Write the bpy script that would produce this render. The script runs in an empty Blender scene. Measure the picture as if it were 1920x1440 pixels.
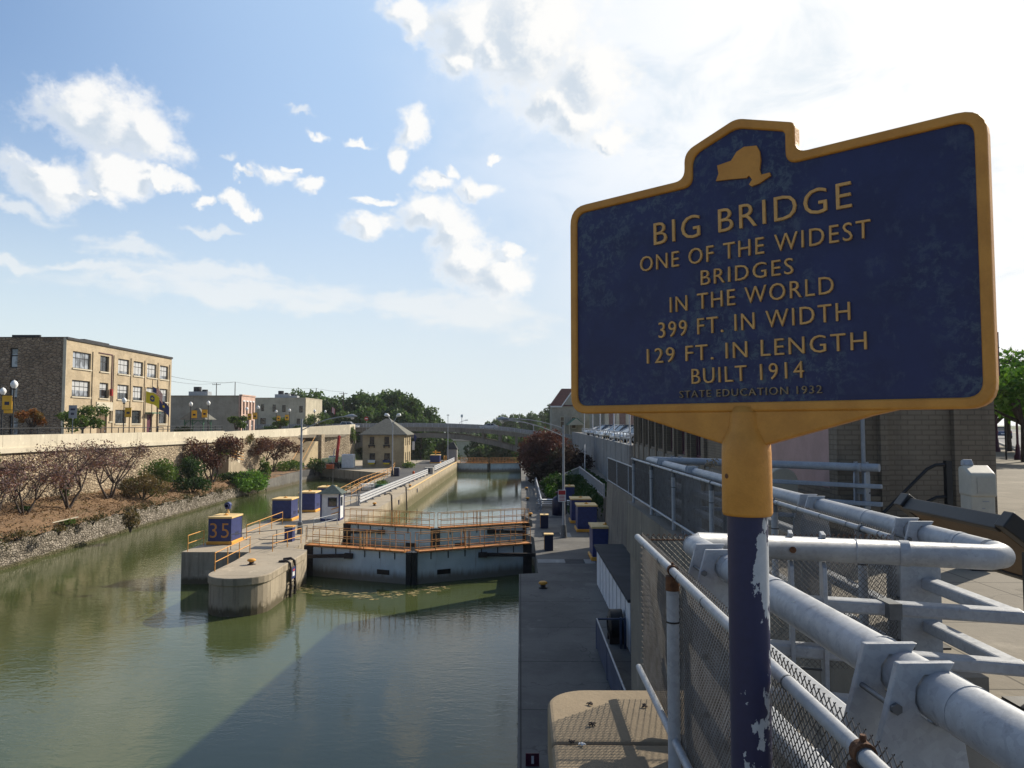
import bpy, bmesh, math, random
import numpy as np
from mathutils import Vector, Matrix, Euler
R = math.radians
random.seed(7); np.random.seed(7)
SC = bpy.context.scene
COL = SC.collection
# ------------------------------------------------------------------ camera
FPX = 1400.0; PITCH = math.atan(77/FPX); YAW = R(0.655)
cd = bpy.data.cameras.new('camera'); cam = bpy.data.objects.new('camera', cd); COL.objects.link(cam)
cd.sensor_width = 36; cd.lens = 36*FPX/1920; cd.clip_start = 0.05; cd.clip_end = 6000
cam.location = (0, 0, 0); cam.rotation_euler = (R(90)+PITCH, 0, YAW)
SC.camera = cam
# ------------------------------------------------------------------ light
SUN_AZ = R(50)      # to the right of the canal's direction (+Y)
SUN_EL = R(32)
SKY_STRENGTH = 0.10
sd = bpy.data.lights.new('sun', 'SUN'); sun = bpy.data.objects.new('sun', sd); COL.objects.link(sun)
sd.energy = 5.0; sd.angle = R(0.5); sd.color = (1.0, 0.91, 0.76)
sdir = Vector((math.sin(SUN_AZ)*math.cos(SUN_EL), math.cos(SUN_AZ)*math.cos(SUN_EL), math.sin(SUN_EL)))
sun.rotation_euler = sdir.to_track_quat('Z', 'Y').to_euler(); sun.location = (40, 30, 40)
SC.view_settings.view_transform = 'Standard'; SC.view_settings.look = 'None'
SC.view_settings.exposure = 0.3; SC.view_settings.gamma = 1.0

def ray(x, y):      # direction through a pixel of the 1920x1440 photograph
    u = (x-960)/FPX; v = -(y-720)/FPX
    d = Vector((u, math.cos(PITCH)-v*math.sin(PITCH), math.sin(PITCH)+v*math.cos(PITCH)))
    return Matrix.Rotation(YAW, 3, 'Z') @ d
def atZ(x, y, z): d = ray(x, y); return d*(z/d.z)
def atY(x, y, Y): d = ray(x, y); return d*(Y/d.y)
def atX(x, y, X): d = ray(x, y); return d*(X/d.x)

# ------------------------------------------------------------------ node helpers
class NT:
    def __init__(s, tree): s.t = tree; s.n = tree.nodes; s.l = tree.links
    def node(s, typ, **kw):
        n = s.n.new(typ)
        for k, v in kw.items(): setattr(n, k, v)
        return n
    def put(s, sock, v):
        if isinstance(v, bpy.types.NodeSocket): s.l.new(v, sock)
        elif v is not None:
            if sock.type == 'RGBA' and len(v) == 3: v = (*v, 1)
            sock.default_value = v
    def math(s, op, a, b=None, c=None, clamp=False):
        n = s.node('ShaderNodeMath', operation=op, use_clamp=clamp)
        s.put(n.inputs[0], a)
        if b is not None: s.put(n.inputs[1], b)
        if c is not None: s.put(n.inputs[2], c)
        return n.outputs[0]
    def vmath(s, op, a, b=None):
        n = s.node('ShaderNodeVectorMath', operation=op); s.put(n.inputs[0], a)
        if b is not None: s.put(n.inputs[1], b)
        return n.outputs['Value'] if op in ('LENGTH', 'DOT_PRODUCT') else n.outputs[0]
    def mix(s, f, a, b, mode='MIX'):
        n = s.node('ShaderNodeMix', data_type='RGBA', blend_type=mode)
        s.put(n.inputs[0], f); s.put(n.inputs[6], a); s.put(n.inputs[7], b); return n.outputs[2]
    def noise(s, vec, scale, detail=4, rough=0.55, dist=0.0):
        n = s.node('ShaderNodeTexNoise'); n.inputs['Scale'].default_value = scale
        n.inputs['Detail'].default_value = detail; n.inputs['Roughness'].default_value = rough
        n.inputs['Distortion'].default_value = dist
        if vec is not None: s.l.new(vec, n.inputs['Vector'])
        return n.outputs['Fac']
    def step(s, v, a, b, lo=0.0, hi=1.0):
        n = s.node('ShaderNodeMapRange', interpolation_type='SMOOTHSTEP')
        s.put(n.inputs[0], v); n.inputs[1].default_value = a; n.inputs[2].default_value = b
        n.inputs[3].default_value = lo; n.inputs[4].default_value = hi; return n.outputs[0]
    def mapping(s, vec, scale=(1, 1, 1), rot=(0, 0, 0), loc=(0, 0, 0)):
        n = s.node('ShaderNodeMapping'); s.l.new(vec, n.inputs[0])
        n.inputs['Scale'].default_value = scale; n.inputs['Rotation'].default_value = rot
        n.inputs['Location'].default_value = loc; return n.outputs[0]

# ------------------------------------------------------------------ world: sky and clouds by direction
W = bpy.data.worlds.new('World'); SC.world = W; W.use_nodes = True
w = NT(W.node_tree); W.node_tree.nodes.clear()
out = w.node('ShaderNodeOutputWorld'); bg = w.node('ShaderNodeBackground'); w.l.new(bg.outputs[0], out.inputs[0])
bg.inputs[1].default_value = SKY_STRENGTH
sky = w.node('ShaderNodeTexSky', sky_type='NISHITA', sun_disc=False)
sky.sun_elevation = SUN_EL; sky.sun_rotation = SUN_AZ
sky.air_density = 1.0; sky.dust_density = 0.6; sky.ozone_density = 2.0
tc = w.node('ShaderNodeTexCoord'); D = w.vmath('NORMALIZE', tc.outputs['Generated'])
K = 1.0/SKY_STRENGTH
sep = w.node('ShaderNodeSeparateXYZ'); w.l.new(D, sep.inputs[0])
# pale glow towards the sun, paler along the horizon
sd_dot = w.vmath('DOT_PRODUCT', D, tuple(sdir))
veil_n = w.noise(w.mapping(D, (1.0, 1.0, 2.0)), 2.6, 5, 0.6)
sdv = w.math('ADD', sd_dot, w.math('MULTIPLY', w.math('SUBTRACT', veil_n, 0.5), 0.16))
def rad(c, k=0.81): return tuple(v*K*k for v in c)
skyc = w.mix(1.0, sky.outputs[0], (1.20, 1.29, 1.38, 1), 'MULTIPLY')
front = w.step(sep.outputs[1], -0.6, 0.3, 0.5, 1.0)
base = w.mix(w.step(sd_dot, 0.10, 0.70), skyc, rad((0.47, 0.655, 0.92)))
hor = w.math('MULTIPLY', w.math('POWER', w.step(sep.outputs[2], 0.0, 0.50, 1.0, 0.0), 1.6), front)
base = w.mix(w.math('MULTIPLY', hor, 0.88), base, rad((0.80, 0.87, 0.875)))
gn = w.noise(w.mapping(D, (1, 1, 1.6)), 7, 6, 0.62, 0.5)
base = w.mix(w.math('MULTIPLY', w.step(sdv, 0.56, 0.90), 0.96), base, w.mix(w.step(gn, 0.50, 0.72), rad((1.05, 1.05, 1.04)), rad((0.82, 0.885, 0.94))))
def warp(vec, amt, sc, det):
    n = w.node('ShaderNodeTexNoise'); n.inputs['Scale'].default_value = sc; n.inputs['Detail'].default_value = det; n.inputs['Roughness'].default_value = 0.55
    w.l.new(vec, n.inputs['Vector']); return w.vmath('ADD', vec, w.vmath('MULTIPLY', w.vmath('SUBTRACT', n.outputs['Color'], (0.5, 0.5, 0.5)), (amt,)*3))
def blobfield(blobs, vec, k=0.25):
    dens = None
    for (bx, by, hw, hh) in blobs:
        c = ray(bx, by).normalized()
        v = w.vmath('MULTIPLY', w.vmath('SUBTRACT', vec, tuple(c)), (FPX/hw, FPX/hw*0.4, FPX/hh))
        ln = w.vmath('LENGTH', v)
        dens = ln if dens is None else w.math('SMOOTH_MIN', dens, ln, k)
    return dens
cumulus = [(215,232,92,62),(165,215,60,40),(270,250,52,50),(225,330,42,40),(300,333,34,13),(215,365,22,30),(100,345,58,38),(80,315,36,22),(180,362,22,16),
 (775,245,28,34),(750,295,18,20),(597,255,17,9),(672,262,28,8),(505,325,30,15),(455,328,26,8),(540,316,14,7),(578,347,25,12),(436,372,24,13),(377,370,16,9),(460,392,22,9),
 (700,368,30,8),(810,350,44,16),(900,358,44,18),(850,332,18,12),(690,418,48,22),(790,400,60,30),(850,430,65,45),(880,490,70,45),(960,470,26,14),(940,520,70,45),(935,293,12,7),
 (755,25,36,26),(790,62,34,30),(880,60,80,70),(860,120,40,26),(935,100,50,40),(1000,60,120,110),(1040,190,70,36),(1085,225,60,32),(1110,150,80,60),(1150,262,50,22)]
wisps = [(235,465,60,14),(150,498,60,8),(255,520,70,10),(420,510,130,16),(450,545,210,26),(590,568,100,18),(780,570,80,24),(900,590,120,34),(20,400,46,12),(12,492,28,7),(388,428,30,6),(430,302,14,7),(560,215,24,6)]
Dw = warp(warp(D, 0.040, 13, 1), 0.036, 38, 6)
cd0 = blobfield(cumulus, Dw)
tow = sdir-ray(700, 300).normalized()*sdir.dot(ray(700, 300).normalized()); tow.normalize()
cd1 = blobfield(cumulus, w.vmath('ADD', Dw, tuple(tow*0.020)))
f0 = w.noise(w.mapping(D, (1, 1, 1.2)), 30, 9, 0.64)
cu = w.math('ADD', cd0, w.math('MULTIPLY', w.math('SUBTRACT', f0, 0.5), 1.5))
cmask = w.step(cu, 0.50, 1.26, 1.0, 0.0)
shade = w.step(w.math('ADD', w.math('SUBTRACT', cd0, cd1), w.math('MULTIPLY', w.math('SUBTRACT', f0, 0.5), 1.2)), -0.25, 0.30)
shade = w.math('MULTIPLY', shade, w.step(cu, 0.45, 1.08, 1.0, 0.0))
ccol = w.mix(shade, rad((1.02, 1.01, 0.985)), rad((0.64, 0.72, 0.81)))
wn = w.noise(w.mapping(D, (1, 1, 3.2)), 13, 8, 0.62, 0.4)
wu = w.math('ADD', blobfield(wisps, Dw), w.math('MULTIPLY', w.math('SUBTRACT', wn, 0.5), 2.6))
wmask = w.step(wu, 0.35, 1.5, 0.60, 0.0)
final = w.mix(wmask, base, rad((0.93, 0.94, 0.93)))
final = w.mix(w.math('MULTIPLY', cmask, 0.93), final, ccol)
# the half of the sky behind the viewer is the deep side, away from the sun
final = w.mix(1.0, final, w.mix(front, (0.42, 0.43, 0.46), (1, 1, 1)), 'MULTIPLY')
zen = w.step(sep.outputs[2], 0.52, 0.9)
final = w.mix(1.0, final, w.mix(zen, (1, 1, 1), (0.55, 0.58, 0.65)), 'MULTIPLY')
final = w.mix(w.step(sep.outputs[2], -0.02, 0.0), rad((0.13, 0.13, 0.10)), final)
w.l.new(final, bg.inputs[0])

# ------------------------------------------------------------------ materials
def newmat(name):
    m = bpy.data.materials.new(name); m.use_nodes = True
    t = NT(m.node_tree); p = m.node_tree.nodes['Principled BSDF']
    return m, t, p
def mat(name, c1, c2=None, scale=1.5, rough=0.8, bump=0.15, bscale=25, metal=0.0, fine=0.25, world=False, spec=0.4, stretch=(1, 1, 1), contrast=(0.35, 0.65), stain=None):
    m, t, p = newmat(name)
    co = t.node('ShaderNodeNewGeometry').outputs['Position'] if world else t.node('ShaderNodeTexCoord').outputs['Object']
    if c2 is None: c2 = tuple(v*0.82 for v in c1)
    mp = t.mapping(co, stretch)
    a = t.step(t.noise(mp, scale, 6, 0.6), *contrast)
    col = t.mix(a, c2, c1)
    f = t.noise(mp, bscale, 3, 0.6)
    col = t.mix(fine, col, t.mix(f, tuple(v*0.55 for v in c2), tuple(min(1, v*1.25) for v in c1)))
    if stain:
        sc, thr, scol = stain
        sn = t.noise(t.mapping(co, (1, 1, 1)), sc, 7, 0.65)
        col = t.mix(t.step(sn, thr, thr+0.06), col, scol)
    t.put(p.inputs['Base Color'], col); p.inputs['Roughness'].default_value = rough
    p.inputs['Metallic'].default_value = metal; p.inputs['Specular IOR Level'].default_value = spec
    if bump:
        b = t.node('ShaderNodeBump'); b.inputs['Strength'].default_value = bump; b.inputs['Distance'].default_value = 0.02
        t.put(b.inputs['Height'], f); t.l.new(b.outputs[0], p.inputs['Normal'])
    return m
def brickmat(name, c1, c2, mortar, bw=0.22, bh=0.075, msize=0.008, rough=0.9, vari=0.35, streak=0.0):
    m, t, p = newmat(name)
    co = t.node('ShaderNodeNewGeometry').outputs['Position']
    s = t.node('ShaderNodeSeparateXYZ'); t.l.new(co, s.inputs[0])
    cx = t.node('ShaderNodeCombineXYZ'); t.put(cx.inputs[0], t.math('ADD', s.outputs[0], s.outputs[1])); t.put(cx.inputs[1], s.outputs[2])
    b = t.node('ShaderNodeTexBrick'); t.l.new(cx.outputs[0], b.inputs['Vector'])
    b.inputs['Color1'].default_value = (*c1, 1); b.inputs['Color2'].default_value = (*c2, 1); b.inputs['Mortar'].default_value = (*mortar, 1)
    b.inputs['Scale'].default_value = 1; b.inputs['Brick Width'].default_value = bw; b.inputs['Row Height'].default_value = bh
    b.inputs['Mortar Size'].default_value = msize; b.inputs['Mortar Smooth'].default_value = 0.3; b.inputs['Bias'].default_value = 0.0
    n = t.noise(co, 0.55, 6, 0.65); n2 = t.noise(co, 5, 4, 0.6)
    col = t.mix(vari, b.outputs[0], t.mix(t.step(n, 0.35, 0.65), tuple(v*0.5 for v in c2), tuple(min(1, v*1.2) for v in c1)))
    col = t.mix(0.25, col, t.mix(n2, tuple(v*0.4 for v in c2), c1))
    if streak:
        st = t.noise(t.mapping(co, (2.2, 2.2, 0.12)), 1.0, 5, 0.7)
        col = t.mix(t.math('MULTIPLY', t.step(st, 0.52, 0.72), streak), col, tuple(v*0.35 for v in c2))
    t.put(p.inputs['Base Color'], col); p.inputs['Roughness'].default_value = rough; p.inputs['Specular IOR Level'].default_value = 0.25
    bp = t.node('ShaderNodeBump'); bp.inputs['Strength'].default_value = 0.5; bp.inputs['Distance'].default_value = 0.015
    t.put(bp.inputs['Height'], t.math('SUBTRACT', n2, t.math('MULTIPLY', b.outputs['Fac'], 0.8))); t.l.new(bp.outputs[0], p.inputs['Normal'])
    return m
def rubblemat(name, cols, joint, size=0.45, flat=1.7, rough=0.95, jw=0.06, wet=None):
    m, t, p = newmat(name)
    co = t.node('ShaderNodeNewGeometry').outputs['Position']
    nz = t.node('ShaderNodeTexNoise'); nz.inputs['Scale'].default_value = 1.2/size; t.l.new(co, nz.inputs['Vector'])
    wv = t.vmath('ADD', co, t.vmath('MULTIPLY', t.vmath('SUBTRACT', nz.outputs['Color'], (0.5, 0.5, 0.5)), (size*0.6,)*3))
    mp = t.mapping(wv, (1/size, 1/size, flat/size))
    v = t.node('ShaderNodeTexVoronoi'); v.inputs['Scale'].default_value = 1; t.l.new(mp, v.inputs['Vector'])
    e = t.node('ShaderNodeTexVoronoi', feature='DISTANCE_TO_EDGE'); e.inputs['Scale'].default_value = 1; t.l.new(mp, e.inputs['Vector'])
    s = t.node('ShaderNodeSeparateColor'); t.l.new(v.outputs['Color'], s.inputs[0])
    r = t.node('ShaderNodeValToRGB'); el = r.color_ramp.elements
    for i, c in enumerate(cols):
        q = el[i] if i < 2 else el.new(0.5)
        q.position = i/(len(cols)-1); q.color = (*c, 1)
    t.l.new(s.outputs[0], r.inputs[0])
    n2 = t.noise(co, 7, 5, 0.65); n1 = t.noise(co, 0.5, 5, 0.6)
    col = t.mix(0.35, r.outputs[0], t.mix(n2, tuple(x*0.5 for x in cols[0]), tuple(min(1, x*1.25) for x in cols[-1])))
    col = t.mix(t.math('MULTIPLY', t.step(n1, 0.45, 0.7), 0.45), col, tuple(x*0.6 for x in cols[0]))
    jm = t.step(t.math('ADD', e.outputs['Distance'], t.math('MULTIPLY', t.math('SUBTRACT', n2, 0.5), 0.12)), jw*0.3, jw*1.6, 1.0, 0.0)
    col = t.mix(jm, col, joint)
    if wet:   # dark algae band just above the water
        s3 = t.node('ShaderNodeSeparateXYZ'); t.l.new(co, s3.inputs[0])
        col = t.mix(t.step(t.math('ADD', s3.outputs[2], t.math('MULTIPLY', t.math('SUBTRACT', n1, 0.5), 0.5)), wet, wet+0.25, 0.9, 0.0), col, (0.075, 0.07, 0.03))
    t.put(p.inputs['Base Color'], col); p.inputs['Roughness'].default_value = rough; p.inputs['Specular IOR Level'].default_value = 0.2
    bp = t.node('ShaderNodeBump'); bp.inputs['Strength'].default_value = 0.9; bp.inputs['Distance'].default_value = 0.08
    t.put(bp.inputs['Height'], t.math('ADD', t.step(e.outputs['Distance'], 0, 0.25), t.math('MULTIPLY', n2, 0.4))); t.l.new(bp.outputs[0], p.inputs['Normal'])
    return m
def concmat(name, c1, c2, streak=0.35, wet=None, wetcol=(0.09, 0.075, 0.045), rough=0.9, crack=0.0, wetband=0.35, joint=None):
    m, t, p = newmat(name)
    co = t.node('ShaderNodeNewGeometry').outputs['Position']
    n1 = t.noise(co, 0.45, 7, 0.62); n2 = t.noise(co, 9, 5, 0.65); n3 = t.noise(co, 60, 3, 0.6)
    col = t.mix(t.step(n1, 0.36, 0.64), c2, c1)
    col = t.mix(0.30, col, t.mix(n2, tuple(v*0.45 for v in c2), tuple(min(1, v*1.25) for v in c1)))
    col = t.mix(0.14, col, t.mix(n3, tuple(v*0.3 for v in c2), tuple(min(1, v*1.4) for v in c1)))
    ge = t.node('ShaderNodeNewGeometry'); gs = t.node('ShaderNodeSeparateXYZ'); t.l.new(ge.outputs['Normal'], gs.inputs[0])
    side = t.step(t.math('ABSOLUTE', gs.outputs[2]), 0.3, 0.7, 1.0, 0.0)
    st = t.noise(t.mapping(co, (1.6, 1.6, 0.10)), 1.6, 6, 0.7)
    col = t.mix(t.math('MULTIPLY', t.math('MULTIPLY', t.step(st, 0.48, 0.70), side), streak), col, tuple(v*0.35 for v in c2))
    st2 = t.noise(t.mapping(co, (2.3, 2.3, 0.13), loc=(5, 3, 1)), 1.4, 6, 0.7)
    col = t.mix(t.math('MULTIPLY', t.math('MULTIPLY', t.step(st2, 0.58, 0.72), side), streak*0.7), col, tuple(min(1, v*1.45) for v in c1))
    if wet is not None:
        s3 = t.node('ShaderNodeSeparateXYZ'); t.l.new(co, s3.inputs[0])
        zz = t.math('ADD', s3.outputs[2], t.math('MULTIPLY', t.math('SUBTRACT', st, 0.5), 1.0))
        col = t.mix(t.step(zz, wet, wet+wetband, 0.92, 0.0), col, wetcol)
    if crack:
        v = t.node('ShaderNodeTexVoronoi', feature='DISTANCE_TO_EDGE'); v.inputs['Scale'].default_value = 0.35
        nz = t.node('ShaderNodeTexNoise'); nz.inputs['Scale'].default_value = 1.1; nz.inputs['Detail'].default_value = 6; t.l.new(co, nz.inputs['Vector'])
        t.l.new(t.vmath('ADD', co, t.vmath('MULTIPLY', nz.outputs['Color'], (1.3, 1.3, 1.3))), v.inputs['Vector'])
        col = t.mix(t.step(v.outputs['Distance'], 0.002, 0.008, crack, 0.0), col, tuple(v_*0.25 for v_ in c2))
    # patches, drips and dark spots
    sp = t.noise(co, 2.6, 7, 0.7); col = t.mix(t.step(sp, 0.62, 0.70, 0.0, 0.35), col, tuple(v*0.4 for v in c2))
    sp2 = t.noise(t.mapping(co, (1, 1, 1), loc=(9, 4, 2)), 1.1, 6, 0.65); col = t.mix(t.step(sp2, 0.58, 0.68, 0.0, 0.42), col, tuple(min(1, v*1.5) for v in c1))
    if joint:
        b = t.node('ShaderNodeTexBrick'); t.l.new(co, b.inputs['Vector']); b.inputs['Scale'].default_value = 1; b.inputs['Brick Width'].default_value = joint[0]; b.inputs['Row Height'].default_value = joint[1]
        b.inputs['Mortar Size'].default_value = joint[2]; b.offset = 0.0; b.inputs['Mortar Smooth'].default_value = 0.4
        col = t.mix(t.math('MULTIPLY', t.math('MULTIPLY', b.outputs['Fac'], t.math('SUBTRACT', 1.0, side)), 0.75), col, tuple(v*0.25 for v in c2))
    t.put(p.inputs['Base Color'], col); p.inputs['Roughness'].default_value = rough; p.inputs['Specular IOR Level'].default_value = 0.25
    bp = t.node('ShaderNodeBump'); bp.inputs['Strength'].default_value = 0.35; bp.inputs['Distance'].default_value = 0.015
    t.put(bp.inputs['Height'], t.math('ADD', n2, t.math('MULTIPLY', n3, 0.35))); t.l.new(bp.outputs[0], p.inputs['Normal'])
    return m
def leafmat(name, c1, c2, c3, scale=0.8, trans=0.35):
    m, t, p = newmat(name); m.node_tree.nodes.remove(p)
    g = t.node('ShaderNodeNewGeometry')
    r = g.outputs['Random Per Island']
    n = t.noise(t.node('ShaderNodeTexCoord').outputs['Object'], scale, 3, 0.5)
    col = t.mix(r, c1, c2); col = t.mix(t.step(n, 0.48, 0.68), col, c3)
    d = t.node('ShaderNodeBsdfDiffuse'); tr = t.node('ShaderNodeBsdfTranslucent'); gl = t.node('ShaderNodeBsdfGlossy')
    t.put(d.inputs[0], col); t.put(tr.inputs[0], t.mix(1.0, col, (1.25, 1.25, 0.6, 1), 'MULTIPLY'))
    gl.inputs['Roughness'].default_value = 0.5; gl.inputs[0].default_value = (0.5, 0.5, 0.5, 1)
    mx = t.node('ShaderNodeMixShader'); mx.inputs[0].default_value = trans; t.l.new(d.outputs[0], mx.inputs[1]); t.l.new(tr.outputs[0], mx.inputs[2])
    m2 = t.node('ShaderNodeMixShader'); m2.inputs[0].default_value = 0.04; t.l.new(mx.outputs[0], m2.inputs[1]); t.l.new(gl.outputs[0], m2.inputs[2])
    t.l.new(m2.outputs[0], m.node_tree.nodes['Material Output'].inputs[0]); return m
def glassmat(name, c=(0.03, 0.035, 0.04), rough=0.06):
    m, t, p = newmat(name)
    co = t.node('ShaderNodeNewGeometry').outputs['Position']
    n = t.noise(co, 0.9, 2, 0.5)
    t.put(p.inputs['Base Color'], t.mix(t.step(n, 0.4, 0.6), tuple(v*0.5 for v in c), tuple(v*1.6 for v in c)))
    p.inputs['Roughness'].default_value = rough; p.inputs['Specular IOR Level'].default_value = 0.9
    return m
MT = {}
def dm(key, *a, **k): MT[key] = mat(key, *a, **k)
dm('galv', (0.34, 0.36, 0.395), (0.25, 0.27, 0.305), scale=7, rough=0.45, metal=0.0, bump=0.04, bscale=110, fine=0.30, spec=0.6, stain=(26, 0.72, (0.19, 0.185, 0.18)))
dm('galv_dark', (0.15, 0.16, 0.17), (0.09, 0.095, 0.10), scale=9, rough=0.5, metal=0.3, bump=0.05)
dm('wire', (0.15, 0.145, 0.14), (0.09, 0.08, 0.07), scale=12, rough=0.5, metal=0.6, bump=0)
dm('rust', (0.16, 0.075, 0.035), (0.07, 0.03, 0.015), scale=30, rough=0.9, bump=0.3, bscale=120)
dm('sign_yellow', (0.61, 0.28, 0.048), (0.50, 0.22, 0.036), scale=14, rough=0.55, bump=0.12, bscale=160, fine=0.2, stain=(17, 0.70, (0.26, 0.13, 0.04)))
dm('letter_yellow', (0.70, 0.40, 0.13), (0.54, 0.30, 0.095), scale=35, rough=0.6, bump=0.05, bscale=150, fine=0.3)
dm('yellow', (0.74, 0.36, 0.05), (0.62, 0.28, 0.04), scale=3, rough=0.6, bump=0.05)
dm('yellow_pale', (0.78, 0.56, 0.26), (0.66, 0.44, 0.17), scale=3, rough=0.7, bump=0.08)
dm('rail_yellow', (0.72, 0.38, 0.10), (0.55, 0.24, 0.05), scale=4, rough=0.6, bump=0.0)
dm('gate_orange', (0.60, 0.26, 0.06), (0.36, 0.12, 0.035), scale=3, rough=0.7, bump=0.0)
dm('navy', (0.035, 0.05, 0.17), (0.025, 0.035, 0.115), scale=4, rough=0.45, bump=0.04)
dm('navy_dark', (0.015, 0.018, 0.05), rough=0.5)
dm('white', (0.72, 0.73, 0.74), (0.60, 0.61, 0.62), scale=3, rough=0.6, bump=0.04)
dm('white_rail', (0.58, 0.59, 0.61), (0.43, 0.44, 0.47), scale=4, rough=0.5, bump=0.03)
dm('grey_steel', (0.30, 0.31, 0.33), (0.22, 0.23, 0.25), scale=3, rough=0.5, metal=0.2, bump=0.05)
dm('black', (0.018, 0.018, 0.02), (0.012, 0.012, 0.013), scale=5, rough=0.5, bump=0.03)
dm('dark_iron', (0.04, 0.03, 0.028), (0.02, 0.016, 0.015), scale=5, rough=0.7, bump=0.2)
dm('maroon', (0.10, 0.02, 0.045), (0.06, 0.012, 0.025), scale=5, rough=0.5, bump=0.03)
dm('gate_blue', (0.36, 0.46, 0.52), (0.27, 0.36, 0.42), scale=0.8, rough=0.65, bump=0.06, stretch=(1, 1, 0.3))
dm('shingle', (0.17, 0.165, 0.14), (0.11, 0.11, 0.095), scale=2.5, rough=0.95, bump=0.5, bscale=14, fine=0.4)
dm('shingle_green', (0.10, 0.13, 0.12), (0.06, 0.08, 0.075), scale=4, rough=0.95, bump=0.4)
dm('roof_dark', (0.05, 0.052, 0.058), (0.03, 0.03, 0.034), scale=1, rough=0.9, bump=0.2)
dm('roof_red', (0.10, 0.03, 0.03), (0.06, 0.02, 0.022), scale=2, rough=0.9, bump=0.3)
dm('asphalt', (0.085, 0.083, 0.082), (0.05, 0.05, 0.052), scale=0.35, rough=0.95, bump=0.2, bscale=40, world=True)
dm('road', (0.20, 0.20, 0.20), (0.15, 0.15, 0.152), scale=0.2, rough=0.95, bump=0.15, bscale=40, world=True)
dm('bark', (0.09, 0.07, 0.06), (0.045, 0.035, 0.03), scale=8, rough=0.95, bump=0.4, stretch=(1, 1, 0.3))
dm('mulch', (0.24, 0.145, 0.075), (0.13, 0.08, 0.045), scale=0.9, rough=1, bump=1.0, bscale=9, fine=0.55, world=True)
dm('grass', (0.09, 0.12, 0.035), (0.06, 0.075, 0.03), scale=0.2, rough=1, bump=0.8, bscale=4, fine=0.5, world=True)
dm('wood', (0.30, 0.22, 0.13), (0.20, 0.14, 0.08), scale=3, rough=0.8, stretch=(1, 1, 0.2))
dm('red', (0.45, 0.035, 0.03), (0.30, 0.02, 0.02), scale=3, rough=0.5)
dm('orange', (0.70, 0.13, 0.02), (0.55, 0.09, 0.015), scale=3, rough=0.5)
dm('tan_panel', (0.15, 0.10, 0.058), (0.11, 0.072, 0.042), scale=3, rough=0.7)
dm('flag_yellow', (0.78, 0.60, 0.03), rough=0.8, bump=0)
dm('flag_blue', (0.035, 0.05, 0.16), rough=0.8, bump=0)
dm('flag_red', (0.50, 0.06, 0.06), rough=0.8, bump=0)
dm('banner', (0.80, 0.44, 0.04), (0.70, 0.36, 0.03), rough=0.8, bump=0)
dm('lantern', (0.85, 0.85, 0.83), rough=0.3, bump=0, fine=0.05)
dm('beige_plastic', (0.46, 0.43, 0.36), (0.39, 0.365, 0.305), scale=4, rough=0.55, bump=0.04)
dm('green_paint', (0.05, 0.16, 0.10), rough=0.6)
dm('blinds', (0.50, 0.51, 0.52), (0.40, 0.41, 0.42), rough=0.9, bump=0, scale=2, world=True)
dm('tyre', (0.02, 0.02, 0.02), rough=0.9)
dm('tail_red', (0.40, 0.02, 0.02), rough=0.3)
dm('pink', (0.46, 0.30, 0.27), (0.38, 0.25, 0.22), scale=2, rough=0.9)
dm('cream', (0.62, 0.56, 0.44), (0.52, 0.46, 0.35), scale=0.8, rough=0.9, world=True)
for k, c in dict(car_silver=(0.42, 0.44, 0.47), car_white=(0.72, 0.73, 0.74), car_dark=(0.03, 0.035, 0.045), car_blue=(0.05, 0.08, 0.16), car_red=(0.22, 0.03, 0.03)).items():
    m, t, p = newmat(k); n = t.noise(t.node('ShaderNodeTexCoord').outputs['Object'], 3, 3)
    t.put(p.inputs['Base Color'], t.mix(n, tuple(v*0.92 for v in c), c)); p.inputs['Roughness'].default_value = 0.25; p.inputs['Coat Weight'].default_value = 0.6; MT[k] = m
def galvmat(name, c1, c2):
    m, t, p = newmat(name); co = t.node('ShaderNodeNewGeometry').outputs['Position']
    v = t.node('ShaderNodeTexVoronoi'); v.inputs['Scale'].default_value = 55; t.l.new(co, v.inputs['Vector']); vs_ = t.node('ShaderNodeSeparateColor'); t.l.new(v.outputs['Color'], vs_.inputs[0])
    n1 = t.noise(co, 3.5, 6, 0.65); n2 = t.noise(co, 28, 5, 0.7); n3 = t.noise(co, 130, 3, 0.6)
    col = t.mix(t.step(n1, 0.35, 0.65), c2, c1)
    col = t.mix(0.16, col, t.mix(vs_.outputs[0], tuple(x*0.55 for x in c2), tuple(min(1, x*1.35) for x in c1)))
    col = t.mix(t.step(n2, 0.54, 0.72, 0.0, 0.45), col, tuple(x*0.55 for x in c2))
    col = t.mix(t.step(n3, 0.66, 0.74, 0.0, 0.5), col, (0.16, 0.15, 0.14))
    st = t.noise(t.mapping(co, (14, 14, 1.6)), 1.3, 5, 0.7); col = t.mix(t.step(st, 0.60, 0.76, 0.0, 0.45), col, (0.20, 0.175, 0.15))
    rs = t.noise(co, 6.5, 7, 0.7); col = t.mix(t.step(rs, 0.70, 0.76, 0.0, 0.7), col, (0.17, 0.095, 0.05))
    t.put(p.inputs['Base Color'], col); t.put(p.inputs['Roughness'], t.step(n2, 0.3, 0.7, 0.38, 0.62)); p.inputs['Specular IOR Level'].default_value = 0.5
    b = t.node('ShaderNodeBump'); b.inputs['Strength'].default_value = 0.25; b.inputs['Distance'].default_value = 0.002; t.put(b.inputs['Height'], n3); t.l.new(b.outputs[0], p.inputs['Normal']); return m
MT['galv'] = galvmat('galv', (0.35, 0.37, 0.40), (0.26, 0.28, 0.31))
MT['glass'] = glassmat('glass'); MT['car_glass'] = glassmat('car_glass', (0.02, 0.025, 0.03), 0.05)
MT['glass_pale'] = glassmat('glass_pale', (0.20, 0.22, 0.25), 0.10)
MT['parapet'] = concmat('parapet', (0.62, 0.56, 0.44), (0.52, 0.465, 0.36), streak=0.22)
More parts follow.
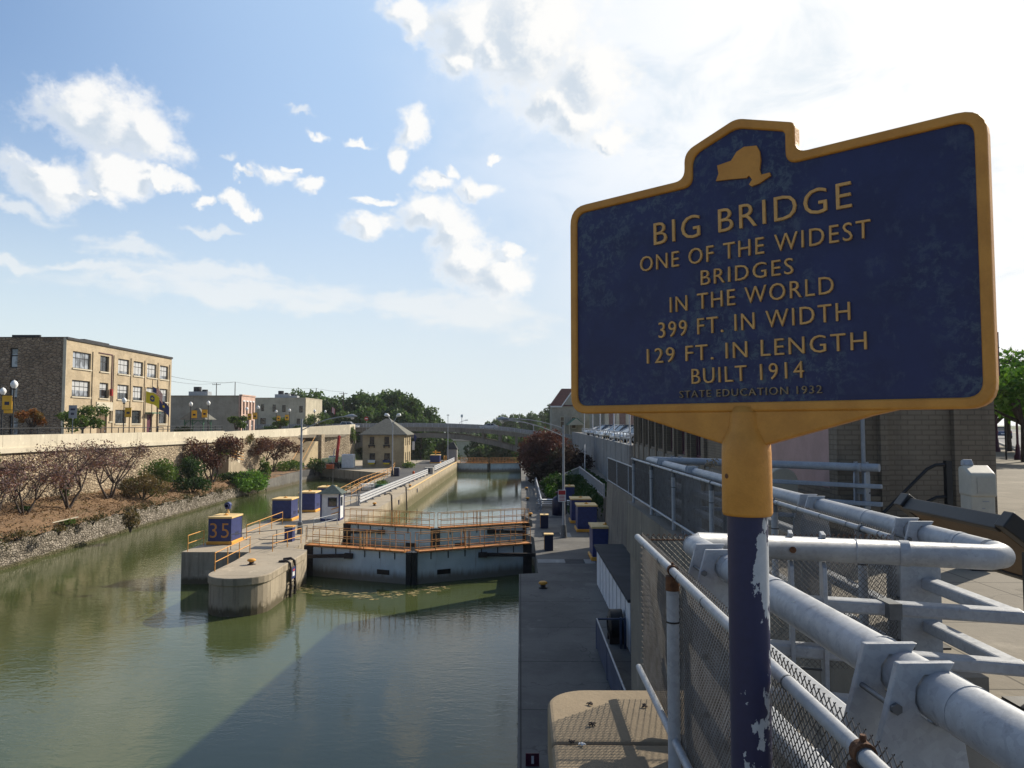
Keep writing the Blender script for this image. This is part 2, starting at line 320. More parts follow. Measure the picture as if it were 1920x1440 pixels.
MT['island_conc'] = concmat('island_conc', (0.43, 0.365, 0.275), (0.335, 0.285, 0.215), streak=0.6, wet=-9.75, crack=0.35, joint=(6.0,5.0,0.03))
MT['lock_wall'] = concmat('lock_wall', (0.42, 0.35, 0.25), (0.31, 0.26, 0.185), streak=0.65, wet=-9.35, wetcol=(0.12, 0.105, 0.05), wetband=0.8)
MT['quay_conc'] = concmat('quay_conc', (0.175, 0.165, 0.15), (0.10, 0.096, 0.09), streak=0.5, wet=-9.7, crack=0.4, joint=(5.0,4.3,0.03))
MT['wall_conc'] = concmat('wall_conc', (0.27, 0.275, 0.275), (0.185, 0.19, 0.195), streak=0.8)
MT['abut_conc'] = concmat('abut_conc', (0.235, 0.21, 0.175), (0.145, 0.13, 0.11), streak=0.8)
MT['cap_stone'] = concmat('cap_stone', (0.34, 0.265, 0.175), (0.20, 0.16, 0.11), streak=0.4, crack=0.8)
MT['sidewalk'] = concmat('sidewalk', (0.245, 0.215, 0.17), (0.19, 0.166, 0.13), streak=0.0, crack=0.3, joint=(1.6,1.6,0.012))
MT['bridge_conc'] = concmat('bridge_conc', (0.235, 0.215, 0.185), (0.165, 0.15, 0.13), streak=0.6)
MT['pale_panel'] = concmat('pale_panel', (0.34, 0.33, 0.31), (0.26, 0.25, 0.235), streak=0.1)
MT['tan_brick'] = brickmat('tan_brick', (0.52, 0.42, 0.285), (0.42, 0.335, 0.225), (0.42, 0.36, 0.27), 0.45, 0.18, 0.012, streak=0.25)
MT['brown_brick'] = brickmat('brown_brick', (0.235, 0.19, 0.14), (0.18, 0.145, 0.108), (0.10, 0.08, 0.06), 0.21, 0.075, 0.010, streak=0.35)
MT['grey_block'] = brickmat('grey_block', (0.36, 0.335, 0.28), (0.32, 0.30, 0.25), (0.30, 0.28, 0.235), 0.4, 0.2, 0.01, streak=0.3)
MT['tan_stucco'] = brickmat('tan_stucco', (0.52, 0.47, 0.36), (0.47, 0.42, 0.32), (0.45, 0.40, 0.31), 0.4, 0.2, 0.008, streak=0.3)
MT['house_stone'] = brickmat('house_stone', (0.46, 0.37, 0.23), (0.39, 0.31, 0.19), (0.33, 0.28, 0.20), 0.5, 0.22, 0.012, streak=0.15)
MT['pink_brick'] = brickmat('pink_brick', (0.62, 0.43, 0.35), (0.55, 0.37, 0.30), (0.56, 0.48, 0.42), 0.4, 0.15, 0.01)
MT['side_stone'] = rubblemat('side_stone', [(0.20, 0.145, 0.10), (0.32, 0.235, 0.16), (0.42, 0.32, 0.225)], (0.10, 0.08, 0.065), 0.55, 2.0)
MT['rubble'] = rubblemat('rubble', [(0.27, 0.215, 0.15), (0.40, 0.32, 0.22), (0.52, 0.43, 0.31)], (0.13, 0.10, 0.07), 0.5, 1.7, jw=0.05)
MT['bank_rubble'] = rubblemat('bank_rubble', [(0.10, 0.085, 0.065), (0.27, 0.23, 0.185), (0.42, 0.37, 0.31)], (0.05, 0.042, 0.03), 0.26, 1.4, wet=-9.85)
MT['leaf_purple'] = leafmat('leaf_purple', (0.11, 0.07, 0.08), (0.20, 0.125, 0.125), (0.20, 0.085, 0.085), 0.9)
MT['leaf_plum'] = leafmat('leaf_plum', (0.075, 0.032, 0.035), (0.15, 0.065, 0.05), (0.10, 0.06, 0.04), 0.6)
MT['leaf_red'] = leafmat('leaf_red', (0.065, 0.024, 0.026), (0.115, 0.042, 0.038), (0.06, 0.022, 0.028), 0.4)
MT['leaf_green'] = leafmat('leaf_green', (0.045, 0.085, 0.02), (0.09, 0.15, 0.03), (0.12, 0.17, 0.045), 0.9)
MT['leaf_bright'] = leafmat('leaf_bright', (0.05, 0.13, 0.02), (0.11, 0.22, 0.035), (0.15, 0.25, 0.05), 0.9)
MT['leaf_dark'] = leafmat('leaf_dark', (0.018, 0.045, 0.016), (0.04, 0.08, 0.022), (0.03, 0.075, 0.02), 0.4)
MT['leaf_wood'] = leafmat('leaf_wood', (0.034, 0.075, 0.030), (0.07, 0.12, 0.042), (0.10, 0.145, 0.05), 2.2)
MT['leaf_brown'] = leafmat('leaf_brown', (0.09, 0.07, 0.03), (0.15, 0.10, 0.05), (0.07, 0.085, 0.03), 0.8)
MT['leaf_rust'] = leafmat('leaf_rust', (0.16, 0.05, 0.02), (0.26, 0.11, 0.03), (0.12, 0.10, 0.03), 0.8)
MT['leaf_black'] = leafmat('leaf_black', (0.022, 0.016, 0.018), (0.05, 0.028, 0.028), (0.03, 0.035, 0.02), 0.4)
MT['litter'] = leafmat('litter', (0.12, 0.07, 0.038), (0.24, 0.15, 0.08), (0.14, 0.12, 0.05), 0.5, 0.1)
MT['weeds'] = leafmat('weeds', (0.045, 0.05, 0.022), (0.12, 0.095, 0.045), (0.07, 0.09, 0.03), 0.7, 0.2)
# sign panel blue: weathered with grey-green blotches
m, t, p = newmat('sign_blue'); co = t.node('ShaderNodeTexCoord').outputs['Object']
n1 = t.noise(co, 7, 6, 0.7); n2 = t.noise(co, 42, 4, 0.75, 0.4); n3 = t.noise(co, 2.2, 3, 0.5)
col = t.mix(t.step(n1, 0.35, 0.65), (0.010, 0.014, 0.066), (0.014, 0.020, 0.088))
n4 = t.noise(t.mapping(co, (1, 1, 0.6)), 16, 5, 0.7)
blot = t.math('MULTIPLY', t.step(n2, 0.46, 0.66), t.step(n3, 0.42, 0.58))
col = t.mix(t.math('MULTIPLY', blot, 0.68), col, (0.075, 0.11, 0.14))
col = t.mix(t.math('MULTIPLY', t.step(n4, 0.58, 0.74), 0.5), col, (0.07, 0.09, 0.135))
t.put(p.inputs['Base Color'], col); p.inputs['Roughness'].default_value = 0.55; MT['sign_blue'] = m
bp = t.node('ShaderNodeBump'); bp.inputs['Strength'].default_value = 0.15; bp.inputs['Distance'].default_value = 0.003; t.put(bp.inputs['Height'], n2); t.l.new(bp.outputs[0], p.inputs['Normal'])
# post: dark blue paint flaked off to pale metal on one side
m, t, p = newmat('post_blue'); co = t.node('ShaderNodeTexCoord').outputs['Object']
s = t.node('ShaderNodeSeparateXYZ'); t.l.new(co, s.inputs[0])
n1 = t.noise(t.mapping(co, (1, 1, 0.6)), 13, 6, 0.62); n2 = t.noise(co, 60, 3, 0.6)
fl = t.math('ADD', n1, t.math('MULTIPLY', t.math('SUBTRACT', s.outputs[0], 0.0), 2.9))
flk = t.step(fl, 0.645, 0.658)
col = t.mix(flk, t.mix(n2, (0.010, 0.012, 0.048), (0.017, 0.020, 0.075)), t.mix(n2, (0.32, 0.35, 0.38), (0.50, 0.52, 0.54)))
t.put(p.inputs['Base Color'], col); p.inputs['Roughness'].default_value = 0.5; MT['post_blue'] = m
bp = t.node('ShaderNodeBump'); bp.inputs['Strength'].default_value = 0.4; bp.inputs['Distance'].default_value = 0.002; t.put(bp.inputs['Height'], t.math('SUBTRACT', 1.0, flk)); t.l.new(bp.outputs[0], p.inputs['Normal'])
# water: the open pools are rippled, the closed lock chamber lies calm
def watermat(name, dist, patch):
    m, t, p = newmat(name); co = t.node('ShaderNodeNewGeometry').outputs['Position']
    n0 = t.noise(co, 0.06, 4, 0.55)
    col = t.mix(t.step(n0, 0.35, 0.65), (0.056, 0.072, 0.025), (0.074, 0.090, 0.034))
    t.put(p.inputs['Base Color'], col); p.inputs['Roughness'].default_value = 0.03; p.inputs['IOR'].default_value = 1.33; p.inputs['Specular IOR Level'].default_value = 0.5
    wv = t.mapping(co, (0.8, 1.6, 1), rot=(0, 0, R(25)))
    h1 = t.noise(wv, 1.6, 3, 0.5, 0.6); h2 = t.noise(t.mapping(co, (1, 1.8, 1), rot=(0, 0, R(-20))), 5.0, 3, 0.5, 0.4); h3 = t.noise(co, 0.3, 3, 0.5)
    h = t.math('ADD', t.math('MULTIPLY', h1, 0.55), t.math('ADD', t.math('MULTIPLY', h2, 0.24), t.math('MULTIPLY', h3, 0.6)))
    pn = t.step(t.noise(t.mapping(co, (1, 0.45, 1), rot=(0, 0, R(30))), 0.11, 3, 0.6), 0.38, 0.62, 0.35, 1.0) if patch else 1.0
    h = t.math('MULTIPLY', h, pn)
    bp = t.node('ShaderNodeBump'); bp.inputs['Strength'].default_value = 1.0; bp.inputs['Distance'].default_value = dist
    t.put(bp.inputs['Height'], h); t.l.new(bp.outputs[0], p.inputs['Normal']); MT[name] = m
watermat('water', 0.022, True); watermat('water_calm', 0.007, False)
# ------------------------------------------------------------------ mesh building
def tag(o, label=None, cat=None, group=None, kind=None):
    if label: o['label'] = label
    if cat: o['category'] = cat
    if group: o['group'] = group
    if kind: o['kind'] = kind
    return o
def thing(name, loc, label, cat, group=None, rz=0.0):
    o = bpy.data.objects.new(name, None); COL.objects.link(o)
    o.location = loc; o.rotation_euler = (0, 0, rz); o.empty_display_size = 0.3
    return tag(o, label, cat, group)
def root_loc(o):
    p = Vector((0, 0, 0))
    while o is not None: p += o.location; o = o.parent
    return p
class M:
    """collects shapes; build() links them as one mesh object"""
    def __init__(s): s.v = []; s.f = []; s.mi = []; s.sm = []; s.cur = 0
    def _add(s, vs, fs, smooth=False):
        b = len(s.v); s.v += [tuple(x) for x in vs]
        for f in fs: s.f.append([b+i for i in f]); s.mi.append(s.cur); s.sm.append(smooth)
        return s
    def m(s, i): s.cur = i; return s
    def box(s, x0, y0, z0, x1, y1, z1, mtx=None):
        if x0 > x1: x0, x1 = x1, x0
        if y0 > y1: y0, y1 = y1, y0
        if z0 > z1: z0, z1 = z1, z0
        vs = [Vector(p) for p in ((x0,y0,z0),(x1,y0,z0),(x1,y1,z0),(x0,y1,z0),(x0,y0,z1),(x1,y0,z1),(x1,y1,z1),(x0,y1,z1))]
        if mtx is not None: vs = [mtx @ v for v in vs]
        return s._add(vs, [(0,3,2,1),(4,5,6,7),(0,1,5,4),(1,2,6,5),(2,3,7,6),(3,0,4,7)])
    def beam(s, a, b, wd, ht, up=(0, 0, 1)):
        """box from a to b, wd sideways, ht along up, centred on the line"""
        a = Vector(a); b = Vector(b); d = b-a; L = d.length; d.normalize()
        sd = d.cross(Vector(up)); sd.normalize(); u = sd.cross(d)
        mt = Matrix((( d.x, sd.x, u.x, a.x), (d.y, sd.y, u.y, a.y), (d.z, sd.z, u.z, a.z), (0, 0, 0, 1)))
        vs = [mt @ Vector(p) for p in ((0,-wd/2,-ht/2),(L,-wd/2,-ht/2),(L,wd/2,-ht/2),(0,wd/2,-ht/2),(0,-wd/2,ht/2),(L,-wd/2,ht/2),(L,wd/2,ht/2),(0,wd/2,ht/2))]
        fs = [(0,3,2,1),(4,5,6,7),(0,1,5,4),(1,2,6,5),(2,3,7,6),(3,0,4,7)]
        if mt.to_3x3().determinant() < 0: fs = [tuple(reversed(f)) for f in fs]
        return s._add(vs, fs)
    def cyl(s, a, b, r0, r1=None, n=10, cap=True):
        a = Vector(a); b = Vector(b); r1 = r0 if r1 is None else r1
        d = (b-a).normalized(); t_ = Vector((1, 0, 0)) if abs(d.x) < 0.9 else Vector((0, 1, 0))
        u = d.cross(t_).normalized(); v = d.cross(u)
        ra = [a+(u*math.cos(2*math.pi*i/n)+v*math.sin(2*math.pi*i/n))*r0 for i in range(n)]
        rb = [b+(u*math.cos(2*math.pi*i/n)+v*math.sin(2*math.pi*i/n))*r1 for i in range(n)]
        s._add(ra+rb, [(i, (i+1) % n, n+(i+1) % n, n+i) for i in range(n)], True)
        if cap: s._add(ra, [tuple(reversed(range(n)))]); s._add(rb, [tuple(range(n))])
        return s
    def tube(s, pts, r, n=8, cap=True):
        pts = [Vector(p) for p in pts]; k = len(pts)
        rr = list(r) if isinstance(r, (list, tuple)) else [r]*k
        d0 = (pts[1]-pts[0]).normalized(); u = d0.orthogonal().normalized(); rings = []
        for i in range(k):
            d = (pts[min(i+1, k-1)]-pts[max(i-1, 0)]).normalized()
            u = (u-d*u.dot(d)).normalized(); v = d.cross(u)
            rings += [pts[i]+(u*math.cos(2*math.pi*j/n)+v*math.sin(2*math.pi*j/n))*rr[i] for j in range(n)]
        s._add(rings, [(i*n+j, i*n+(j+1) % n, (i+1)*n+(j+1) % n, (i+1)*n+j) for i in range(k-1) for j in range(n)], True)
        if cap: s._add(rings[:n], [tuple(reversed(range(n)))]); s._add(rings[-n:], [tuple(range(n))])
        return s
    def prism(s, poly, z0, z1, mtx=None):
        """polygon (x, y) counter-clockwise, extruded in z"""
        n = len(poly); ar = sum(poly[i][0]*poly[(i+1) % n][1]-poly[(i+1) % n][0]*poly[i][1] for i in range(n))
        if ar < 0: poly = list(reversed(poly))
        vs = [Vector((x, y, z0)) for x, y in poly]+[Vector((x, y, z1)) for x, y in poly]
        if mtx is not None: vs = [mtx @ v for v in vs]
        return s._add(vs, [tuple(reversed(range(n))), tuple(range(n, 2*n))]+[(i, (i+1) % n, n+(i+1) % n, n+i) for i in range(n)])
    def poly(s, pts): return s._add(pts, [tuple(range(len(pts)))])
    def lathe(s, prof, c=(0, 0, 0), n=16):
        c = Vector(c); k = len(prof); vs = []
        for r_, z in prof: vs += [c+Vector((r_*math.cos(2*math.pi*j/n), r_*math.sin(2*math.pi*j/n), z)) for j in range(n)]
        return s._add(vs, [(i*n+j, i*n+(j+1) % n, (i+1)*n+(j+1) % n, (i+1)*n+j) for i in range(k-1) for j in range(n)], True)
    def frustum(s, x0, y0, x1, y1, z0, u0, v0, u1, v1, z1):
        return s._add([(x0,y0,z0),(x1,y0,z0),(x1,y1,z0),(x0,y1,z0),(u0,v0,z1),(u1,v0,z1),(u1,v1,z1),(u0,v1,z1)],
                      [(0,3,2,1),(4,5,6,7),(0,1,5,4),(1,2,6,5),(2,3,7,6),(3,0,4,7)])
    def build(s, name, mats, parent=None, world=False, bevel=0.0, seg=2, label=None):
        me = bpy.data.meshes.new(name)
        v = np.array(s.v, dtype=float)
        o = bpy.data.objects.new(name, me)
        if parent is None:
            lo = v.min(0); hi = v.max(0); c = np.array([(lo[0]+hi[0])/2, (lo[1]+hi[1])/2, lo[2]]); v = v-c; o.location = c
        elif world: v = v-np.array(root_loc(parent))
        me.from_pydata(v.tolist(), [], s.f)
        if not isinstance(mats, (list, tuple)): mats = [mats]
        for q in mats: me.materials.append(MT[q] if isinstance(q, str) else q)
        me.polygons.foreach_set('material_index', s.mi); me.polygons.foreach_set('use_smooth', s.sm)
        me.update(); COL.objects.link(o)
        if parent is not None: o.parent = parent
        if bevel:
            b = o.modifiers.new('bevel', 'BEVEL'); b.width = bevel; b.segments = seg; b.limit_method = 'ANGLE'; b.angle_limit = R(40)
        if label: o['label'] = label
        return o
def copy_tree(o, parent=None):
    c = o.copy(); COL.objects.link(c)
    if parent is not None: c.parent = parent
    for ch in list(o.children): copy_tree(ch, c)
    return c
def leaf_mesh(name, pts, size, mats, parent=None, aspect=0.55, nrm=None, up=0.0, tight=0.0):
    pts = np.asarray(pts, float); N = len(pts)
    d = np.random.normal(size=(N, 3)); d /= np.linalg.norm(d, axis=1)[:, None]
    if nrm is not None: d = d*(1-tight)+nrm*tight
    d[:, 2] += up; d /= np.linalg.norm(d, axis=1)[:, None]
    a = np.cross(d, np.random.normal(size=(N, 3))); a /= np.linalg.norm(a, axis=1)[:, None]; b = np.cross(d, a)
    sz = (size*np.random.uniform(0.6, 1.35, N))[:, None]
    V = np.stack([pts-a*sz, pts-b*sz*aspect, pts+a*sz, pts+b*sz*aspect], 1).reshape(-1, 3)
    me = bpy.data.meshes.new(name); me.vertices.add(4*N); me.vertices.foreach_set('co', V.ravel())
    me.loops.add(4*N); me.loops.foreach_set('vertex_index', np.arange(4*N))
    me.polygons.add(N); me.polygons.foreach_set('loop_start', np.arange(0, 4*N, 4)); me.polygons.foreach_set('loop_total', np.full(N, 4))
    me.update(calc_edges=True); me.validate()
    me.materials.append(MT[mats])
    o = bpy.data.objects.new(name, me); COL.objects.link(o)
    if parent is not None: o.parent = parent
    return o
def clump_points(clumps, per, shell=0.55):
    """points in ellipsoid clumps (cx, cy, cz, rx, ry, rz), biased to the outside"""
    out_, nr = [], []
    tot = sum(c[3]*c[4]+c[3]*c[5] for c in clumps)
    for c in clumps:
        k = max(8, int(per*(c[3]*c[4]+c[3]*c[5])/tot))
        d = np.random.normal(size=(k, 3)); d /= np.linalg.norm(d, axis=1)[:, None]
        r = (shell+(1-shell)*np.random.uniform(0, 1, k)**0.7)*np.random.uniform(0.82, 1.12, k)
        out_.append(np.array(c[:3])+d*r[:, None]*np.array(c[3:6])); nr.append(d)
    return np.concatenate(out_), np.concatenate(nr)
def limbs(mb, base, targets, r0, split=0.35, wob=0.12, n=6, seed=1):
    rg = random.Random(seed); base = Vector(base)
    for q in targets:
        q = Vector(q); L = (q-base).length; pts = []; K = 6
        side = Vector((rg.uniform(-1, 1), rg.uniform(-1, 1), rg.uniform(-0.3, 0.6)))
        for i in range(K+1):
            f = i/K; p_ = base.lerp(q, f)
            p_.z += math.sin(f*math.pi)*L*0.10
            p_ += side*(math.sin(f*math.pi)*L*wob)+Vector((rg.uniform(-1, 1), rg.uniform(-1, 1), rg.uniform(-1, 1)))*(L*0.02 if 0 < i else 0)
            pts.append(p_)
        mb.tube(pts, [r0*(1-0.85*i/K) for i in range(K+1)], n)
def text_into(name, body, mat_, parent, mtx, width, height, ext):
    """letters as a mesh, fitted to width x height, lower left corner at the matrix origin"""
    cu = bpy.data.curves.new(name, 'FONT'); cu.body = body; cu.size = 1.0; cu.extrude = 0.0; cu.fill_mode = 'FRONT'
    cu.resolution_u = 3; cu.extrude = 0.05; cu.space_character = 1.16; cu.offset = -0.006
    tmp = bpy.data.objects.new('tmp_text', cu); COL.objects.link(tmp); bpy.context.view_layer.update()
    me = bpy.data.meshes.new_from_object(tmp.evaluated_get(bpy.context.evaluated_depsgraph_get()))
    bpy.data.objects.remove(tmp); bpy.data.curves.remove(cu)
    xs = [v.co.x for v in me.vertices]; ys = [v.co.y for v in me.vertices]; x0, x1, y0, y1 = min(xs), max(xs), min(ys), max(ys)
    for v in me.vertices:
        v.co = mtx @ Vector(((v.co.x-x0)/(x1-x0)*width, (v.co.y-y0)/(y1-y0)*height, (v.co.z+0.05)/0.1*ext))
    me.materials.clear(); me.materials.append(MT[mat_]); me.update()
    # one object for each word: cut at the wide gaps between letters
    inv = mtx.inverted(); lx = [(inv @ v.co).x for v in me.vertices]; cuts = []; reach = -1e9
    for fa, fb in sorted((min(lx[i] for i in f.vertices), max(lx[i] for i in f.vertices)) for f in me.polygons):
        if reach > -1e8 and fa-reach > height*(0.40 if ' ' in body else 9): cuts.append(fa)
        reach = max(reach, fb)
    edges = [-1e9]+[c-1e-6 for c in cuts]+[1e9]; o = None
    for a, b in zip(edges, edges[1:]):
        bm = bmesh.new(); bm.from_mesh(me); bm.verts.ensure_lookup_table()
        bmesh.ops.delete(bm, geom=[v for v in bm.verts if not (a <= lx[v.index] < b)], context='VERTS')
        m2 = bpy.data.meshes.new(name); bm.to_mesh(m2); bm.free(); m2.materials.append(MT[mat_])
        o = bpy.data.objects.new(name, m2); COL.objects.link(o); o.parent = parent
    bpy.data.meshes.remove(me)
    return o
def wall_holes(mb, o, ux, wd, z0, z1, holes, depth, nrm):
    """wall face with real recessed openings. o: start (x,y); ux: unit direction; nrm: outward; holes (a0, za, a1, zb)"""
    xs = sorted(set([0.0, wd]+[h[0] for h in holes]+[h[2] for h in holes]))
    zs = sorted(set([z0, z1]+[h[1] for h in holes]+[h[3] for h in holes]))
    def P(a, z, d=0.0): return (o[0]+ux[0]*a-nrm[0]*d, o[1]+ux[1]*a-nrm[1]*d, z)
    flip = (ux[0]*nrm[1]-ux[1]*nrm[0]) > 0
    def q(*ps): mb.poly(list(reversed(ps)) if flip else list(ps))
    for i in range(len(xs)-1):
        for j in range(len(zs)-1):
            ca = (xs[i]+xs[i+1])/2; cz = (zs[j]+zs[j+1])/2
            if any(h[0] < ca < h[2] and h[1] < cz < h[3] for h in holes): continue
            q(P(xs[i], zs[j]), P(xs[i+1], zs[j]), P(xs[i+1], zs[j+1]), P(xs[i], zs[j+1]))
    for a0, za, a1, zb in holes:
        q(P(a0, za), P(a1, za), P(a1, za, depth), P(a0, za, depth)); q(P(a0, zb, depth), P(a1, zb, depth), P(a1, zb), P(a0, zb))
        q(P(a0, za, depth), P(a0, zb, depth), P(a0, zb), P(a0, za)); q(P(a1, za), P(a1, zb), P(a1, zb, depth), P(a1, za, depth))
def window(parent, o, ux, nrm, h, depth, cols=3, rows=2, fr=0.07, frame='black', pane='glass', name='window', blind=0.0):
    """frame bars set in the opening with the panes as a sub-part"""
    a0, za, a1, zb = h; mb = M()
    ang = math.atan2(ux[1], ux[0])
    mt = Matrix.Translation((o[0]-nrm[0]*(depth*0.75), o[1]-nrm[1]*(depth*0.75), 0)) @ Matrix.Rotation(ang, 4, 'Z')
    sy = 1 if (Matrix.Rotation(ang, 3, 'Z') @ Vector((0, 1, 0))).dot(Vector((nrm[0], nrm[1], 0))) < 0 else -1   # +local y*sy is inward
    d = 0.05
    for i in range(cols+1):
        x = a0+(a1-a0)*i/cols; wd = fr if i in (0, cols) else fr*0.8
        x0 = x if i == 0 else (x-wd if i == cols else x-wd/2)
        mb.box(x0, 0, za, x0+wd, sy*d, zb, mt)
    for j in range(rows+1):
        z = za+(zb-za)*j/rows; z = za+(zb-za)*0.62 if rows == 2 and j == 1 else z
        zz = z if j == 0 else (z-fr if j == rows else z-fr/2)
        mb.box(a0+fr, sy*0.003, zz, a1-fr, sy*(d-0.003), zz+fr, mt)
    f = mb.build(name, frame, parent, world=True)
    pb = M(); pb.box(a0+0.003, sy*0.022, za+0.003, a1-0.003, sy*0.032, zb-0.003, mt); pb.build('pane', pane, f, world=True)
    if blind > 0:
        bb = M(); bb.box(a0+0.05, sy*0.016, zb-(zb-za)*blind, a1-0.05, sy*0.021, zb-0.06, mt); bb.build('blind', 'blinds', f, world=True)
    return f
def each(name, mat_, parent, boxes, world=True, **k):
    for b in boxes: mb = M(); mb.box(*b); mb.build(name, mat_, parent, world=world, **k)
def posts_rails(name, parent, pts, height, rails, pr, rr, mat_, world=True, spacing=None, square=False, pname='post', rname='rail'):
    """railing along pts (bases): every post a part, every rail run a part"""
    P = [Vector(p) for p in pts]
    stops = []
    for i in range(len(P)-1):
        L = (P[i+1]-P[i]).length; k = max(1, round(L/spacing)) if spacing else 1
        for j in range(k): stops.append(P[i].lerp(P[i+1], j/k))
    stops.append(P[-1])
    for q in stops:
        mb = M()
        if square: mb.box(q.x-pr, q.y-pr, q.z, q.x+pr, q.y+pr, q.z+height)
        else: mb.cyl(q, q+Vector((0, 0, height)), pr, n=6)
        mb.build(pname, mat_, parent, world=world)
    for h in rails:
        mb = M()
        for i in range(len(P)-1):
            a = P[i]+Vector((0, 0, h)); b = P[i+1]+Vector((0, 0, h))
            if square: mb.beam(a, b, rr*0.8, rr*2)
            else: mb.cyl(a, b, rr, n=6)
        mb.build(rname, mat_, parent, world=world)
# ================================================================== SETTING
def structure(name, mb, mats, **k):
    o = mb.build(name, mats, **k); o['kind'] = 'structure'; return o
ZQ, ZW, ZS = -8.0, -10.0, -1.65       # lock coping, water, bridge sidewalk
mb = M(); mb.poly([(-60,-70,ZW),(14,-70,ZW),(14,60,ZW),(-60,60,ZW)]); mb.poly([(-60,60,ZW),(-16,60,ZW),(-16,165,ZW),(-60,165,ZW)]); structure('canal_water', mb, 'water')
mb = M(); mb.poly([(-15.9,60.005,ZW),(2,60.005,ZW),(2,164,ZW),(-15.9,164,ZW)]); structure('lock_chamber_water', mb, 'water_calm')
mb = M(); mb.poly([(-60,-70,-13),(14,-70,-13),(14,172,-13),(-60,172,-13)]); structure('canal_bed', mb, 'mulch')
def arc(cx, cy, r, a0, a1, n=14): return [(cx+r*math.cos(R(a0+(a1-a0)*i/n)), cy+r*math.sin(R(a0+(a1-a0)*i/n))) for i in range(n+1)]
# island between the lock chamber and the old channel
isl = arc(-15.2, 40.95, 1.62, 180, 360)+[(-13.60,47.8),(-13.72,48.3),(-14.75,48.9),(-14.75,52.2),(-14.2,53.2),(-14.0,59.3),(-14.75,59.9),(-14.75,64.2),(-13.73,66.5),(-13.73,172),(-37.7,172),(-37.7,140.4),(-21.4,123.5),(-21.4,47.4),(-17.1,47.4),(-16.84,44)]
mb = M(); mb.prism(isl, -12.5, ZQ); structure('lock_island', mb, 'island_conc')
# rounded cap band on the pier nose
mb = M(); mb.prism(arc(-15.2, 40.95, 1.69, 180, 360)+[(-13.52,47.3),(-16.9,47.3)], -8.42, ZQ+0.004); structure('pier_cap_band', mb, 'island_conc', bevel=0.05)
# chamber wall facing: battered lower part
mb = M(); mb._add([(-13.72,67,ZQ-0.35),(-13.72,172,ZQ-0.35),(-13.45,172,-12.5),(-13.45,67,-12.5)], [(0,1,2,3)]); mb.box(-13.95,92.3,ZQ+0.004,-13.68,163,ZQ+0.03); structure('chamber_wall', mb, ['lock_wall'])
mb = M(); mb.box(-13.98,92.4,ZQ+0.034,-13.66,163,ZQ+0.07); structure('coping_edge_stripe', mb, 'yellow_pale')
mb = M(); mb.poly([(-20.3,84,ZQ+0.006),(-16.9,84,ZQ+0.006),(-16.1,105,ZQ+0.006),(-15.3,130,ZQ+0.006),(-15.0,168,ZQ+0.006),(-21.9,168,ZQ+0.006),(-21.9,131,ZQ+0.006),(-20.3,122,ZQ+0.006)]); structure('asphalt_path', mb, 'asphalt')
# right hand quay
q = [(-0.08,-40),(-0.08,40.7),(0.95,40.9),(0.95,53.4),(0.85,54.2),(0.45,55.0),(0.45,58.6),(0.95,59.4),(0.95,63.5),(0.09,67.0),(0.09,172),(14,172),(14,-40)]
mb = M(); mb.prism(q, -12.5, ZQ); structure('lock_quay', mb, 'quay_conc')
for (x0,y0,x1,y1) in [(1.0,43.9,2.6,45.1),(3.75,43.7,4.35,45.1),(2.9,53.9,3.65,56.0)]: mb = M(); mb.box(x0,y0,ZQ+0.003,x1,y1,ZQ+0.012); structure('pale_floor_plate', mb, 'pale_panel')
for (x0,y0,x1,y1) in [(2.62,43.8,3.73,45.1),(1.55,54.6,2.88,56.3),(1.7,65,3.6,66.0)]: mb = M(); mb.box(x0,y0,ZQ+0.003,x1,y1,ZQ+0.012); structure('dark_floor_plate', mb, 'roof_dark')
mb = M(); mb.box(-17.55,48.5,ZQ+0.003,-16.1,49.6,ZQ+0.014); structure('pit_shade_patch', mb, 'black')  # black plate stands in for the shade inside the open pit
mb = M(); mb.box(-18.3,52.5,ZQ+0.003,-15.4,58.5,ZQ+0.05); structure('raised_floor_slab', mb, 'island_conc')
# bridge sidewalk, abutment
def slab(name, pl, z0, z1, m_): mb = M(); mb.prism(pl, z0, z1); return structure(name, mb, m_)
slab('bridge_sidewalk', [(0.70,-60),(60,-60),(60,11.3),(4.75,11.3),(4.9,13.9),(2.05,13.9),(2.05,4.25),(0.70,4.25)], -2.3, ZS, 'sidewalk')
slab('bridge_deck', [(-60,-60),(0.70,-60),(0.70,0.9),(-60,0.9)], -2.6, ZS-0.004, 'sidewalk')
slab('bridge_abutment', [(0.75,0.9),(12,0.9),(12,13.8),(2.0,13.8),(2.0,4.0),(0.75,4.0)], -12.5, -2.305, 'abut_conc')
slab('abutment_top_beam', [(1.95,4.26),(2.6,4.26),(2.6,13.88),(1.95,13.88)], -2.29, -1.40, 'abut_conc')
mb = M(); mb.prism(arc(0.36,3.98,0.22,180,90,8)+[(0.92,4.20),(0.92,3.51),(0.14,3.51)], -1.72, -1.45)
mb.prism([(0.14,3.495),(0.92,3.495),(0.92,0.9),(0.12,0.9)], -1.72, -1.45)
structure('bridge_pier_cap', mb, 'cap_stone', bevel=0.025, seg=3)
slab('bridge_pier', [(0.20,0.9),(0.92,0.9),(0.92,4.12),(0.40,4.12),(0.20,3.95)], -12.5, -1.725, 'abut_conc')
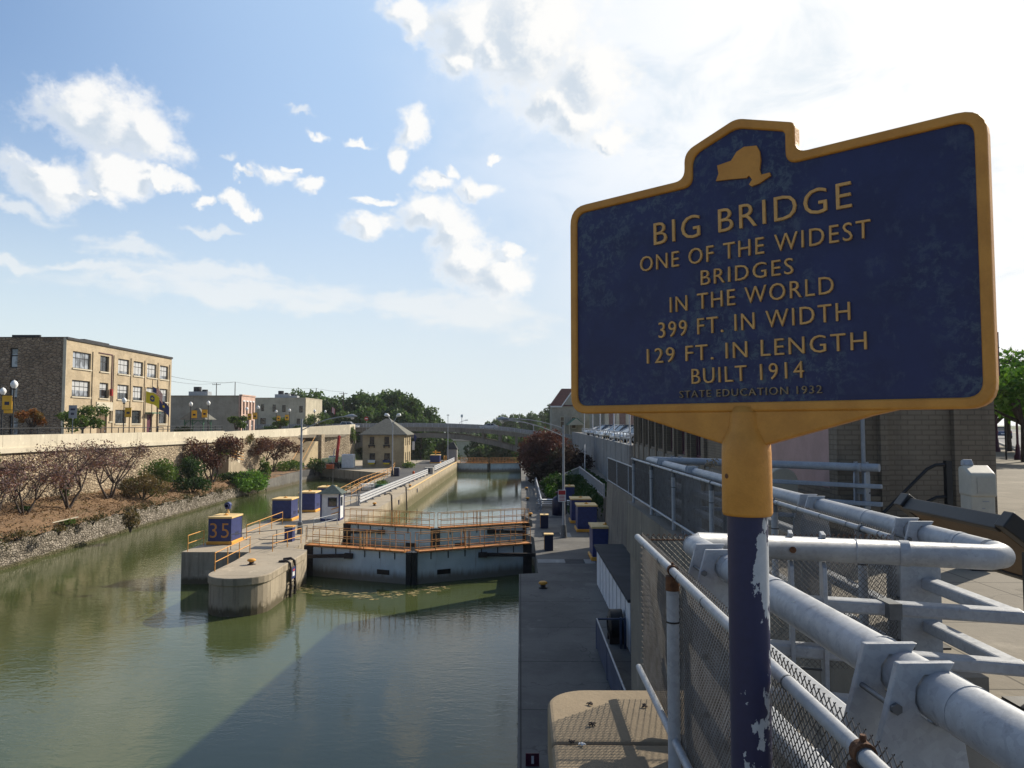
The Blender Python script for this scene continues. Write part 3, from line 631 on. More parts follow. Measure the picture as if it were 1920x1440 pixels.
# street beyond the building on the right
slab('right_street_ground', [(7.05,11.3),(60,11.3),(60,-59.9),(700,-60),(700,178),(12.3,178),(12.3,150),(9.0,60.3),(15,60.3),(15,52.5),(8.0,52.4),(7.4,45)], -2.3, ZS-0.004, 'sidewalk')
mb = M(); u = Vector((0.5,0.866,0)); n_ = Vector((0.866,-0.5,0))
c0 = atZ(1905,844,ZS)
p_ = [c0-u*80, c0+u*400, c0+u*400+n_*16, c0-u*80+n_*16]; mb.poly([(a.x,a.y,ZS+0.006) for a in p_]); structure('main_road', mb, 'road')
mb = M(); a = c0-u*80; b = c0+u*400
mb.beam((a.x,a.y,ZS+0.06),(b.x,b.y,ZS+0.06),0.3,0.14); structure('road_kerb', mb, 'pale_panel')
mb = M(); a = c0-u*80+n_*7.8; b = c0+u*400+n_*7.8; mb.beam((a.x,a.y,ZS+0.010),(b.x,b.y,ZS+0.010),0.14,0.002); a += n_*0.35; b += n_*0.35; mb.beam((a.x,a.y,ZS+0.010),(b.x,b.y,ZS+0.010),0.14,0.002)
structure('road_centre_line', mb, 'yellow_pale')
# left street plateau
slab('left_street_ground', [(-700,-60),(-45.2,-60),(-45.2,150),(-39.4,170),(-39.4,182),(-700,182)], -2.6, -2.05, 'sidewalk')
mb = M(); mb.poly([(-50.5,-60,-2.04),(-47.2,-60,-2.04),(-47.2,150,-2.04),(-50.5,150,-2.04)]); structure('left_road', mb, 'road')
slab('service_road', [(-45,113),(-38.6,121),(-37.7,133),(-37.69,172),(-45,172)], -9, -7.98, 'asphalt')
# left bank: slope between canal wall and retaining wall
XC = [(-10,-31.8),(15,-33.5),(51.6,-35.9),(76,-37.4),(102,-38.9),(120,-38.2),(142,-37.72)]
def lerp_tab(tab, y):
    for (a, va), (b, vb) in zip(tab, tab[1:]):
        if y <= b: return va+(vb-va)*max(0, (y-a))/(b-a)
    return tab[-1][1]
ZB = [(-10,-6.7),(64,-6.8),(90,-7.2),(112,-7.7),(142,-7.95)]
ZC = [(-10,-8.0),(76,-8.15),(102,-8.55),(116,-8.2),(124,-7.95),(142,-7.95)]
ys = [-10+0.9*i for i in range(169)]; NX = 16
mb = M(); rg = random.Random(3)
rows = []
for y in ys:
    xc = lerp_tab(XC, y)-0.25; zc = lerp_tab(ZC, y); zb = lerp_tab(ZB, y); r_ = []
    for j in range(NX+1):
        f = j/NX; am = 0.16 if y < 116 else 0.03
        r_.append((xc+(-45.05-xc)*f, y, zc+(zb-zc)*(f**0.8)+(rg.uniform(-1, 1)*am if j else -0.1)+am*1.4*math.sin(y*0.31+f*5)*math.sin(f*3.1)))
    rows.append(r_)
vs = [p for r_ in rows for p in r_]; mb._add(vs, [(i*(NX+1)+j, (i+1)*(NX+1)+j, (i+1)*(NX+1)+j+1, i*(NX+1)+j+1) for i in range(len(ys)-1) for j in range(NX)], True)
structure('bank_slope', mb, 'mulch')
def slope_pt(y, f):
    xc = lerp_tab(XC, y)-0.25; zc = lerp_tab(ZC, y); zb = lerp_tab(ZB, y); am = 0.16 if y < 116 else 0.03
    return (xc+(-45.05-xc)*f, y, zc+(zb-zc)*(f**0.8)+am*1.4*math.sin(y*0.31+f*5)*math.sin(f*3.1))
rg = random.Random(9); pt = []
for _ in range(15000):
    y = rg.uniform(40, 118); q_ = slope_pt(y, rg.random()); pt.append((q_[0], q_[1], q_[2]+rg.uniform(-0.05, 0.16)))
o = leaf_mesh('leaf_litter', pt, 0.10, 'litter', aspect=0.4); tag(o, 'dry brown litter and grass covering the left mulch bank', 'litter', kind='stuff')
pt = []
while len(pt) < 9000:
    y = rg.uniform(44, 114); dn = 0.5+0.5*math.sin(y*0.9)*math.sin(y*0.37+1)+0.3*math.sin(y*2.3)
    if rg.random() > max(0.06, dn-0.35): continue
    q_ = slope_pt(y, 0.0); dr_ = abs(rg.gauss(0, 0.42))
    pt.append((q_[0]+rg.uniform(-0.7, 0.42), y, q_[2]-dr_+rg.uniform(-0.1, 0.45)))
o = leaf_mesh('wall_weeds', pt, 0.10, 'weeds', aspect=0.45); tag(o, 'dry green and brown weeds along the broken top of the canal wall', 'weeds', kind='stuff')
# rubble canal wall with a ragged top
def canal_wall(name, y0, y1, mat_, label, rag):
    mb = M(); yy = []; y = y0
    while y < y1: yy.append(y); y += 0.45
    yy.append(y1); NZ = 9; vs = []
    for y in yy:
        xc = lerp_tab(XC, y); zt = lerp_tab(ZC, y)+rg.uniform(-0.28, 0.10)*rag
        for k in range(NZ+1):
            f = k/NZ; vs.append((xc+rg.uniform(-0.10, 0.10)*rag+(1-f)*0.22, y, -11.5+(zt+11.5)*f))
        for dx in (0.55, 1.1): vs.append((xc-dx, y, zt+rg.uniform(-0.1, 0.05)*rag-dx*0.25))
    C = NZ+3
    mb._add(vs, [(i*C+k, (i+1)*C+k, (i+1)*C+k+1, i*C+k+1) for i in range(len(yy)-1) for k in range(C-1)], False)
    return tag(mb.build(name, mat_), label, 'wall')
canal_wall('canal_wall', -10, 113, 'bank_rubble', 'ragged low rubble stone wall along the left edge of the water below the mulch bank', 1.0)
canal_wall('canal_wall', 113, 142, 'quay_conc', 'smooth concrete canal wall beyond the ivy, below the service road', 0.15)
# ------------------------------------------------------------------ far terrain
mb = M()
mb.poly([(-4000,182,-3),(-46,182,-3),(-105,900,-3),(-4000,900,-3)]); mb.poly([(12,178,-3),(4000,178,-3),(4000,900,-3),(-40,900,-3)])
mb.poly([(-4000,900,-3),(4000,900,-3),(4000,5000,-3),(-4000,5000,-3)])
mb.poly([(-46,182,-3),(-30,182,-25),(-88,900,-25),(-105,900,-3)]); mb.poly([(0,178,-25),(12,178,-3),(-40,900,-3),(-56,900,-25)])
mb.poly([(-4000,-3000,-3.2),(-60,-3000,-3.2),(-60,182,-3.2),(-4000,182,-3.2)]); mb.poly([(60,-3000,-3.2),(4000,-3000,-3.2),(4000,178,-3.2),(60,178,-3.2)]); mb.poly([(-60,-3000,-3.2),(60,-3000,-3.2),(60,-60,-3.2),(-60,-60,-3.2)])
structure('terrain', mb, 'grass')
mb = M(); mb.poly([(-30,182,-24.9),(0,178,-24.9),(-56,905,-24.9),(-88,905,-24.9)]); structure('lower_canal_water', mb, 'water')
# ------------------------------------------------------------------ far arch bridge
Y0 = 178.0; Y1 = 190.0
PR = [(-75,0.0),(-60,0.1),(-42.7,0.28),(-33,0.42),(-24.9,0.46),(-17.3,0.36),(-9.4,0.06),(-3,-0.55),(2.9,-1.35),(6.6,-1.8),(16,-2.7)]
def prz(x): return lerp_tab(PR, x)
br = thing('arch_bridge', (-20, Y0, -3), 'concrete arch road bridge crossing the canal beyond the far lock gate', 'bridge')
xs = [-75+1.5*i for i in range(61)]
def strip(z_up, z_dn, y0, y1, mat_, name):
    mb = M()
    for a, b in zip(xs, xs[1:]):
        ta, tb = z_up(a), z_up(b); da, db = z_dn(a), z_dn(b)
        mb._add([(a,y0,da),(b,y0,db),(b,y1,db),(a,y1,da),(a,y0,ta),(b,y0,tb),(b,y1,tb),(a,y1,ta)], [(0,3,2,1),(4,5,6,7),(0,1,5,4),(2,3,7,6)])
    return mb.build(name, mat_, br, world=True)
strip(lambda x: prz(x)-0.98, lambda x: prz(x)-1.95, Y0, Y1, 'bridge_conc', 'deck')
strip(lambda x: prz(x)-0.83, lambda x: prz(x)-0.975, Y0-0.25, Y0+0.4, 'pale_panel', 'ledge')
INT = [(-46,-8.0),(-44,-7.0),(-41,-5.9),(-35.5,-4.5),(-29,-3.35),(-22,-2.95),(-13.7,-3.45),(-6.2,-4.9),(-0.9,-6.35),(2.0,-7.4),(3.2,-8.0)]
for yy in (Y0+0.35, Y1-1.6):
    mb = M(); x = -46.0
    while x < 3.2:
        b = min(x+1.23, 3.2); za, zb = lerp_tab(INT, x), lerp_tab(INT, b)
        mb._add([(x,yy,za),(b,yy,zb),(b,yy+1.2,zb),(x,yy+1.2,za),(x,yy,za+1.15),(b,yy,zb+1.15),(b,yy+1.2,zb+1.15),(x,yy+1.2,za+1.15)], [(0,3,2,1),(4,5,6,7),(0,1,5,4),(2,3,7,6)])
        mb.box(b-0.06, yy-0.03, zb+0.05, b+0.06, yy+0.01, zb+1.1)
        x = b
    mb.build('arch_rib', 'bridge_conc', br, world=True)
for x in (-42,-38,-34,-9,-5,-1,2.2):
    each('spandrel_column','bridge_conc',br,[(x-0.3, yy, lerp_tab(INT, x)+1.0, x+0.3, yy+0.6, prz(x)-1.9) for yy in (Y0+0.6, Y1-1.4)])
each('abutment','bridge_conc',br,[(3.0,Y0+0.01,-14,16,Y1-0.01,-3.6),(-75,Y0+0.01,-14,-45.9,Y1-0.01,-1.9)])
each('railing_post','galv',br,[(x-0.06, Y0, prz(x)-0.83, x+0.06, Y0+0.1, prz(x)+0.02) for x in xs if x < 12])
for k in range(6):
    mb = M()
    for a, b in zip(xs, xs[1:]): mb.beam((a,Y0+0.05,prz(a)-0.72+0.145*k),(b,Y0+0.05,prz(b)-0.72+0.145*k),0.04,0.07 if k < 5 else 0.10)
    mb.build('railing_bar', 'galv', br, world=True)
mb = M()
for a, b in zip(xs, xs[1:]): mb.beam((a,Y1-0.5,prz(a)-0.45),(b,Y1-0.5,prz(b)-0.45),0.2,0.9)
mb.build('far_parapet', 'bridge_conc', br, world=True)
# ================================================================== ISLAND AND LOCK
def gate(label, hl, hr, mitre, ztop, zbot, rail_gap, full=True):
    g = thing('lock_gate', (mitre[0], mitre[1], zbot), label, 'lock gate', 'mitre gates of the lock')
    for si, h in enumerate((hl, hr)):
        a = Vector((h[0], h[1], 0)); b = Vector((mitre[0], mitre[1], 0)); d = (b-a).normalized(); L = (b-a).length
        nrm = Vector((d.y, -d.x, 0)) if d.x > 0 else Vector((-d.y, d.x, 0))      # towards the camera
        e = b-d*0.28
        mb = M(); mb.beam(a+Vector((0,0,(ztop+zbot)/2-0.06)), e+Vector((0,0,(ztop+zbot)/2-0.06)), 0.5, ztop-zbot-0.12); lf = mb.build('leaf_panel', 'gate_leaf', g, world=True)
        if full:
            mb = M()
            for f in (0.75,):
                c = a.lerp(b, f)+nrm*0.26; mb.beam(c-d*0.45+Vector((0,0,-9.35)), c+d*0.45+Vector((0,0,-9.35)), 0.06, 0.3)
            mb.build('grating', 'black', lf, world=True)
            for i in range(1, 7):
                c = a.lerp(b, i/7)+nrm*0.262; each('bracket', 'black', lf, [(c.x-0.03, c.y-0.03, ztop-0.55, c.x+0.03, c.y+0.03, ztop-0.13)])
        mb = M(); mb.box(b.x-0.34 if d.x > 0 else b.x+0.02, b.y-0.40, zbot, b.x-0.02 if d.x > 0 else b.x+0.34, b.y+0.3, ztop-0.03); mb.build('mitre_post', 'black', g, world=True)
        mb = M(); q_ = a+d*0.35; mb.box(a.x-0.3, a.y-0.42, zbot, a.x+0.3, a.y+0.42, ztop-0.03); mb.build('hinge_post', 'dark_iron', g, world=True)
        mb = M(); mb.beam(a+nrm*0.1+Vector((0,0,ztop)), e+nrm*0.1+Vector((0,0,ztop)), 0.80, 0.07); wk = mb.build('walkway', 'gate_orange', g, world=True)
        # railings on both sides of the walkway
        for s_ in (0.47, -0.27):
            st = a+nrm*s_; en = e+nrm*s_; zz = ztop+0.035
            k = 7 if full else 10
            mb = M()
            for i in range(k+1):
                p_ = st.lerp(en, i/k); mb.cyl((p_.x,p_.y,zz),(p_.x,p_.y,zz+1.08),0.022,n=5)
            for hh in (1.08, 0.55, 0.12) if full else (1.08, 0.8, 0.5, 0.25):
                mb.cyl((st.x,st.y,zz+hh),(en.x,en.y,zz+hh),0.024,n=5)
            if full:    # a doubled post in the middle of the run
                for f in (0.56, 0.60):
                    p_ = st.lerp(en, f); mb.cyl((p_.x,p_.y,zz),(p_.x,p_.y,zz+1.1),0.03,n=5)
            mb.build('railing', 'gate_rail', g, world=True)
        if full:        # operating arm from the wall recess to the leaf
            mid = a.lerp(b, 0.42)+nrm*0.30+Vector((0,0,ztop-0.52)); wl = a+nrm*1.7-d*0.6+Vector((0,0,ztop-0.62))
            mb = M(); mb.beam(wl, mid, 0.20, 0.22); mb.box(mid.x-0.28,mid.y-0.22,mid.z-0.16,mid.x+0.28,mid.y+0.22,mid.z+0.16)
            mb.build('operating_arm', 'dark_iron', g, world=True)
    return g
# leaf panel paint: pale blue with a brown stained foot
m, t, p = newmat('gate_leaf'); co = t.node('ShaderNodeNewGeometry').outputs['Position']
s = t.node('ShaderNodeSeparateXYZ'); t.l.new(co, s.inputs[0]); n1 = t.noise(co, 0.8, 6, 0.65); n2 = t.noise(t.mapping(co, (2, 2, 0.15)), 1.5, 5, 0.7)
col = t.mix(t.step(n1, 0.35, 0.65), (0.56, 0.64, 0.66), (0.47, 0.55, 0.57))
zz = t.math('ADD', s.outputs[2], t.math('MULTIPLY', t.math('SUBTRACT', n2, 0.5), 0.8))
col = t.mix(t.step(zz, -9.75, -9.1, 0.9, 0.0), col, (0.16, 0.135, 0.095))
col = t.mix(t.math('MULTIPLY', t.step(n2, 0.58, 0.74), 0.45), col, (0.18, 0.12, 0.07))
t.put(p.inputs['Base Color'], col); p.inputs['Roughness'].default_value = 0.6; MT['gate_leaf'] = m
dm('gate_rail', (0.58, 0.33, 0.12), (0.35, 0.15, 0.05), scale=2, rough=0.65, bump=0)
gate('nearest pair of pale blue lock gates with orange railings, closed across the canal', (-14.1,50.4), (0.45,51.2), (-6.85,47.6), -7.95, -12, 0.5)
gate('second pair of pale blue lock gates with thin railings, just behind the nearest pair', (-14.1,61.4), (0.45,61.8), (-6.6,58.4), -7.95, -12, 0.5)
gate('farthest lock gate with dense orange railing at the end of the chamber', (-13.9,163.2), (0.3,163.2), (-6.8,161), -8.15, -12, 0.3, full=False)

# floating scum line on the water before the gates
mb = M(); rg = random.Random(5)
path_ = [atZ(550,1098,ZW),atZ(600,1109,ZW),atZ(660,1116,ZW),atZ(720,1118,ZW),atZ(780,1111,ZW),atZ(835,1101,ZW)]
for a, b in zip(path_, path_[1:]):
    for i in range(45):
        c = a.lerp(b, rg.random()); c.x += rg.gauss(0, 0.25); c.y += rg.gauss(0, 0.30)+rg.choice((-0.35,0.3)); rr = rg.uniform(0.015, 0.055); st = rg.uniform(2, 6)
        mb.poly([(c.x+rr*st*math.cos(k*math.pi/3), c.y+rr*math.sin(k*math.pi/3), ZW+0.012) for k in range(6)])
o = mb.build('floating_scum', 'scum' if 'scum' in MT else 'mulch'); tag(o, 'tan streak of floating scum on the water before the nearest gates', 'scum', kind='stuff')
dm('scum', (0.52, 0.41, 0.20), (0.36, 0.28, 0.13), scale=3, rough=1, world=True); o.data.materials.clear(); o.data.materials.append(MT['scum'])

# ---- blue machine boxes
def blue_box(x0, y0, wd, dp, h, label, knob=True, num=None):
    t_ = thing('machine_box', (x0+wd/2, y0+dp/2, ZQ), label, 'machinery box', 'blue machine boxes beside the lock')
    mb = M(); mb.box(-wd/2-0.10,-dp/2-0.10,0.0,wd/2+0.10,dp/2+0.10,0.22); mb.build('plinth', 'yellow', t_, bevel=0.05)
    mb = M(); mb.box(-wd/2,-dp/2,0.22,wd/2,dp/2,h-0.12); mb.build('housing', 'navy', t_, bevel=0.02)
    mb = M(); mb.box(-wd/2-0.06,-dp/2-0.06,h-0.12,wd/2+0.06,dp/2+0.06,h); mb.build('lid', 'yellow_pale', t_, bevel=0.02)
    mb = M(); mb.cyl((0.02,0,h),(0.02,0,h+0.05),0.16,n=10); mb.cyl((0.02,0,h+0.05),(0.02,0,h+0.12),0.08,0.04,n=10); mb.build('lid_cap', 'yellow', t_)
    mb = M(); mb.box(-wd/2+0.12,-dp/2-0.003,0.34,wd/2-0.12,-dp/2+0.01,h-0.26) if not num else mb.box(wd/2-0.01,-dp/2+0.2,0.34,wd/2+0.003,dp/2-0.2,h-0.26); mb.build('door', 'navy', t_, bevel=0.004)
    for k in range(4): mb = M(); mb.box(wd/2+0.004,-0.3,0.5+0.07*k,wd/2+0.02,0.3,0.53+0.07*k); mb.build('louvre', 'navy_dark', t_)
    for zz in (0.5,h-0.45): mb = M(); mb.cyl((wd/2+0.012,dp/2-0.22,zz),(wd/2+0.012,dp/2-0.22,zz+0.12),0.018,n=6); mb.build('hinge', 'grey_steel', t_)
    if num:
        mt = Matrix.Translation((-wd/2+0.12,-dp/2-0.004,0.45)) @ Matrix.Rotation(R(90), 4, 'X')
        text_into('number', num, 'tan_num', t_, mt, wd-0.28, 0.98, 0.012)
    return t_
dm('tan_num', (0.60, 0.28, 0.07), (0.46, 0.20, 0.045), scale=6, rough=0.7, bump=0)
b35 = blue_box(-20.95,50.3,1.55,2.0,1.85,'dark blue box painted with the orange number 35 at the pier head',num='35')
blue_box(-20.75,62.6,1.6,1.9,1.85,'dark blue box with pale lid beside the tall grey light pole on the island')
blue_box(-20.4,68.9,1.5,1.9,1.85,'wide blue box with orange foot between the light pole and the booth')
blue_box(-20.2,74.6,1.4,1.9,1.85,'partly hidden blue box just behind the booth, farthest of the island row')
blue_box(4.27,56.5,1.45,2.0,2.0,'tall dark blue box with rounded cap standing on the shaded right quay')
blue_box(4.15,61.5,1.6,2.0,2.0,'blue box directly behind the tall one on the shaded right quay')
blue_box(4.25,44.6,1.7,2.0,2.0,'blue box half hidden behind the white walled shed on the right quay')
blue_box(4.4,75.5,1.0,1.5,1.9,'small far blue box below the green slope on the right quay')
blue_box(-19.0,157.2,2.0,2.4,1.75,'blue box with a yellow raised lid by the far end of the stone house')
# beacon on the box 35
s_ = thing('signal_light', (-20.1,51.5,ZQ+1.97), 'blue cowled signal light on top of the box numbered 35', 'signal light')
mb = M(); mb.cyl((0,0,0),(0,0,0.10),0.10,n=10); mb.cyl((0,0,0.10),(0,0,0.28),0.05,n=8); mb.build('base', 'yellow_pale', s_)
mb = M(); mb.box(-0.15,-0.16,0.28,0.15,0.16,0.55); mb.cyl((-0.02,-0.16,0.55),(-0.02,0.18,0.55),0.2,n=14); mb.build('housing', 'navy', s_, bevel=0.02)
mb = M(); mb.cyl((0,-0.30,0.5),(0,-0.16,0.5),0.13,0.12,n=14,cap=False); mb.cyl((0,-0.28,0.36),(0,-0.16,0.36),0.08,n=12); mb.build('hood', 'navy', s_)
# yellow beam things at the far blue box
s_ = thing('yellow_davit', (-18.0,158.6,ZQ+1.87), 'yellow pivoting bar on the far blue box beside the stone house', 'davit')
mb = M(); mb.cyl((0,0,0),(0,0,0.8),0.12,n=8); mb.build('post', 'yellow', s_)
mb = M(); mb.beam((-0.6,0,0.4),(1.0,0,0.35),0.25,0.22); mb.build('bar', 'yellow', s_)
# small blue cabinets
def cabinet(x, y, wd, dp, h, label, trim='yellow_pale'):
    t_ = thing('blue_cabinet', (x, y, ZQ), label, 'cabinet', 'low blue control cabinets')
    mb = M(); mb.box(-wd/2,-dp/2,0,wd/2,dp/2,h-0.06); mb.build('housing', 'navy_dark' if x > 0 else 'navy', t_, bevel=0.01)
    mb = M(); mb.box(-wd/2-0.03,-dp/2-0.03,h-0.06,wd/2+0.03,dp/2+0.03,h); mb.build('lid', trim, t_)
    mb = M(); mb.box(-wd/2-0.02,-dp/2+0.05,0.05,-wd/2-0.003,dp/2-0.05,h-0.1); mb.build('side_panel', 'rail_yellow', t_)
cabinet(-15.95,51.9,0.55,0.6,1.05,'small blue cabinet with yellow top at the foot of the tall grey light pole','yellow')
cabinet(1.85,58.8,0.6,0.7,1.05,'low dark blue cabinet with white top beside the second pair of gates')
cabinet(1.80,48.4,0.55,0.6,1.05,'low dark blue cabinet with slanted yellow side beside the nearest gates')
# bollards
def bollard(x, y, label, r=0.16):
    t_ = thing('bollard', (x, y, ZQ), label, 'bollard', 'yellow mooring bollards')
    mb = M(); mb.lathe([(0.001,0),(r*1.3,0),(r*1.25,0.03),(r*0.75,0.05),(r*0.7,0.18)],n=14); mb.build('base', 'dark_iron', t_)
    mb = M(); mb.lathe([(r*0.7,0.17),(r*1.25,0.22),(r*1.3,0.28),(r*0.9,0.33),(0.001,0.34)],n=14); mb.build('head', 'yellow', t_)
bollard(-15.45,43.2,'yellow mushroom bollard on the rounded pier head',0.19); bollard(1.1,37.2,'yellow capped bollard with pale ring on the shaded quay',0.17)
for i, (x, y, lb) in enumerate([(0.85,66,'rusty bollard nearest the second pair of gates on the right coping'),(0.75,80,'middle rusty bollard along the right coping'),(0.7,93,'rusty bollard on the right coping before the red bush'),(-14.5,74.5,'small rusty bollard below the near end of the white guard rail'),(-14.3,97,'small rusty bollard on the left coping half way along')]): bollard(x,y,lb,0.16)
# yellow pipe railings on the island
def yrail(label, pts, h=1.0, rails=(1.0,0.5), name='yellow_railing', mt='rail_yellow', grp='yellow pipe railings on the island', sp=1.9, r=0.026, cat='railing'):
    P = [Vector(p) for p in pts]
    t_ = thing(name, tuple(P[0]), label, cat, grp)
    posts_rails(name, t_, P, h, rails, r, r, mt, spacing=sp); return t_
yrail('yellow railing at the left front corner of the low pier, before box 35', [(-21.1,47.6,ZQ),(-21.1,50.0,ZQ)])
yrail('yellow railing along the left flank of the rounded pier head', [(-16.75,41.2,ZQ),(-17.0,47.2,ZQ)])
yrail('yellow railing between box 35 and the next blue box', [(-19.2,52.6,ZQ),(-19.2,60.5,ZQ)], sp=2.6)
yrail('short yellow railing beside the small cabinet under the light pole', [(-15.7,47.6,ZQ),(-14.9,51.0,ZQ)], sp=2.0)
yrail('thin dark railing across the pier between the pit and the light pole', [(-18.6,48.2,ZQ),(-16.3,50.2,ZQ),(-14.95,52.6,ZQ)], h=1.0, rails=(1.0,), mt='galv_dark', sp=3)
yrail('yellow double railing of the ramp descending towards the old channel', [(-19.9,81.0,ZQ),(-21.2,100,ZQ),(-21.3,123,ZQ),(-23.6,141,ZQ)], sp=3.2)
yrail('second yellow railing along the inner side of the same ramp', [(-18.6,82.5,ZQ),(-20.0,100,ZQ),(-20.6,121,ZQ)], sp=3.2)
yrail('small silver step rail in front of the booth', [(-15.6,56.6,ZQ),(-14.7,60.2,ZQ)], h=0.9, rails=(0.9,0.5), mt='galv', sp=1.8)
yrail('plain grey railing behind the booth by the picnic table', [(-17.6,72,ZQ),(-16.6,76,ZQ)], h=1.0, rails=(1.0,0.5), mt='galv', sp=1.4)
# white guard rails
def guard_rail(label, pts, sp):
    P = [Vector(p) for p in pts]; t_ = thing('guard_rail', tuple(P[0]), label, 'guard rail', 'white three bar guard rails along the chamber')
    tot = 0
    for i in range(len(P)-1):
        L = (P[i+1]-P[i]).length; k = round(L/sp)
        for j in range(k+1):
            q = P[i].lerp(P[i+1], j/k); mb = M(); mb.box(q.x-0.07,q.y-0.09,q.z,q.x+0.07,q.y+0.09,q.z+1.05); mb.box(q.x-0.18,q.y-0.16,q.z,q.x+0.18,q.y+0.16,q.z+0.06); mb.build('post', 'grey_steel', t_, world=True)
    for h in (0.42,0.70,0.98):
        mb = M()
        for i in range(len(P)-1): mb.beam(P[i]+Vector((0.1,0,h)),P[i+1]+Vector((0.1,0,h)),0.10,0.17)
        mb.build('rail', 'white_rail', t_, world=True)
guard_rail('white three bar guard rail along the near half of the left lock wall', [(-16.1,74.6,ZQ),(-14.85,119,ZQ)], 3.2)
guard_rail('grey three bar guard rail along the far half of the left lock wall', [(-14.75,127,ZQ),(-14.35,161,ZQ)], 3.2)
guard_rail('white guard rail seen end on along the right side of the chamber', [(1.85,70,ZQ),(2.0,118,ZQ)], 3.2)
t_ = thing('pump_housing', (-15.0,123,ZQ), 'pale box with dark panel in the gap of the left guard rail', 'housing'); mb = M(); mb.box(-0.7,-0.8,0,0.7,0.8,1.05); mb.build('housing', 'pale_panel', t_, bevel=0.03); mb = M(); mb.box(-0.3,-0.83,0.3,0.25,-0.803,0.9); mb.build('panel', 'roof_dark', t_)
# operator booth
b_ = thing('operator_booth', (-15.95,63.6,ZQ), 'white and blue operator booth with a grey hip roof beside the second gates', 'booth')
bw, bd, bh = 1.55, 1.5, 2.25
mb = M(); hole = [(0.55,1.15,1.35,1.95)]
wall_holes(mb, (-bw/2,-bd/2), (1,0), bw, 0.12, bh, hole, 0.1, (0,-1)); wall_holes(mb, (bw/2,-bd/2), (0,1), bd, 0.12, bh, [(0.35,1.15,1.15,1.95)], 0.1, (1,0))
mb.box(-bw/2,-bd/2+0.11,0.12,-bw/2+0.05,bd/2,bh); mb.box(-bw/2,bd/2-0.05,0.12,bw/2-0.11,bd/2,bh); mb.build('wall', 'white', b_)
mb = M(); mb.box(-bw/2-0.03,-bd/2-0.03,0,bw/2+0.03,bd/2+0.03,0.15)
for sx in (-1,1):
    for sy in (-1,1): mb.box(sx*(bw/2)-0.06,sy*(bd/2)-0.06,0.15,sx*(bw/2)+0.06,sy*(bd/2)+0.06,bh)
mb.build('trim', 'navy', b_)
for (o_, ux, nr, h) in (((-15.95-bw/2,63.6-bd/2),(1,0),(0,-1),(0.55,ZQ+1.15,1.35,ZQ+1.95)), ((-15.95+bw/2,63.6-bd/2),(0,1),(1,0),(0.35,ZQ+1.15,1.15,ZQ+1.95))): window(b_, o_, ux, nr, h, 0.08, 1, 1, 0.06, 'navy')
mb = M(); mb.frustum(-bw/2-0.28,-bd/2-0.28,bw/2+0.28,bd/2+0.28,bh,-0.08,-0.08,0.08,0.08,bh+0.68); mb.build('roof', 'shingle_green', b_)
mb = M(); mb.cyl((0,0,bh+0.6),(0,0,bh+3.0),0.018,n=5); mb.build('antenna', 'galv_dark', b_)
for zz in (0.55,0.95): mb = M(); mb.beam((0.1,-bd/2-0.04,zz),(0.75,-bd/2-0.04,zz+0.2),0.05,0.07); mb.build('stripe', 'rail_yellow', b_)
# picnic tables
def picnic(x, y, rz, label, top='wood'):
    t_ = thing('picnic_table', (x, y, ZQ), label, 'picnic table', 'picnic tables', rz)
    mb = M()
    for k in range(4): mb.box(-0.9,-0.38+0.195*k,0.72,0.9,-0.20+0.195*k,0.76)
    mb.build('tabletop', top, t_)
    for s_ in (-1,1):
        mb = M(); mb.box(-0.9,s_*0.62,0.42,0.9,s_*0.90,0.46); mb.build('bench', top, t_)
        mb = M(); mb.beam((s_*0.65,-0.75,0),(s_*0.65,0.25,0.72),0.06,0.09,(1,0,0)); mb.beam((s_*0.65,0.75,0),(s_*0.65,-0.25,0.72),0.06,0.09,(1,0,0)); mb.beam((s_*0.58,-0.85,0.40),(s_*0.58,0.85,0.40),0.05,0.09); mb.build('leg_frame', 'dark_iron', t_)
picnic(-19.0,92.5,0.2,'pale topped wooden picnic table behind the white guard rail on the island','white')
picnic(-19.9,88.5,0.2,'dark wooden picnic table behind the booth and the white guard rail','wood')
picnic(2.6,73.5,0.0,'white picnic table beside the finned tank on the right quay','white'); picnic(5.0,72.4,0.05,'dark picnic table partly behind the right light pole','white')
# finned tank
t_ = thing('storage_tank', (3.45,67.2,ZQ), 'dark blue round tank with small red lid on the right quay', 'tank')
mb = M(); mb.lathe([(0.001,0),(0.62,0),(0.62,1.35),(0.45,1.6),(0.2,1.7),(0.18,1.95)],n=18)
for k in range(18): a=2*math.pi*k/18; mb.box(0.61*math.cos(a)-0.02,0.61*math.sin(a)-0.02,0.1,0.66*math.cos(a)+0.02,0.66*math.sin(a)+0.02,1.3)
mb.build('body', 'navy_dark', t_); mb = M(); mb.lathe([(0.18,1.93),(0.42,1.97),(0.12,2.12),(0.001,2.13)],n=14); mb.build('lid', 'maroon', t_)
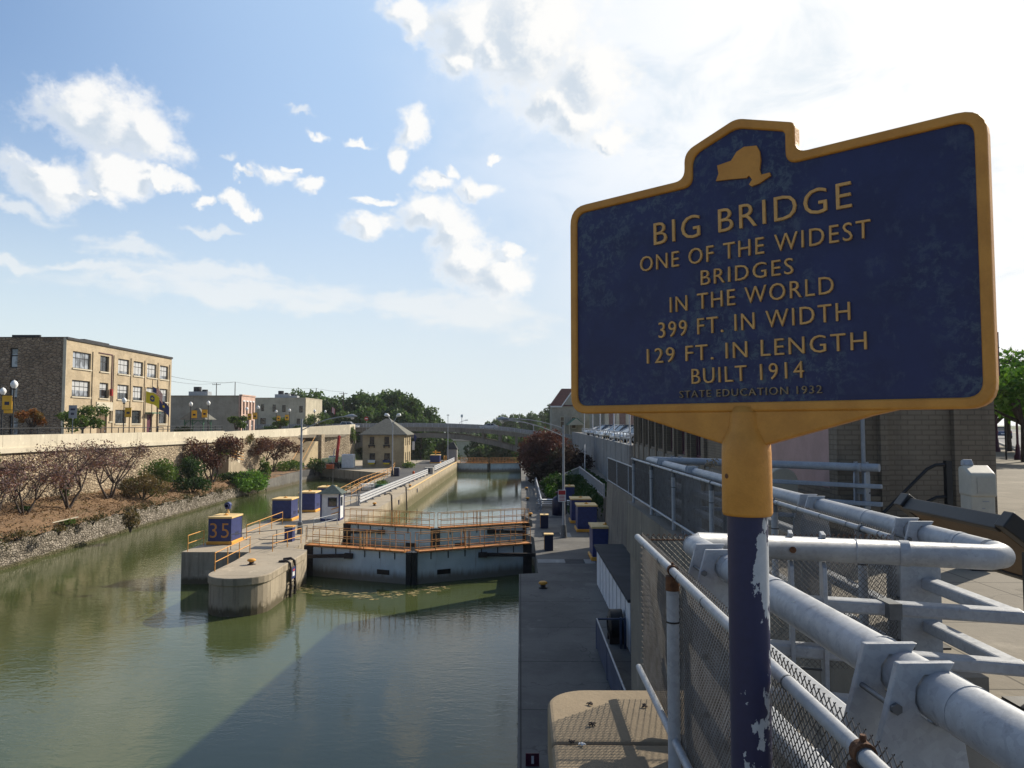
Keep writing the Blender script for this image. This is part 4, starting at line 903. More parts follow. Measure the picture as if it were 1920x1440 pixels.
# planter, bin, orange post, ladder
t_ = thing('planter', (-18.0,97,ZQ), 'green planter of leafy plants along the asphalt path', 'planter'); mb = M(); mb.box(-0.5,-1.6,0,0.5,1.6,0.4); mb.build('box', 'green_paint', t_)
leaf_mesh('plants', np.random.normal(size=(260,3))*[0.35,0.9,0.16]+[0,0,0.55], 0.13, 'leaf_green', t_)
t_ = thing('litter_bin', (-19.4,117.3,ZQ), 'dark square litter bin at the foot of the double headed lamp', 'bin'); mb = M(); mb.box(-0.4,-0.4,0,0.4,0.4,1.25); mb.build('body', 'navy_dark', t_, bevel=0.04); mb = M(); mb.box(-0.43,-0.43,1.25,0.43,0.43,1.36); mb.build('lid', 'grey_steel', t_)
t_ = thing('orange_post', (-15.5,108.5,ZQ), 'short orange post standing behind the white guard rail', 'post'); mb = M(); mb.cyl((0,0,0),(0,0,1.25),0.16,n=10); mb.build('post', 'rail_orange' if 'rail_orange' in MT else 'orange', t_); mb = M(); mb.lathe([(0.16,1.25),(0.1,1.35),(0.001,1.37)],n=10); mb.build('cap', 'orange', t_)
t_ = thing('pier_ladder', (-13.72,44.3,-11), 'dark steel ladder rails on the lit side of the rounded pier', 'ladder')
for yy in (43.9,44.75):
    mb = M(); mb.tube([(-14.1,yy,-7.96),(-13.66,yy,-7.90),(-13.44,yy,-8.05),(-13.40,yy,-8.4),(-13.40,yy,-10.6)],0.075,8); mb.build('side_rail', 'dark_iron', t_, world=True)
mb = M()
for k in range(8): mb.cyl((-13.41,43.9,-10.3+0.28*k),(-13.41,44.75,-10.3+0.28*k),0.03,n=6)
mb.build('rung', 'dark_iron', t_, world=True)
mb = M(); mb.box(-13.37,43.99,-9.0,-13.35,44.66,-8.35); f = mb.build('sign_plate', 'navy', t_, world=True); mb = M(); mb.box(-13.348,44.1,-8.85,-13.343,44.5,-8.6); mb.build('white_mark', 'white', f, world=True); mb = M(); mb.box(-13.348,44.15,-8.56,-13.343,44.5,-8.45); mb.build('red_mark', 'flag_red', f, world=True)
for yy, lb in ((78.5,'slim dark ladder pipe on the chamber wall near the second gates'),(88.5,'slim dark ladder pipe farther along the chamber wall')):
    t_ = thing('wall_ladder', (-13.6,yy,-11), lb, 'ladder', 'ladder pipes on the chamber wall')
    for d_ in (0,0.5):
        mb = M(); mb.tube([(-14.3,yy+d_,-7.3),(-13.8,yy+d_,-7.15),(-13.55,yy+d_,-7.35),(-13.42,yy+d_,-10.6)],0.045,6); mb.build('side_rail', 'dark_iron', t_, world=True)
for y_, lb in ((84,'small dark plate on the sunlit chamber wall, near the ladder pipes'),(99,'small dark plate farther along the sunlit chamber wall')): mb = M(); mb.box(-13.70,y_,-8.9,-13.655,y_+0.65,-8.38); tag(mb.build('wall_plate','navy_dark'), lb, 'plate')
# ---- light poles with cobra heads
def cobra(root, base, tip, lean=0.0):
    mb = M(); b_ = Vector(base); t2 = Vector(tip); d = (t2-b_); d.z = 0; d.normalize()
    pts = [b_+(t2-b_)*f+Vector((0,0,math.sin(f*math.pi)*0.22)) for f in (0,0.2,0.4,0.6,0.8,1)]
    mb.tube(pts, 0.035, 6); mb.build('arm', 'galv', root)
    mb = M(); u_ = d; a0 = t2-u_*0.1
    mb.tube([a0,a0+u_*0.25,a0+u_*0.55,a0+u_*0.9],[0.05,0.12,0.17,0.03],10); h_ = mb.build('lamp_head', 'galv', root)
    mb = M(); c = a0+u_*0.55; mb.lathe([(0.14,-0.08),(0.12,-0.17),(0.06,-0.23),(0.001,-0.24)],tuple(c),12); mb.build('lens', 'lantern', h_)
def light_pole(loc, h, tips, label, r=0.11, strut=True):
    t_ = thing('light_pole', loc, label, 'light pole', 'tall grey light poles around the lock')
    mb = M(); mb.cyl((0,0,0),(0,0,0.9),0.24,0.17,n=12); mb.build('base', 'galv_dark', t_)
    mb = M(); mb.cyl((0,0,0.85),(0,0,h),r,r*0.6,n=12); mb.build('pole', 'galv', t_)
    for b0, t2 in tips: cobra(t_, b0, t2)
    return t_
light_pole((-16.15,55.0,ZQ), 8.45, [((0,0,7.6),(3.3,0,8.65))], 'tall grey light pole on the pier with one arm reaching right')
light_pole((3.07,53.7,ZQ), 8.0, [((0,0,7.75),(-4.0,0.3,8.45)),((0,0.6,7.2),(-3.95,1.2,8.35))], 'tall light pole with long double arm over the right quay and a small warning sign')
light_pole((-20.1,117.3,ZQ), 8.3, [], 'tall pole with two short upswept lamps before the stone house')
for s_ in (-1,1):
    r_ = [o for o in COL.objects if o.name.startswith('light_pole') and o.type == 'EMPTY'][2]
    mb = M(); mb.tube([(0,0,8.1),(s_*0.35,0,8.8),(s_*0.75,0,9.45)],0.06,6); mb.build('arm','galv',r_); mb = M(); mb.tube([(s_*0.55,0,9.35),(s_*0.8,0,9.55),(s_*1.15,-0.1,9.6),(s_*1.25,-0.1,9.45)],[0.1,0.26,0.26,0.1],10); mb.build('lamp_head','lantern',r_)
light_pole((-15.4,158.4,ZQ), 7.9, [], 'slim grey pole by the far shed at the end of the lock')
light_pole((2.35,136,ZQ), 8.0, [((0,0,7.9),(-3.9,0.2,9.0))], 'far light pole behind the red bush with arm to the left')
t_ = thing('warning_sign', (3.0,53.55,ZQ+2.55), 'small white and red warning sign fixed to the right light pole', 'sign'); mb = M(); mb.box(-0.33,-0.03,0,0.22,0,0.85); pl = mb.build('plate','white',t_); mb = M(); mb.box(-0.30,-0.037,0.5,0.19,-0.032,0.80)
for k in range(4): mb.box(-0.24,-0.037,0.08+0.1*k,0.13,-0.032,0.12+0.1*k)
mb.build('red_text','flag_red',pl)
# ---- the stone lock house
hx0, hx1, hy0, hy1 = -29.8, -21.95, 141.0, 149.5; ez = -1.75
h_ = thing('stone_house', ((hx0+hx1)/2,(hy0+hy1)/2,ZQ), 'two storey tan stone lock house with pyramid roof on the island', 'house')
hf = [(1.3,-3.65,2.2,-2.2),(4.1,-3.65,5.0,-2.2),(1.3,-6.7,2.4,-5.3),(4.1,-6.7,5.2,-5.3)]; hs = [(1.5,-3.9,2.5,-2.2),(3.9,-3.9,4.9,-2.2),(6.3,-3.9,7.3,-2.2),(1.5,-7.1,2.5,-5.2),(3.9,-7.6,4.9,-5.2),(6.3,-7.1,7.3,-5.2)]
mb = M(); wall_holes(mb,(hx0,hy0),(1,0),hx1-hx0,ZQ,ez,hf,0.25,(0,-1)); wall_holes(mb,(hx1,hy0),(0,1),hy1-hy0,ZQ,ez,hs,0.25,(1,0)); mb.box(hx0,hy0+0.26,ZQ,hx0+0.1,hy1,ez); mb.box(hx0,hy1-0.1,ZQ,hx1-0.26,hy1,ez); mb.build('wall','house_stone',h_,world=True)
for h in hf: window(h_,(hx0,hy0),(1,0),(0,-1),h,0.25,2,2,0.08,'black')
for h in hs: window(h_,(hx1,hy0),(0,1),(1,0),h,0.25,2,2,0.08,'black')
mb = M(); mb.frustum(hx0-0.6,hy0-0.6,hx1+0.6,hy1+0.6,ez,-26.2,144.8,-25.5,145.8,ez+3.0); mb.box(hx0-0.62,hy0-0.62,ez-0.16,hx1+0.62,hy1+0.62,ez-0.003); mb.build('roof','shingle',h_,world=True)
for hh in hf: mb = M(); mb.box(hx0+hh[0]-0.15,hy0-0.45,hh[1]-0.35,hx0+hh[2]+0.15,hy0-0.01,hh[1]-0.05); mb.box(hx0+hh[0]-0.1,hy0-0.3,hh[1]-0.65,hx0+hh[0]+0.05,hy0-0.01,hh[1]-0.35); mb.box(hx0+hh[2]-0.05,hy0-0.3,hh[1]-0.65,hx0+hh[2]+0.1,hy0-0.01,hh[1]-0.35); mb.build('window_box','dark_iron',h_,world=True)
mb = M(); mb.box(hx1+0.03,hy0-0.3,ZQ,hx1+1.0,hy0+0.4,ZQ+0.9); mb.build('step_block','pale_panel',h_,world=True)
for xx, cc, lb in ((hx0+1.8,'flag_blue2','small blue and white bunting hung under the left lower window of the stone house'),(hx0+4.6,'flag_blue','small dark and yellow bunting hung under the right lower window of the stone house')):
    t_ = thing('bunting',(xx,hy0-0.5,-6.9),lb,'bunting'); mb = M(); mb.prism([(-0.7,0.35),(0.7,0.35),(0.65,-0.15),(-0.65,-0.15)],0,0.06,Matrix.Rotation(R(90),4,'X')); mb.build('cloth','flag_blue' if cc=='flag_blue' else 'white',t_); mb = M(); mb.prism([(-0.65,-0.16),(0.65,-0.16),(0.5,-0.45),(-0.5,-0.45)],0,0.06,Matrix.Rotation(R(90),4,'X')); mb.build('yellow_edge','flag_yellow',t_)
t_ = thing('wall_flag',(hx1+0.9,hy0+5,ez-2.2),'blue and white flag hanging at the right eave of the stone house','flag'); mb = M(); mb.cyl((-0.9,0,0.6),(0.35,0,2.4),0.03,n=5); mb.build('staff','wood',t_); mb = M(); mb._add([(0.3,0,2.3),(0.75,0.1,1.6),(0.55,0,0.7),(0.15,0.05,0.9)],[(0,1,2,3)]); mb._add([(0.3,0.03,2.3),(0.75,0.13,1.6),(0.55,0.03,0.7),(0.15,0.08,0.9)],[(3,2,1,0)]); mb.build('blue_cloth','flag_blue',t_); mb = M(); mb.box(-0.15,0,-0.9,0.35,0.05,0.75); mb.build('white_cloth','white',t_)
# container, boom lift, shed by the house
t_ = thing('white_container',(-31.9,138.9,ZQ),'pale grey storage container beside the stone house','container'); mb = M(); mb.box(-1.15,-0.9,0.1,1.0,0.9,2.6); mb.build('body','white',t_,bevel=0.08); mb = M(); mb.box(-1.0,-0.8,0,0.85,0.8,0.1); mb.build('skid','dark_iron',t_)
t_ = thing('boom_lift',(-34.4,138.2,ZQ),'red boom lift with folded arm and orange basket beside the container','boom lift')
mb = M(); mb.box(-0.9,-0.8,0.35,0.9,1.4,1.1); mb.build('chassis','dark_iron',t_,bevel=0.08); mb = M(); mb.beam((0.2,0.6,1.0),(0.75,0.3,6.0),0.35,0.42); mb.build('boom','red',t_)
mb = M(); mb.beam((0.75,0.3,6.1),(0.35,0.1,3.0),0.25,0.3); mb.build('jib','red',t_); mb = M(); mb.cyl((-0.4,0.2,1.1),(-0.05,0.1,3.6),0.09,n=8); mb.build('ram','white',t_); mb = M(); mb.box(-1.0,-2.1,0.0,0.25,-1.1,0.85); mb.build('basket','orange',t_,bevel=0.06)
for sx in (-0.9,0.9):
    for sy in (-0.6,1.1): mb = M(); mb.cyl((sx-0.12,sy,0.42),(sx+0.12,sy,0.42),0.42,n=14); mb.build('wheel','tyre',t_)
t_ = thing('grey_shed',(-13.0-1.9,163.8,ZQ),'small pale shed with dark roof at the far end of the lock wall','shed'); mb = M(); mb.box(-1.2,-0.6,0,1.0,1.6,2.7); mb.build('wall','pale_panel',t_); mb = M(); mb.frustum(-1.35,-0.75,1.15,1.75,2.7,-0.5,-0.1,0.3,1.0,4.2); mb.build('roof','roof_dark',t_)
yrail('dark railing along the far edge of the house terrace', [(-21.0,170,ZQ),(-15.2,170,ZQ)], mt='galv_dark', sp=2)
t_ = yrail('orange yellow barrier between the far blue box and the pale shed', [(-16.5,161,ZQ),(-15.7,163.5,ZQ)], h=1.3, rails=(1.3,0.9,0.5), mt='yellow', sp=1.5, r=0.09)
t_ = thing('weed_clump',(-20.9,140.2,ZQ),'green weeds at the front corner of the stone house','shrub'); leaf_mesh('leaves',np.random.normal(size=(350,3))*[0.55,0.8,0.3]+[0,0,0.55],0.18,'leaf_green',t_)
# ================================================================== LEFT BANK AND STREET
def ztop_wall(y): return lerp_tab([(0,-1.95),(113,-2.1),(150,-2.25),(158,-2.3),(172,-2.1)], y)
mb = M()
pts = [(-45.0,-10),(-45.0,113),(-45.0,157),(-39.1,170.5),(-39.1,176)]
def wall_along(mb, pts, thick, z0f, z1f, step=4.0, out=0.0):
    for (x0, y0), (x1, y1) in zip(pts, pts[1:]):
        L = math.hypot(x1-x0, y1-y0); k = max(1, int(L/step)); dx, dy = (x1-x0)/L, (y1-y0)/L; nx, ny = dy, -dx
        for i in range(k):
            a = (x0+(x1-x0)*i/k+nx*out, y0+(y1-y0)*i/k+ny*out); b = (x0+(x1-x0)*(i+1)/k+nx*out, y0+(y1-y0)*(i+1)/k+ny*out)
            c = (b[0]-nx*thick, b[1]-ny*thick); d = (a[0]-nx*thick, a[1]-ny*thick)
            mb._add([(*a,z0f(a[1])),(*b,z0f(b[1])),(*c,z0f(b[1])),(*d,z0f(a[1])),(*a,z1f(a[1])),(*b,z1f(b[1])),(*c,z1f(b[1])),(*d,z1f(a[1]))],
                    [(0,3,2,1)] * (i < 0)+[(4,5,6,7),(0,1,5,4),(2,3,7,6)]+([(3,0,4,7)] if i == 0 else [])+([(1,2,6,5)] if i == k-1 else []))
wall_along(mb, pts[:2]+[], 0.8, lambda y: -9.2, ztop_wall); wall_along(mb, [(-45,118.4),(-45,157),(-39.1,170.5),(-39.1,176)], 0.8, lambda y: -9.2, ztop_wall)
mb.box(-46.5,113,-9.2,-45.8,118.4,-2.2); mb.box(-45.8,113,-4.2,-45.0,118.4,-2.2)
tag(mb.build('stone_retaining_wall', 'rubble'), 'tall rubble stone retaining wall below the cream parapet on the left bank', 'wall')
mb = M(); wall_along(mb, [(-44.9,-10),(-44.9,113)], 0.55, lambda y: ztop_wall(y)+0.003, lambda y: -0.88, 7.0)
for i in range(16): mb.box(-44.895,-4+7.6*i,-1.9,-44.885,-4+7.6*i+0.05,-0.9)
par = mb.build('cream_parapet', 'parapet'); tag(par, 'near length of the long cream concrete parapet on top of the stone wall', 'parapet', 'cream parapets of the left street')
mb = M(); wall_along(mb, [(-44.72,-10),(-44.72,113)], 0.7, lambda y: ztop_wall(y)-0.42, lambda y: ztop_wall(y), 7.0); mb.build('ledge', 'parapet', par, world=True)
zt2 = lambda y: lerp_tab([(108,-1.25),(118,-0.95),(135,-0.80),(151,-0.62),(160,-0.3),(171,0.14),(177,0.2)], y)
mb = M(); wall_along(mb, [(-46.2,110),(-45.0,118),(-44.9,157),(-39.0,170.3),(-39.0,176)], 0.5, lambda y: ztop_wall(y)+0.003, zt2, 5.0)
tag(mb.build('cream_parapet', 'parapet'), 'far length of the cream parapet curving up to the arch bridge', 'parapet', 'cream parapets of the left street')
# black railing behind the parapet
def bars(name, pts, label, h, z0, mt, grp, sp=3.0, rails=(1.0,)):
    t_ = thing(name, (*pts[0], z0), label, 'railing', grp); posts_rails(name, t_, [(x,y,z0) for x,y in pts], h, [h*r for r in rails], 0.045, 0.04, mt, spacing=sp)
bars('black_railing', [(-46.6,50),(-46.6,97)], 'black rail running behind the near cream parapet in front of the brick building', 1.75, -2.05, 'black', 'black railings on the left street', 3.6, (1.0,))
bars('black_railing', [(-45.3,93),(-45.3,113)], 'short black rail on the stair end of the near cream parapet', 0.75, -0.9, 'black', 'black railings on the left street', 2.4, (1.0,0.5))
# stair opening in the wall with yellow handrails
t_ = thing('stair_opening', (-44.9,115.7,-5), 'dark stair gateway in the stone wall with yellow handrails and a pale pier', 'stairway')
each('pier','parapet',t_,[(-45.6,118.0,-8,-44.7,118.9,-2.0),(-45.4,112.4,-5,-44.8,113.0,-2.2)])
for k in range(4): mb = M(); mb.cyl((-45.05,113,-2.9-0.35*k),(-45.05,118,-2.9-0.35*k),0.045,n=5); mb.build('bar', 'galv', t_, world=True)
for k, dz in enumerate((0,0.5,1.0)): mb = M(); mb.cyl((-44.4,110.5,-3.2-dz),(-43.9,118.2,-4.5-dz),0.06,n=5); mb.build('handrail', 'rail_yellow', t_, world=True)
mb = M()
for k in range(14): mb.box(-44.7,110.5+0.55*k,-9,-43.2,111.05+0.55*k,-4.4-0.2*k)
mb.build('steps', 'lock_wall', t_, world=True)
# far brick stair block near the parked car
t_ = thing('brick_stair', (-43.5,157,-8), 'sloping brick stair block against the far end of the stone wall', 'stairway')
mt_ = Matrix(((0,0,1,0),(1,0,0,0),(0,1,0,0),(0,0,0,1)))
mb = M(); mb.prism([(146,-8),(157.5,-8),(157.5,-3.4),(155,-3.4)],-44.9,-42.6,mt_); mb.build('side_wall','house_stone',t_,world=True)
mb = M(); mb.box(-44.9,157.55,-8.3,-42.0,160,-2.0); mb.build('landing_pier','rubble',t_,world=True)
for xx in (-44.6,-42.7): mb = M(); mb.cyl((xx,145.8,-7.0),(xx,155,-2.4),0.05,n=5); mb.build('handrail','rail_yellow',t_,world=True)
# retained hedge and fence by the parked car
mb = M(); t_ = thing('mesh_fence',(-38.2,150,ZQ),'dark green mesh fence beside the parked car at the old channel','fence')
posts_rails('mesh_fence',t_,[(-38.0,143,ZQ),(-34.5,154,ZQ)],1.6,(1.6,0.1),0.05,0.04,'green_paint',spacing=2.4)
mb = M()
for k in range(60): p0 = Vector((-38,143,ZQ)).lerp(Vector((-34.5,154,ZQ)),k/60); mb.box(p0.x-0.03,p0.y-0.03,p0.z+0.1,p0.x+0.03,p0.y+0.03,p0.z+1.6)
mb.build('mesh','green_paint',t_,world=True)
t_ = thing('low_wall',(-36.5,139.5,ZQ),'low rubble kerb wall at the head of the old channel','wall'); mb = M(); mb.box(-38,141.2,ZQ,-35.6,141.8,ZQ+0.9); mb.build('stones','rubble',t_,world=True)
mb = M(); mb.cyl((-37,139,-7.9),(-33.5,137.8,-7.85),0.16,n=8); tag(mb.build('pale_log','cream'),'pale log lying on the edge of the terrace by the boom lift','log')
mb = M(); pa = atZ(98,982,-7.75); pb_ = atZ(146,971,-7.6); mb.beam(pa+Vector((0,0,0.08)),pb_+Vector((0,0,0.08)),0.12,0.05); tag(mb.build('pale_plank','cream'),'pale plank lying on the mulch bank','plank')

# ---- big tan brick building
BX = -56.0
bb = thing('brick_building', (-63,104.9,-2.05), 'three storey tan brick building with dark stone side wall on the left street', 'building')
Y0b, Y1b, zt = 91.05, 118.9, 10.8
cols = [(92.45,96.4),(98.57,100.69),(103.0,105.96),(107.13,109.89),(111.05,114.0),(115.03,117.78)]
hl = []
for i, (a, b) in enumerate(cols):
    hl.append((a-Y0b,7.17,b-Y0b,9.28,4 if i == 0 else 2 if i == 1 else 3)); hl.append((a-Y0b,3.6,b-Y0b,5.67,4 if i == 0 else 2 if i == 1 else 3))
hl += [(102.6-Y0b,0.23,105.46-Y0b,2.13,3),(106.9-Y0b,0.23,109.6-Y0b,2.13,3),(114.9-Y0b,0.23,117.6-Y0b,2.13,3),(92.4-Y0b,0.23,94.0-Y0b,2.13,1),(101.1-Y0b,0.5,101.6-Y0b,2.0,1)]
dr = [(98.16-Y0b,-2.0,100.6-Y0b,1.9),(111.4-Y0b,-2.0,113.0-Y0b,1.6)]
mb = M(); wall_holes(mb,(BX,Y0b),(0,1),Y1b-Y0b,-2.1,zt,[h[:4] for h in hl]+dr,0.32,(1,0))
mb.box(BX-16,Y1b-0.3,-2.1,BX-0.33,Y1b,zt); mb.box(BX-16,Y0b+0.35,-2.1,BX-15.7,Y1b-0.31,zt-0.6); mb.box(BX-0.85,Y0b+0.35,-2.1,BX-0.36,Y1b-0.31,-1.9)
mb.build('front_wall','tan_brick',bb,world=True)
# pilasters, band courses, cornice and sills
each('pilaster','tan_brick',bb,[(BX+0.003,y-0.22,-2.1,BX+0.12,y+0.22,9.6) for y in (96.95,102.0,106.55,110.5,114.55,118.35)])
mb = M(); mb.box(BX+0.004,Y0b-0.06,zt-0.22,BX+0.16,Y1b+0.05,zt+0.08); mb.box(BX-16,Y0b-0.06,zt+0.003,BX-0.003,Y0b+0.3,zt+0.07); mb.build('cornice','roof_dark',bb,world=True)
each('window_sill','parapet',bb,[(BX+0.005,Y0b+h[0]-0.12,h[1]-0.16,BX+0.14,Y0b+h[2]+0.12,h[1]-0.003) for h in hl])
mb = M(); mb.box(BX+0.006,97.9,1.95,BX+0.10,101.9,3.1); mb.build('stone_panel','parapet',bb,world=True)
mb = M(); mb.box(BX+0.02,101.34,3.2,BX+0.10,101.42,9.65); mb.box(BX+0.02,98.1,9.55,BX+0.1,101.4,9.65); mb.build('drain_pipe','maroon',bb,world=True)
for i, h in enumerate(hl):
    pane = 'glass_pale' if i in (0,1,4,8,9,10,11,6) else 'glass'
    window(bb,(BX,Y0b),(0,1),(1,0),h[:4],0.32,h[4],2,0.085,'black',pane,blind=(0.0,0.62,0.0,0.45,0.8,0.55,0.85,0.8,0.7,0.9,0.75,0.5)[i] if i < 12 else 0.0)
for d_, mt__ in zip(dr,('tan_panel','maroon')):
    mb = M(); mb.box(BX-0.30,Y0b+d_[0]+0.01,d_[1],BX-0.22,Y0b+d_[2]-0.01,d_[3]-0.01); f = mb.build('door',mt__,bb,world=True)
    mb = M(); mb.box(BX-0.215,Y0b+d_[2]-0.25,-0.9,BX-0.15,Y0b+d_[2]-0.15,-0.7); mb.build('door_handle','galv',f,world=True)
mb = M(); mb.box(BX+0.02,110.6,1.75,BX+1.0,113.6,1.9); mb.build('door_canopy','green_paint',bb,world=True)
mb = M(); mb.cyl((BX+0.3,100.9,3.95),(BX+0.3,100.9,4.9),0.22,n=8); mb.build('red_fixture','red',bb,world=True)
# side wall of dark stone
sh = [(BX-62.95+16-0+0,0,0,0)]; sx0 = BX-16
shl = [(-63.0-sx0,7.05,-62.0-sx0,9.5),(-62.9-sx0,3.3,-61.9-sx0,5.6),(-62.8-sx0,-1.3,-61.7-sx0,1.2)]
mb = M(); wall_holes(mb,(sx0,Y0b),(1,0),15.997,-2.1,zt,shl,0.3,(0,-1)); mb.build('side_wall','side_stone',bb,world=True)
for h in shl: window(bb,(sx0,Y0b),(1,0),(0,-1),h,0.3,1,2,0.14,'black','glass_pale')
mb = M(); mb.box(BX-0.34,Y0b-0.05,-2.1,BX+0.05,Y0b-0.003,zt); mb.build('corner_quoin','parapet',bb,world=True)
mb = M(); mb.box(BX-15.6,Y0b+0.4,zt-0.7,BX-0.4,Y1b-0.4,zt-0.5); rf = mb.build('roof','roof_dark',bb,world=True)
each('roof_hatch','roof_dark',rf,[(BX-8,100,zt-0.5,BX-3,106,zt+0.85),(BX-7.5,Y0b+1.0,zt-0.5,BX-4.0,Y0b+1.3,zt+0.45)])
# ---- grey block building with pink front
gb = thing('grey_building',(-63,153,-2.05),'low grey block building with a narrow pink brick front on the left street','building')
mb = M(); mb.box(-86,149.2,-2.1,-56.6,156.9,5.75); mb.box(-86,149.0,5.75,-56.55,149.4,5.95); mb.build('side_wall','grey_block',gb,world=True)
fh = [(0.9+1.75*k,2.2,1.75+1.75*k,4.75) for k in range(4)]+[(0.5,-2.0,4.6,1.2),(5.6,-2.0,7.0,1.0)]
mb = M(); wall_holes(mb,(-56.0,149.2),(0,1),7.7,-2.1,6.0,fh,0.3,(1,0)); mb.box(-56.5,149.2,5.9,-55.85,156.9,6.15); mb.box(-56.55,149.2,-2.1,-56.32,156.9,5.9); mb.build('pink_front','pink_brick',gb,world=True)
for i,h in enumerate(fh): window(gb,(-56.0,149.2),(0,1),(1,0),h,0.28,1 if i<4 else 3,2,0.1,'roof_dark' if i<4 else 'white','glass')
each('lintel','white',gb,[(-55.99,149.2+h[0]-0.15,h[3]+0.003,-55.9,149.2+h[2]+0.15,h[3]+0.25) for h in fh[:4]])
# two storey tan building beyond
tb = thing('tan_building',(-61,196,-2.05),'two storey tan stucco building with four small upper windows beyond the pink front','building')
w0 = atY(478,747,190).x; W_ = -54.9-w0-1
th = []
for (xa, ya, xb, yb) in [(489.5,758,495,771),(511,758.5,517,772),(529,759.5,535.5,772.5),(561,761,567.5,773.5),(488,784,498,797),(556,785,562.5,798)]:
    a = atY(xa,ya,190); b = atY(xb,yb,190); th.append((a.x-(w0-3),b.z,b.x-(w0-3),a.z))
mb = M(); wall_holes(mb,(w0-3,190),(1,0),-54.95-(w0-3),-2.1,6.8,th,0.3,(0,-1)); mb.box(-55.4,190.31,-2.1,-54.9,206,6.8); mb.box(w0-3,205,-2.1,-55.41,206,6.8); mb.box(w0-3,189.95,6.8,-54.85,206.05,7.0); mb.build('wall','tan_stucco',tb,world=True)
for h in th: window(tb,(w0-3,190),(1,0),(0,-1),h,0.28,1,2,0.12,'black','glass')
def hvac(x,y,z,label,s=1.0):
    t_ = thing('rooftop_unit',(x,y,z),label,'rooftop unit','rooftop units'); mb = M(); mb.box(-1.4*s,-1,0,1.4*s,1,0.8*s); mb.build('casing','galv',t_); mb = M(); mb.cyl((-0.4*s,0,0.8*s),(-0.4*s,0,1.5*s),0.55*s,n=10); mb.cyl((0.7*s,0,0.8*s),(0.7*s,0,1.1*s),0.4*s,n=10); mb.build('fan','roof_dark',t_)
hvac(-66,153,5.75,'grey rooftop unit on the grey block building',1.4); hvac(-62.3,195,7.0,'dark rooftop unit on the tan two storey building',1.3); hvac(-59.4,195,7.0,'small low rooftop unit on the tan building, right of the dark one',0.8)
# green trimmed gazebo
t_ = thing('gazebo',(-55.5,128,-2.05),'small gazebo with grey hip roof and green posts beside the brick building','gazebo')
for sx in (-1.6,1.6):
    for sy in (-1.6,1.6): mb = M(); mb.cyl((sx,sy,0),(sx,sy,3.0),0.09,n=8); mb.build('post','green_paint',t_)
mb = M(); mb.frustum(-2.3,-2.3,2.3,2.3,3.0,-0.2,-0.2,0.2,0.2,5.0); mb.build('roof','shingle',t_)
for sx in (-1.6,1.6):
    mb = M(); mb.tube([(sx,-1.5,2.2),(sx,-0.8,2.8),(sx,0.8,2.8),(sx,1.5,2.2)],0.06,6); mb.build('arch_trim','green_paint',t_)
    mb = M(); mb.tube([(-1.5,sx,2.2),(-0.8,sx,2.8),(0.8,sx,2.8),(1.5,sx,2.2)],0.06,6); mb.build('arch_trim','green_paint',t_)
# ---- street lamps with banners
def street_lamp(name, loc, h, label, banner, cat='street lamp', grp='white globe street lamps on the left street', pole='black'):
    t_ = thing(name, loc, label, cat, grp); k = h/5.6
    mb = M(); mb.lathe([(0.22*k,0),(0.22*k,0.25*k),(0.15*k,0.35*k),(0.11*k,0.9*k),(0.075*k,1.0*k)],n=12); mb.build('base',pole,t_)
    mb = M(); mb.cyl((0,0,0.9*k),(0,0,h-0.85*k),0.075*k,0.055*k,n=8); mb.lathe([(0.055*k,h-0.85*k),(0.16*k,h-0.78*k),(0.16*k,h-0.72*k)],n=10); mb.build('pole',pole,t_)
    mb = M(); mb.lathe([(0.13*k,h-0.72*k),(0.27*k,h-0.5*k),(0.28*k,h-0.32*k),(0.17*k,h-0.12*k),(0.05*k,h-0.05*k),(0.001,h)],n=12); mb.build('lantern','lantern',t_)
    if banner:
        s_ = 1 if banner > 0 else -1
        mb = M(); mb.cyl((0,0,h-1.3*k),(s_*1.0*k,0,h-1.3*k),0.02*k,n=5); mb.cyl((0,0,h-2.5*k),(s_*1.0*k,0,h-2.5*k),0.02*k,n=5); mb.build('banner_arm',pole,t_)
        mb = M(); mb.box(s_*0.14*k,-0.012,h-2.48*k,s_*0.95*k,0.012,h-1.32*k); b_ = mb.build('banner','banner',t_)
        mb = M(); mb.box(s_*0.35*k,-0.017,h-2.1*k,s_*0.75*k,-0.0125,h-1.82*k); mb.build('emblem','navy_dark',b_)
    return t_
lamps = [(27,712,-46.8,-1,'street lamp with white globe and yellow banner before the dark stone side wall'),(6,726,-50.5,1,'lower street lamp at the left edge, behind the bannered one'),(233,745,-49,1,'street lamp with small banner before the tan brick facade'),
 (358,753,-48.8,1,'street lamp with right hand banner against the grey block wall'),(391,751,-46.6,-1,'street lamp with left hand banner against the grey block wall'),(463,763,-52.5,1,'street lamp in front of the pink brick front'),(484,760,-47,-1,'street lamp between the pink front and the tan building'),
 (518,768.5,-53.5,1,'street lamp before the middle windows of the tan building'),(543,766,-48.5,-1,'street lamp before the right windows of the tan building'),(590,767.5,-46.5,0,'bare street lamp left of the far flagpole'),(610,768.5,-46.3,0,'bare street lamp nearest the far end of the cream parapet')]
for px, py, X_, bn, lb in lamps:
    p_ = atX(px, py, X_); street_lamp('street_lamp', (p_.x,p_.y,-2.05), p_.z+2.05, lb, bn)
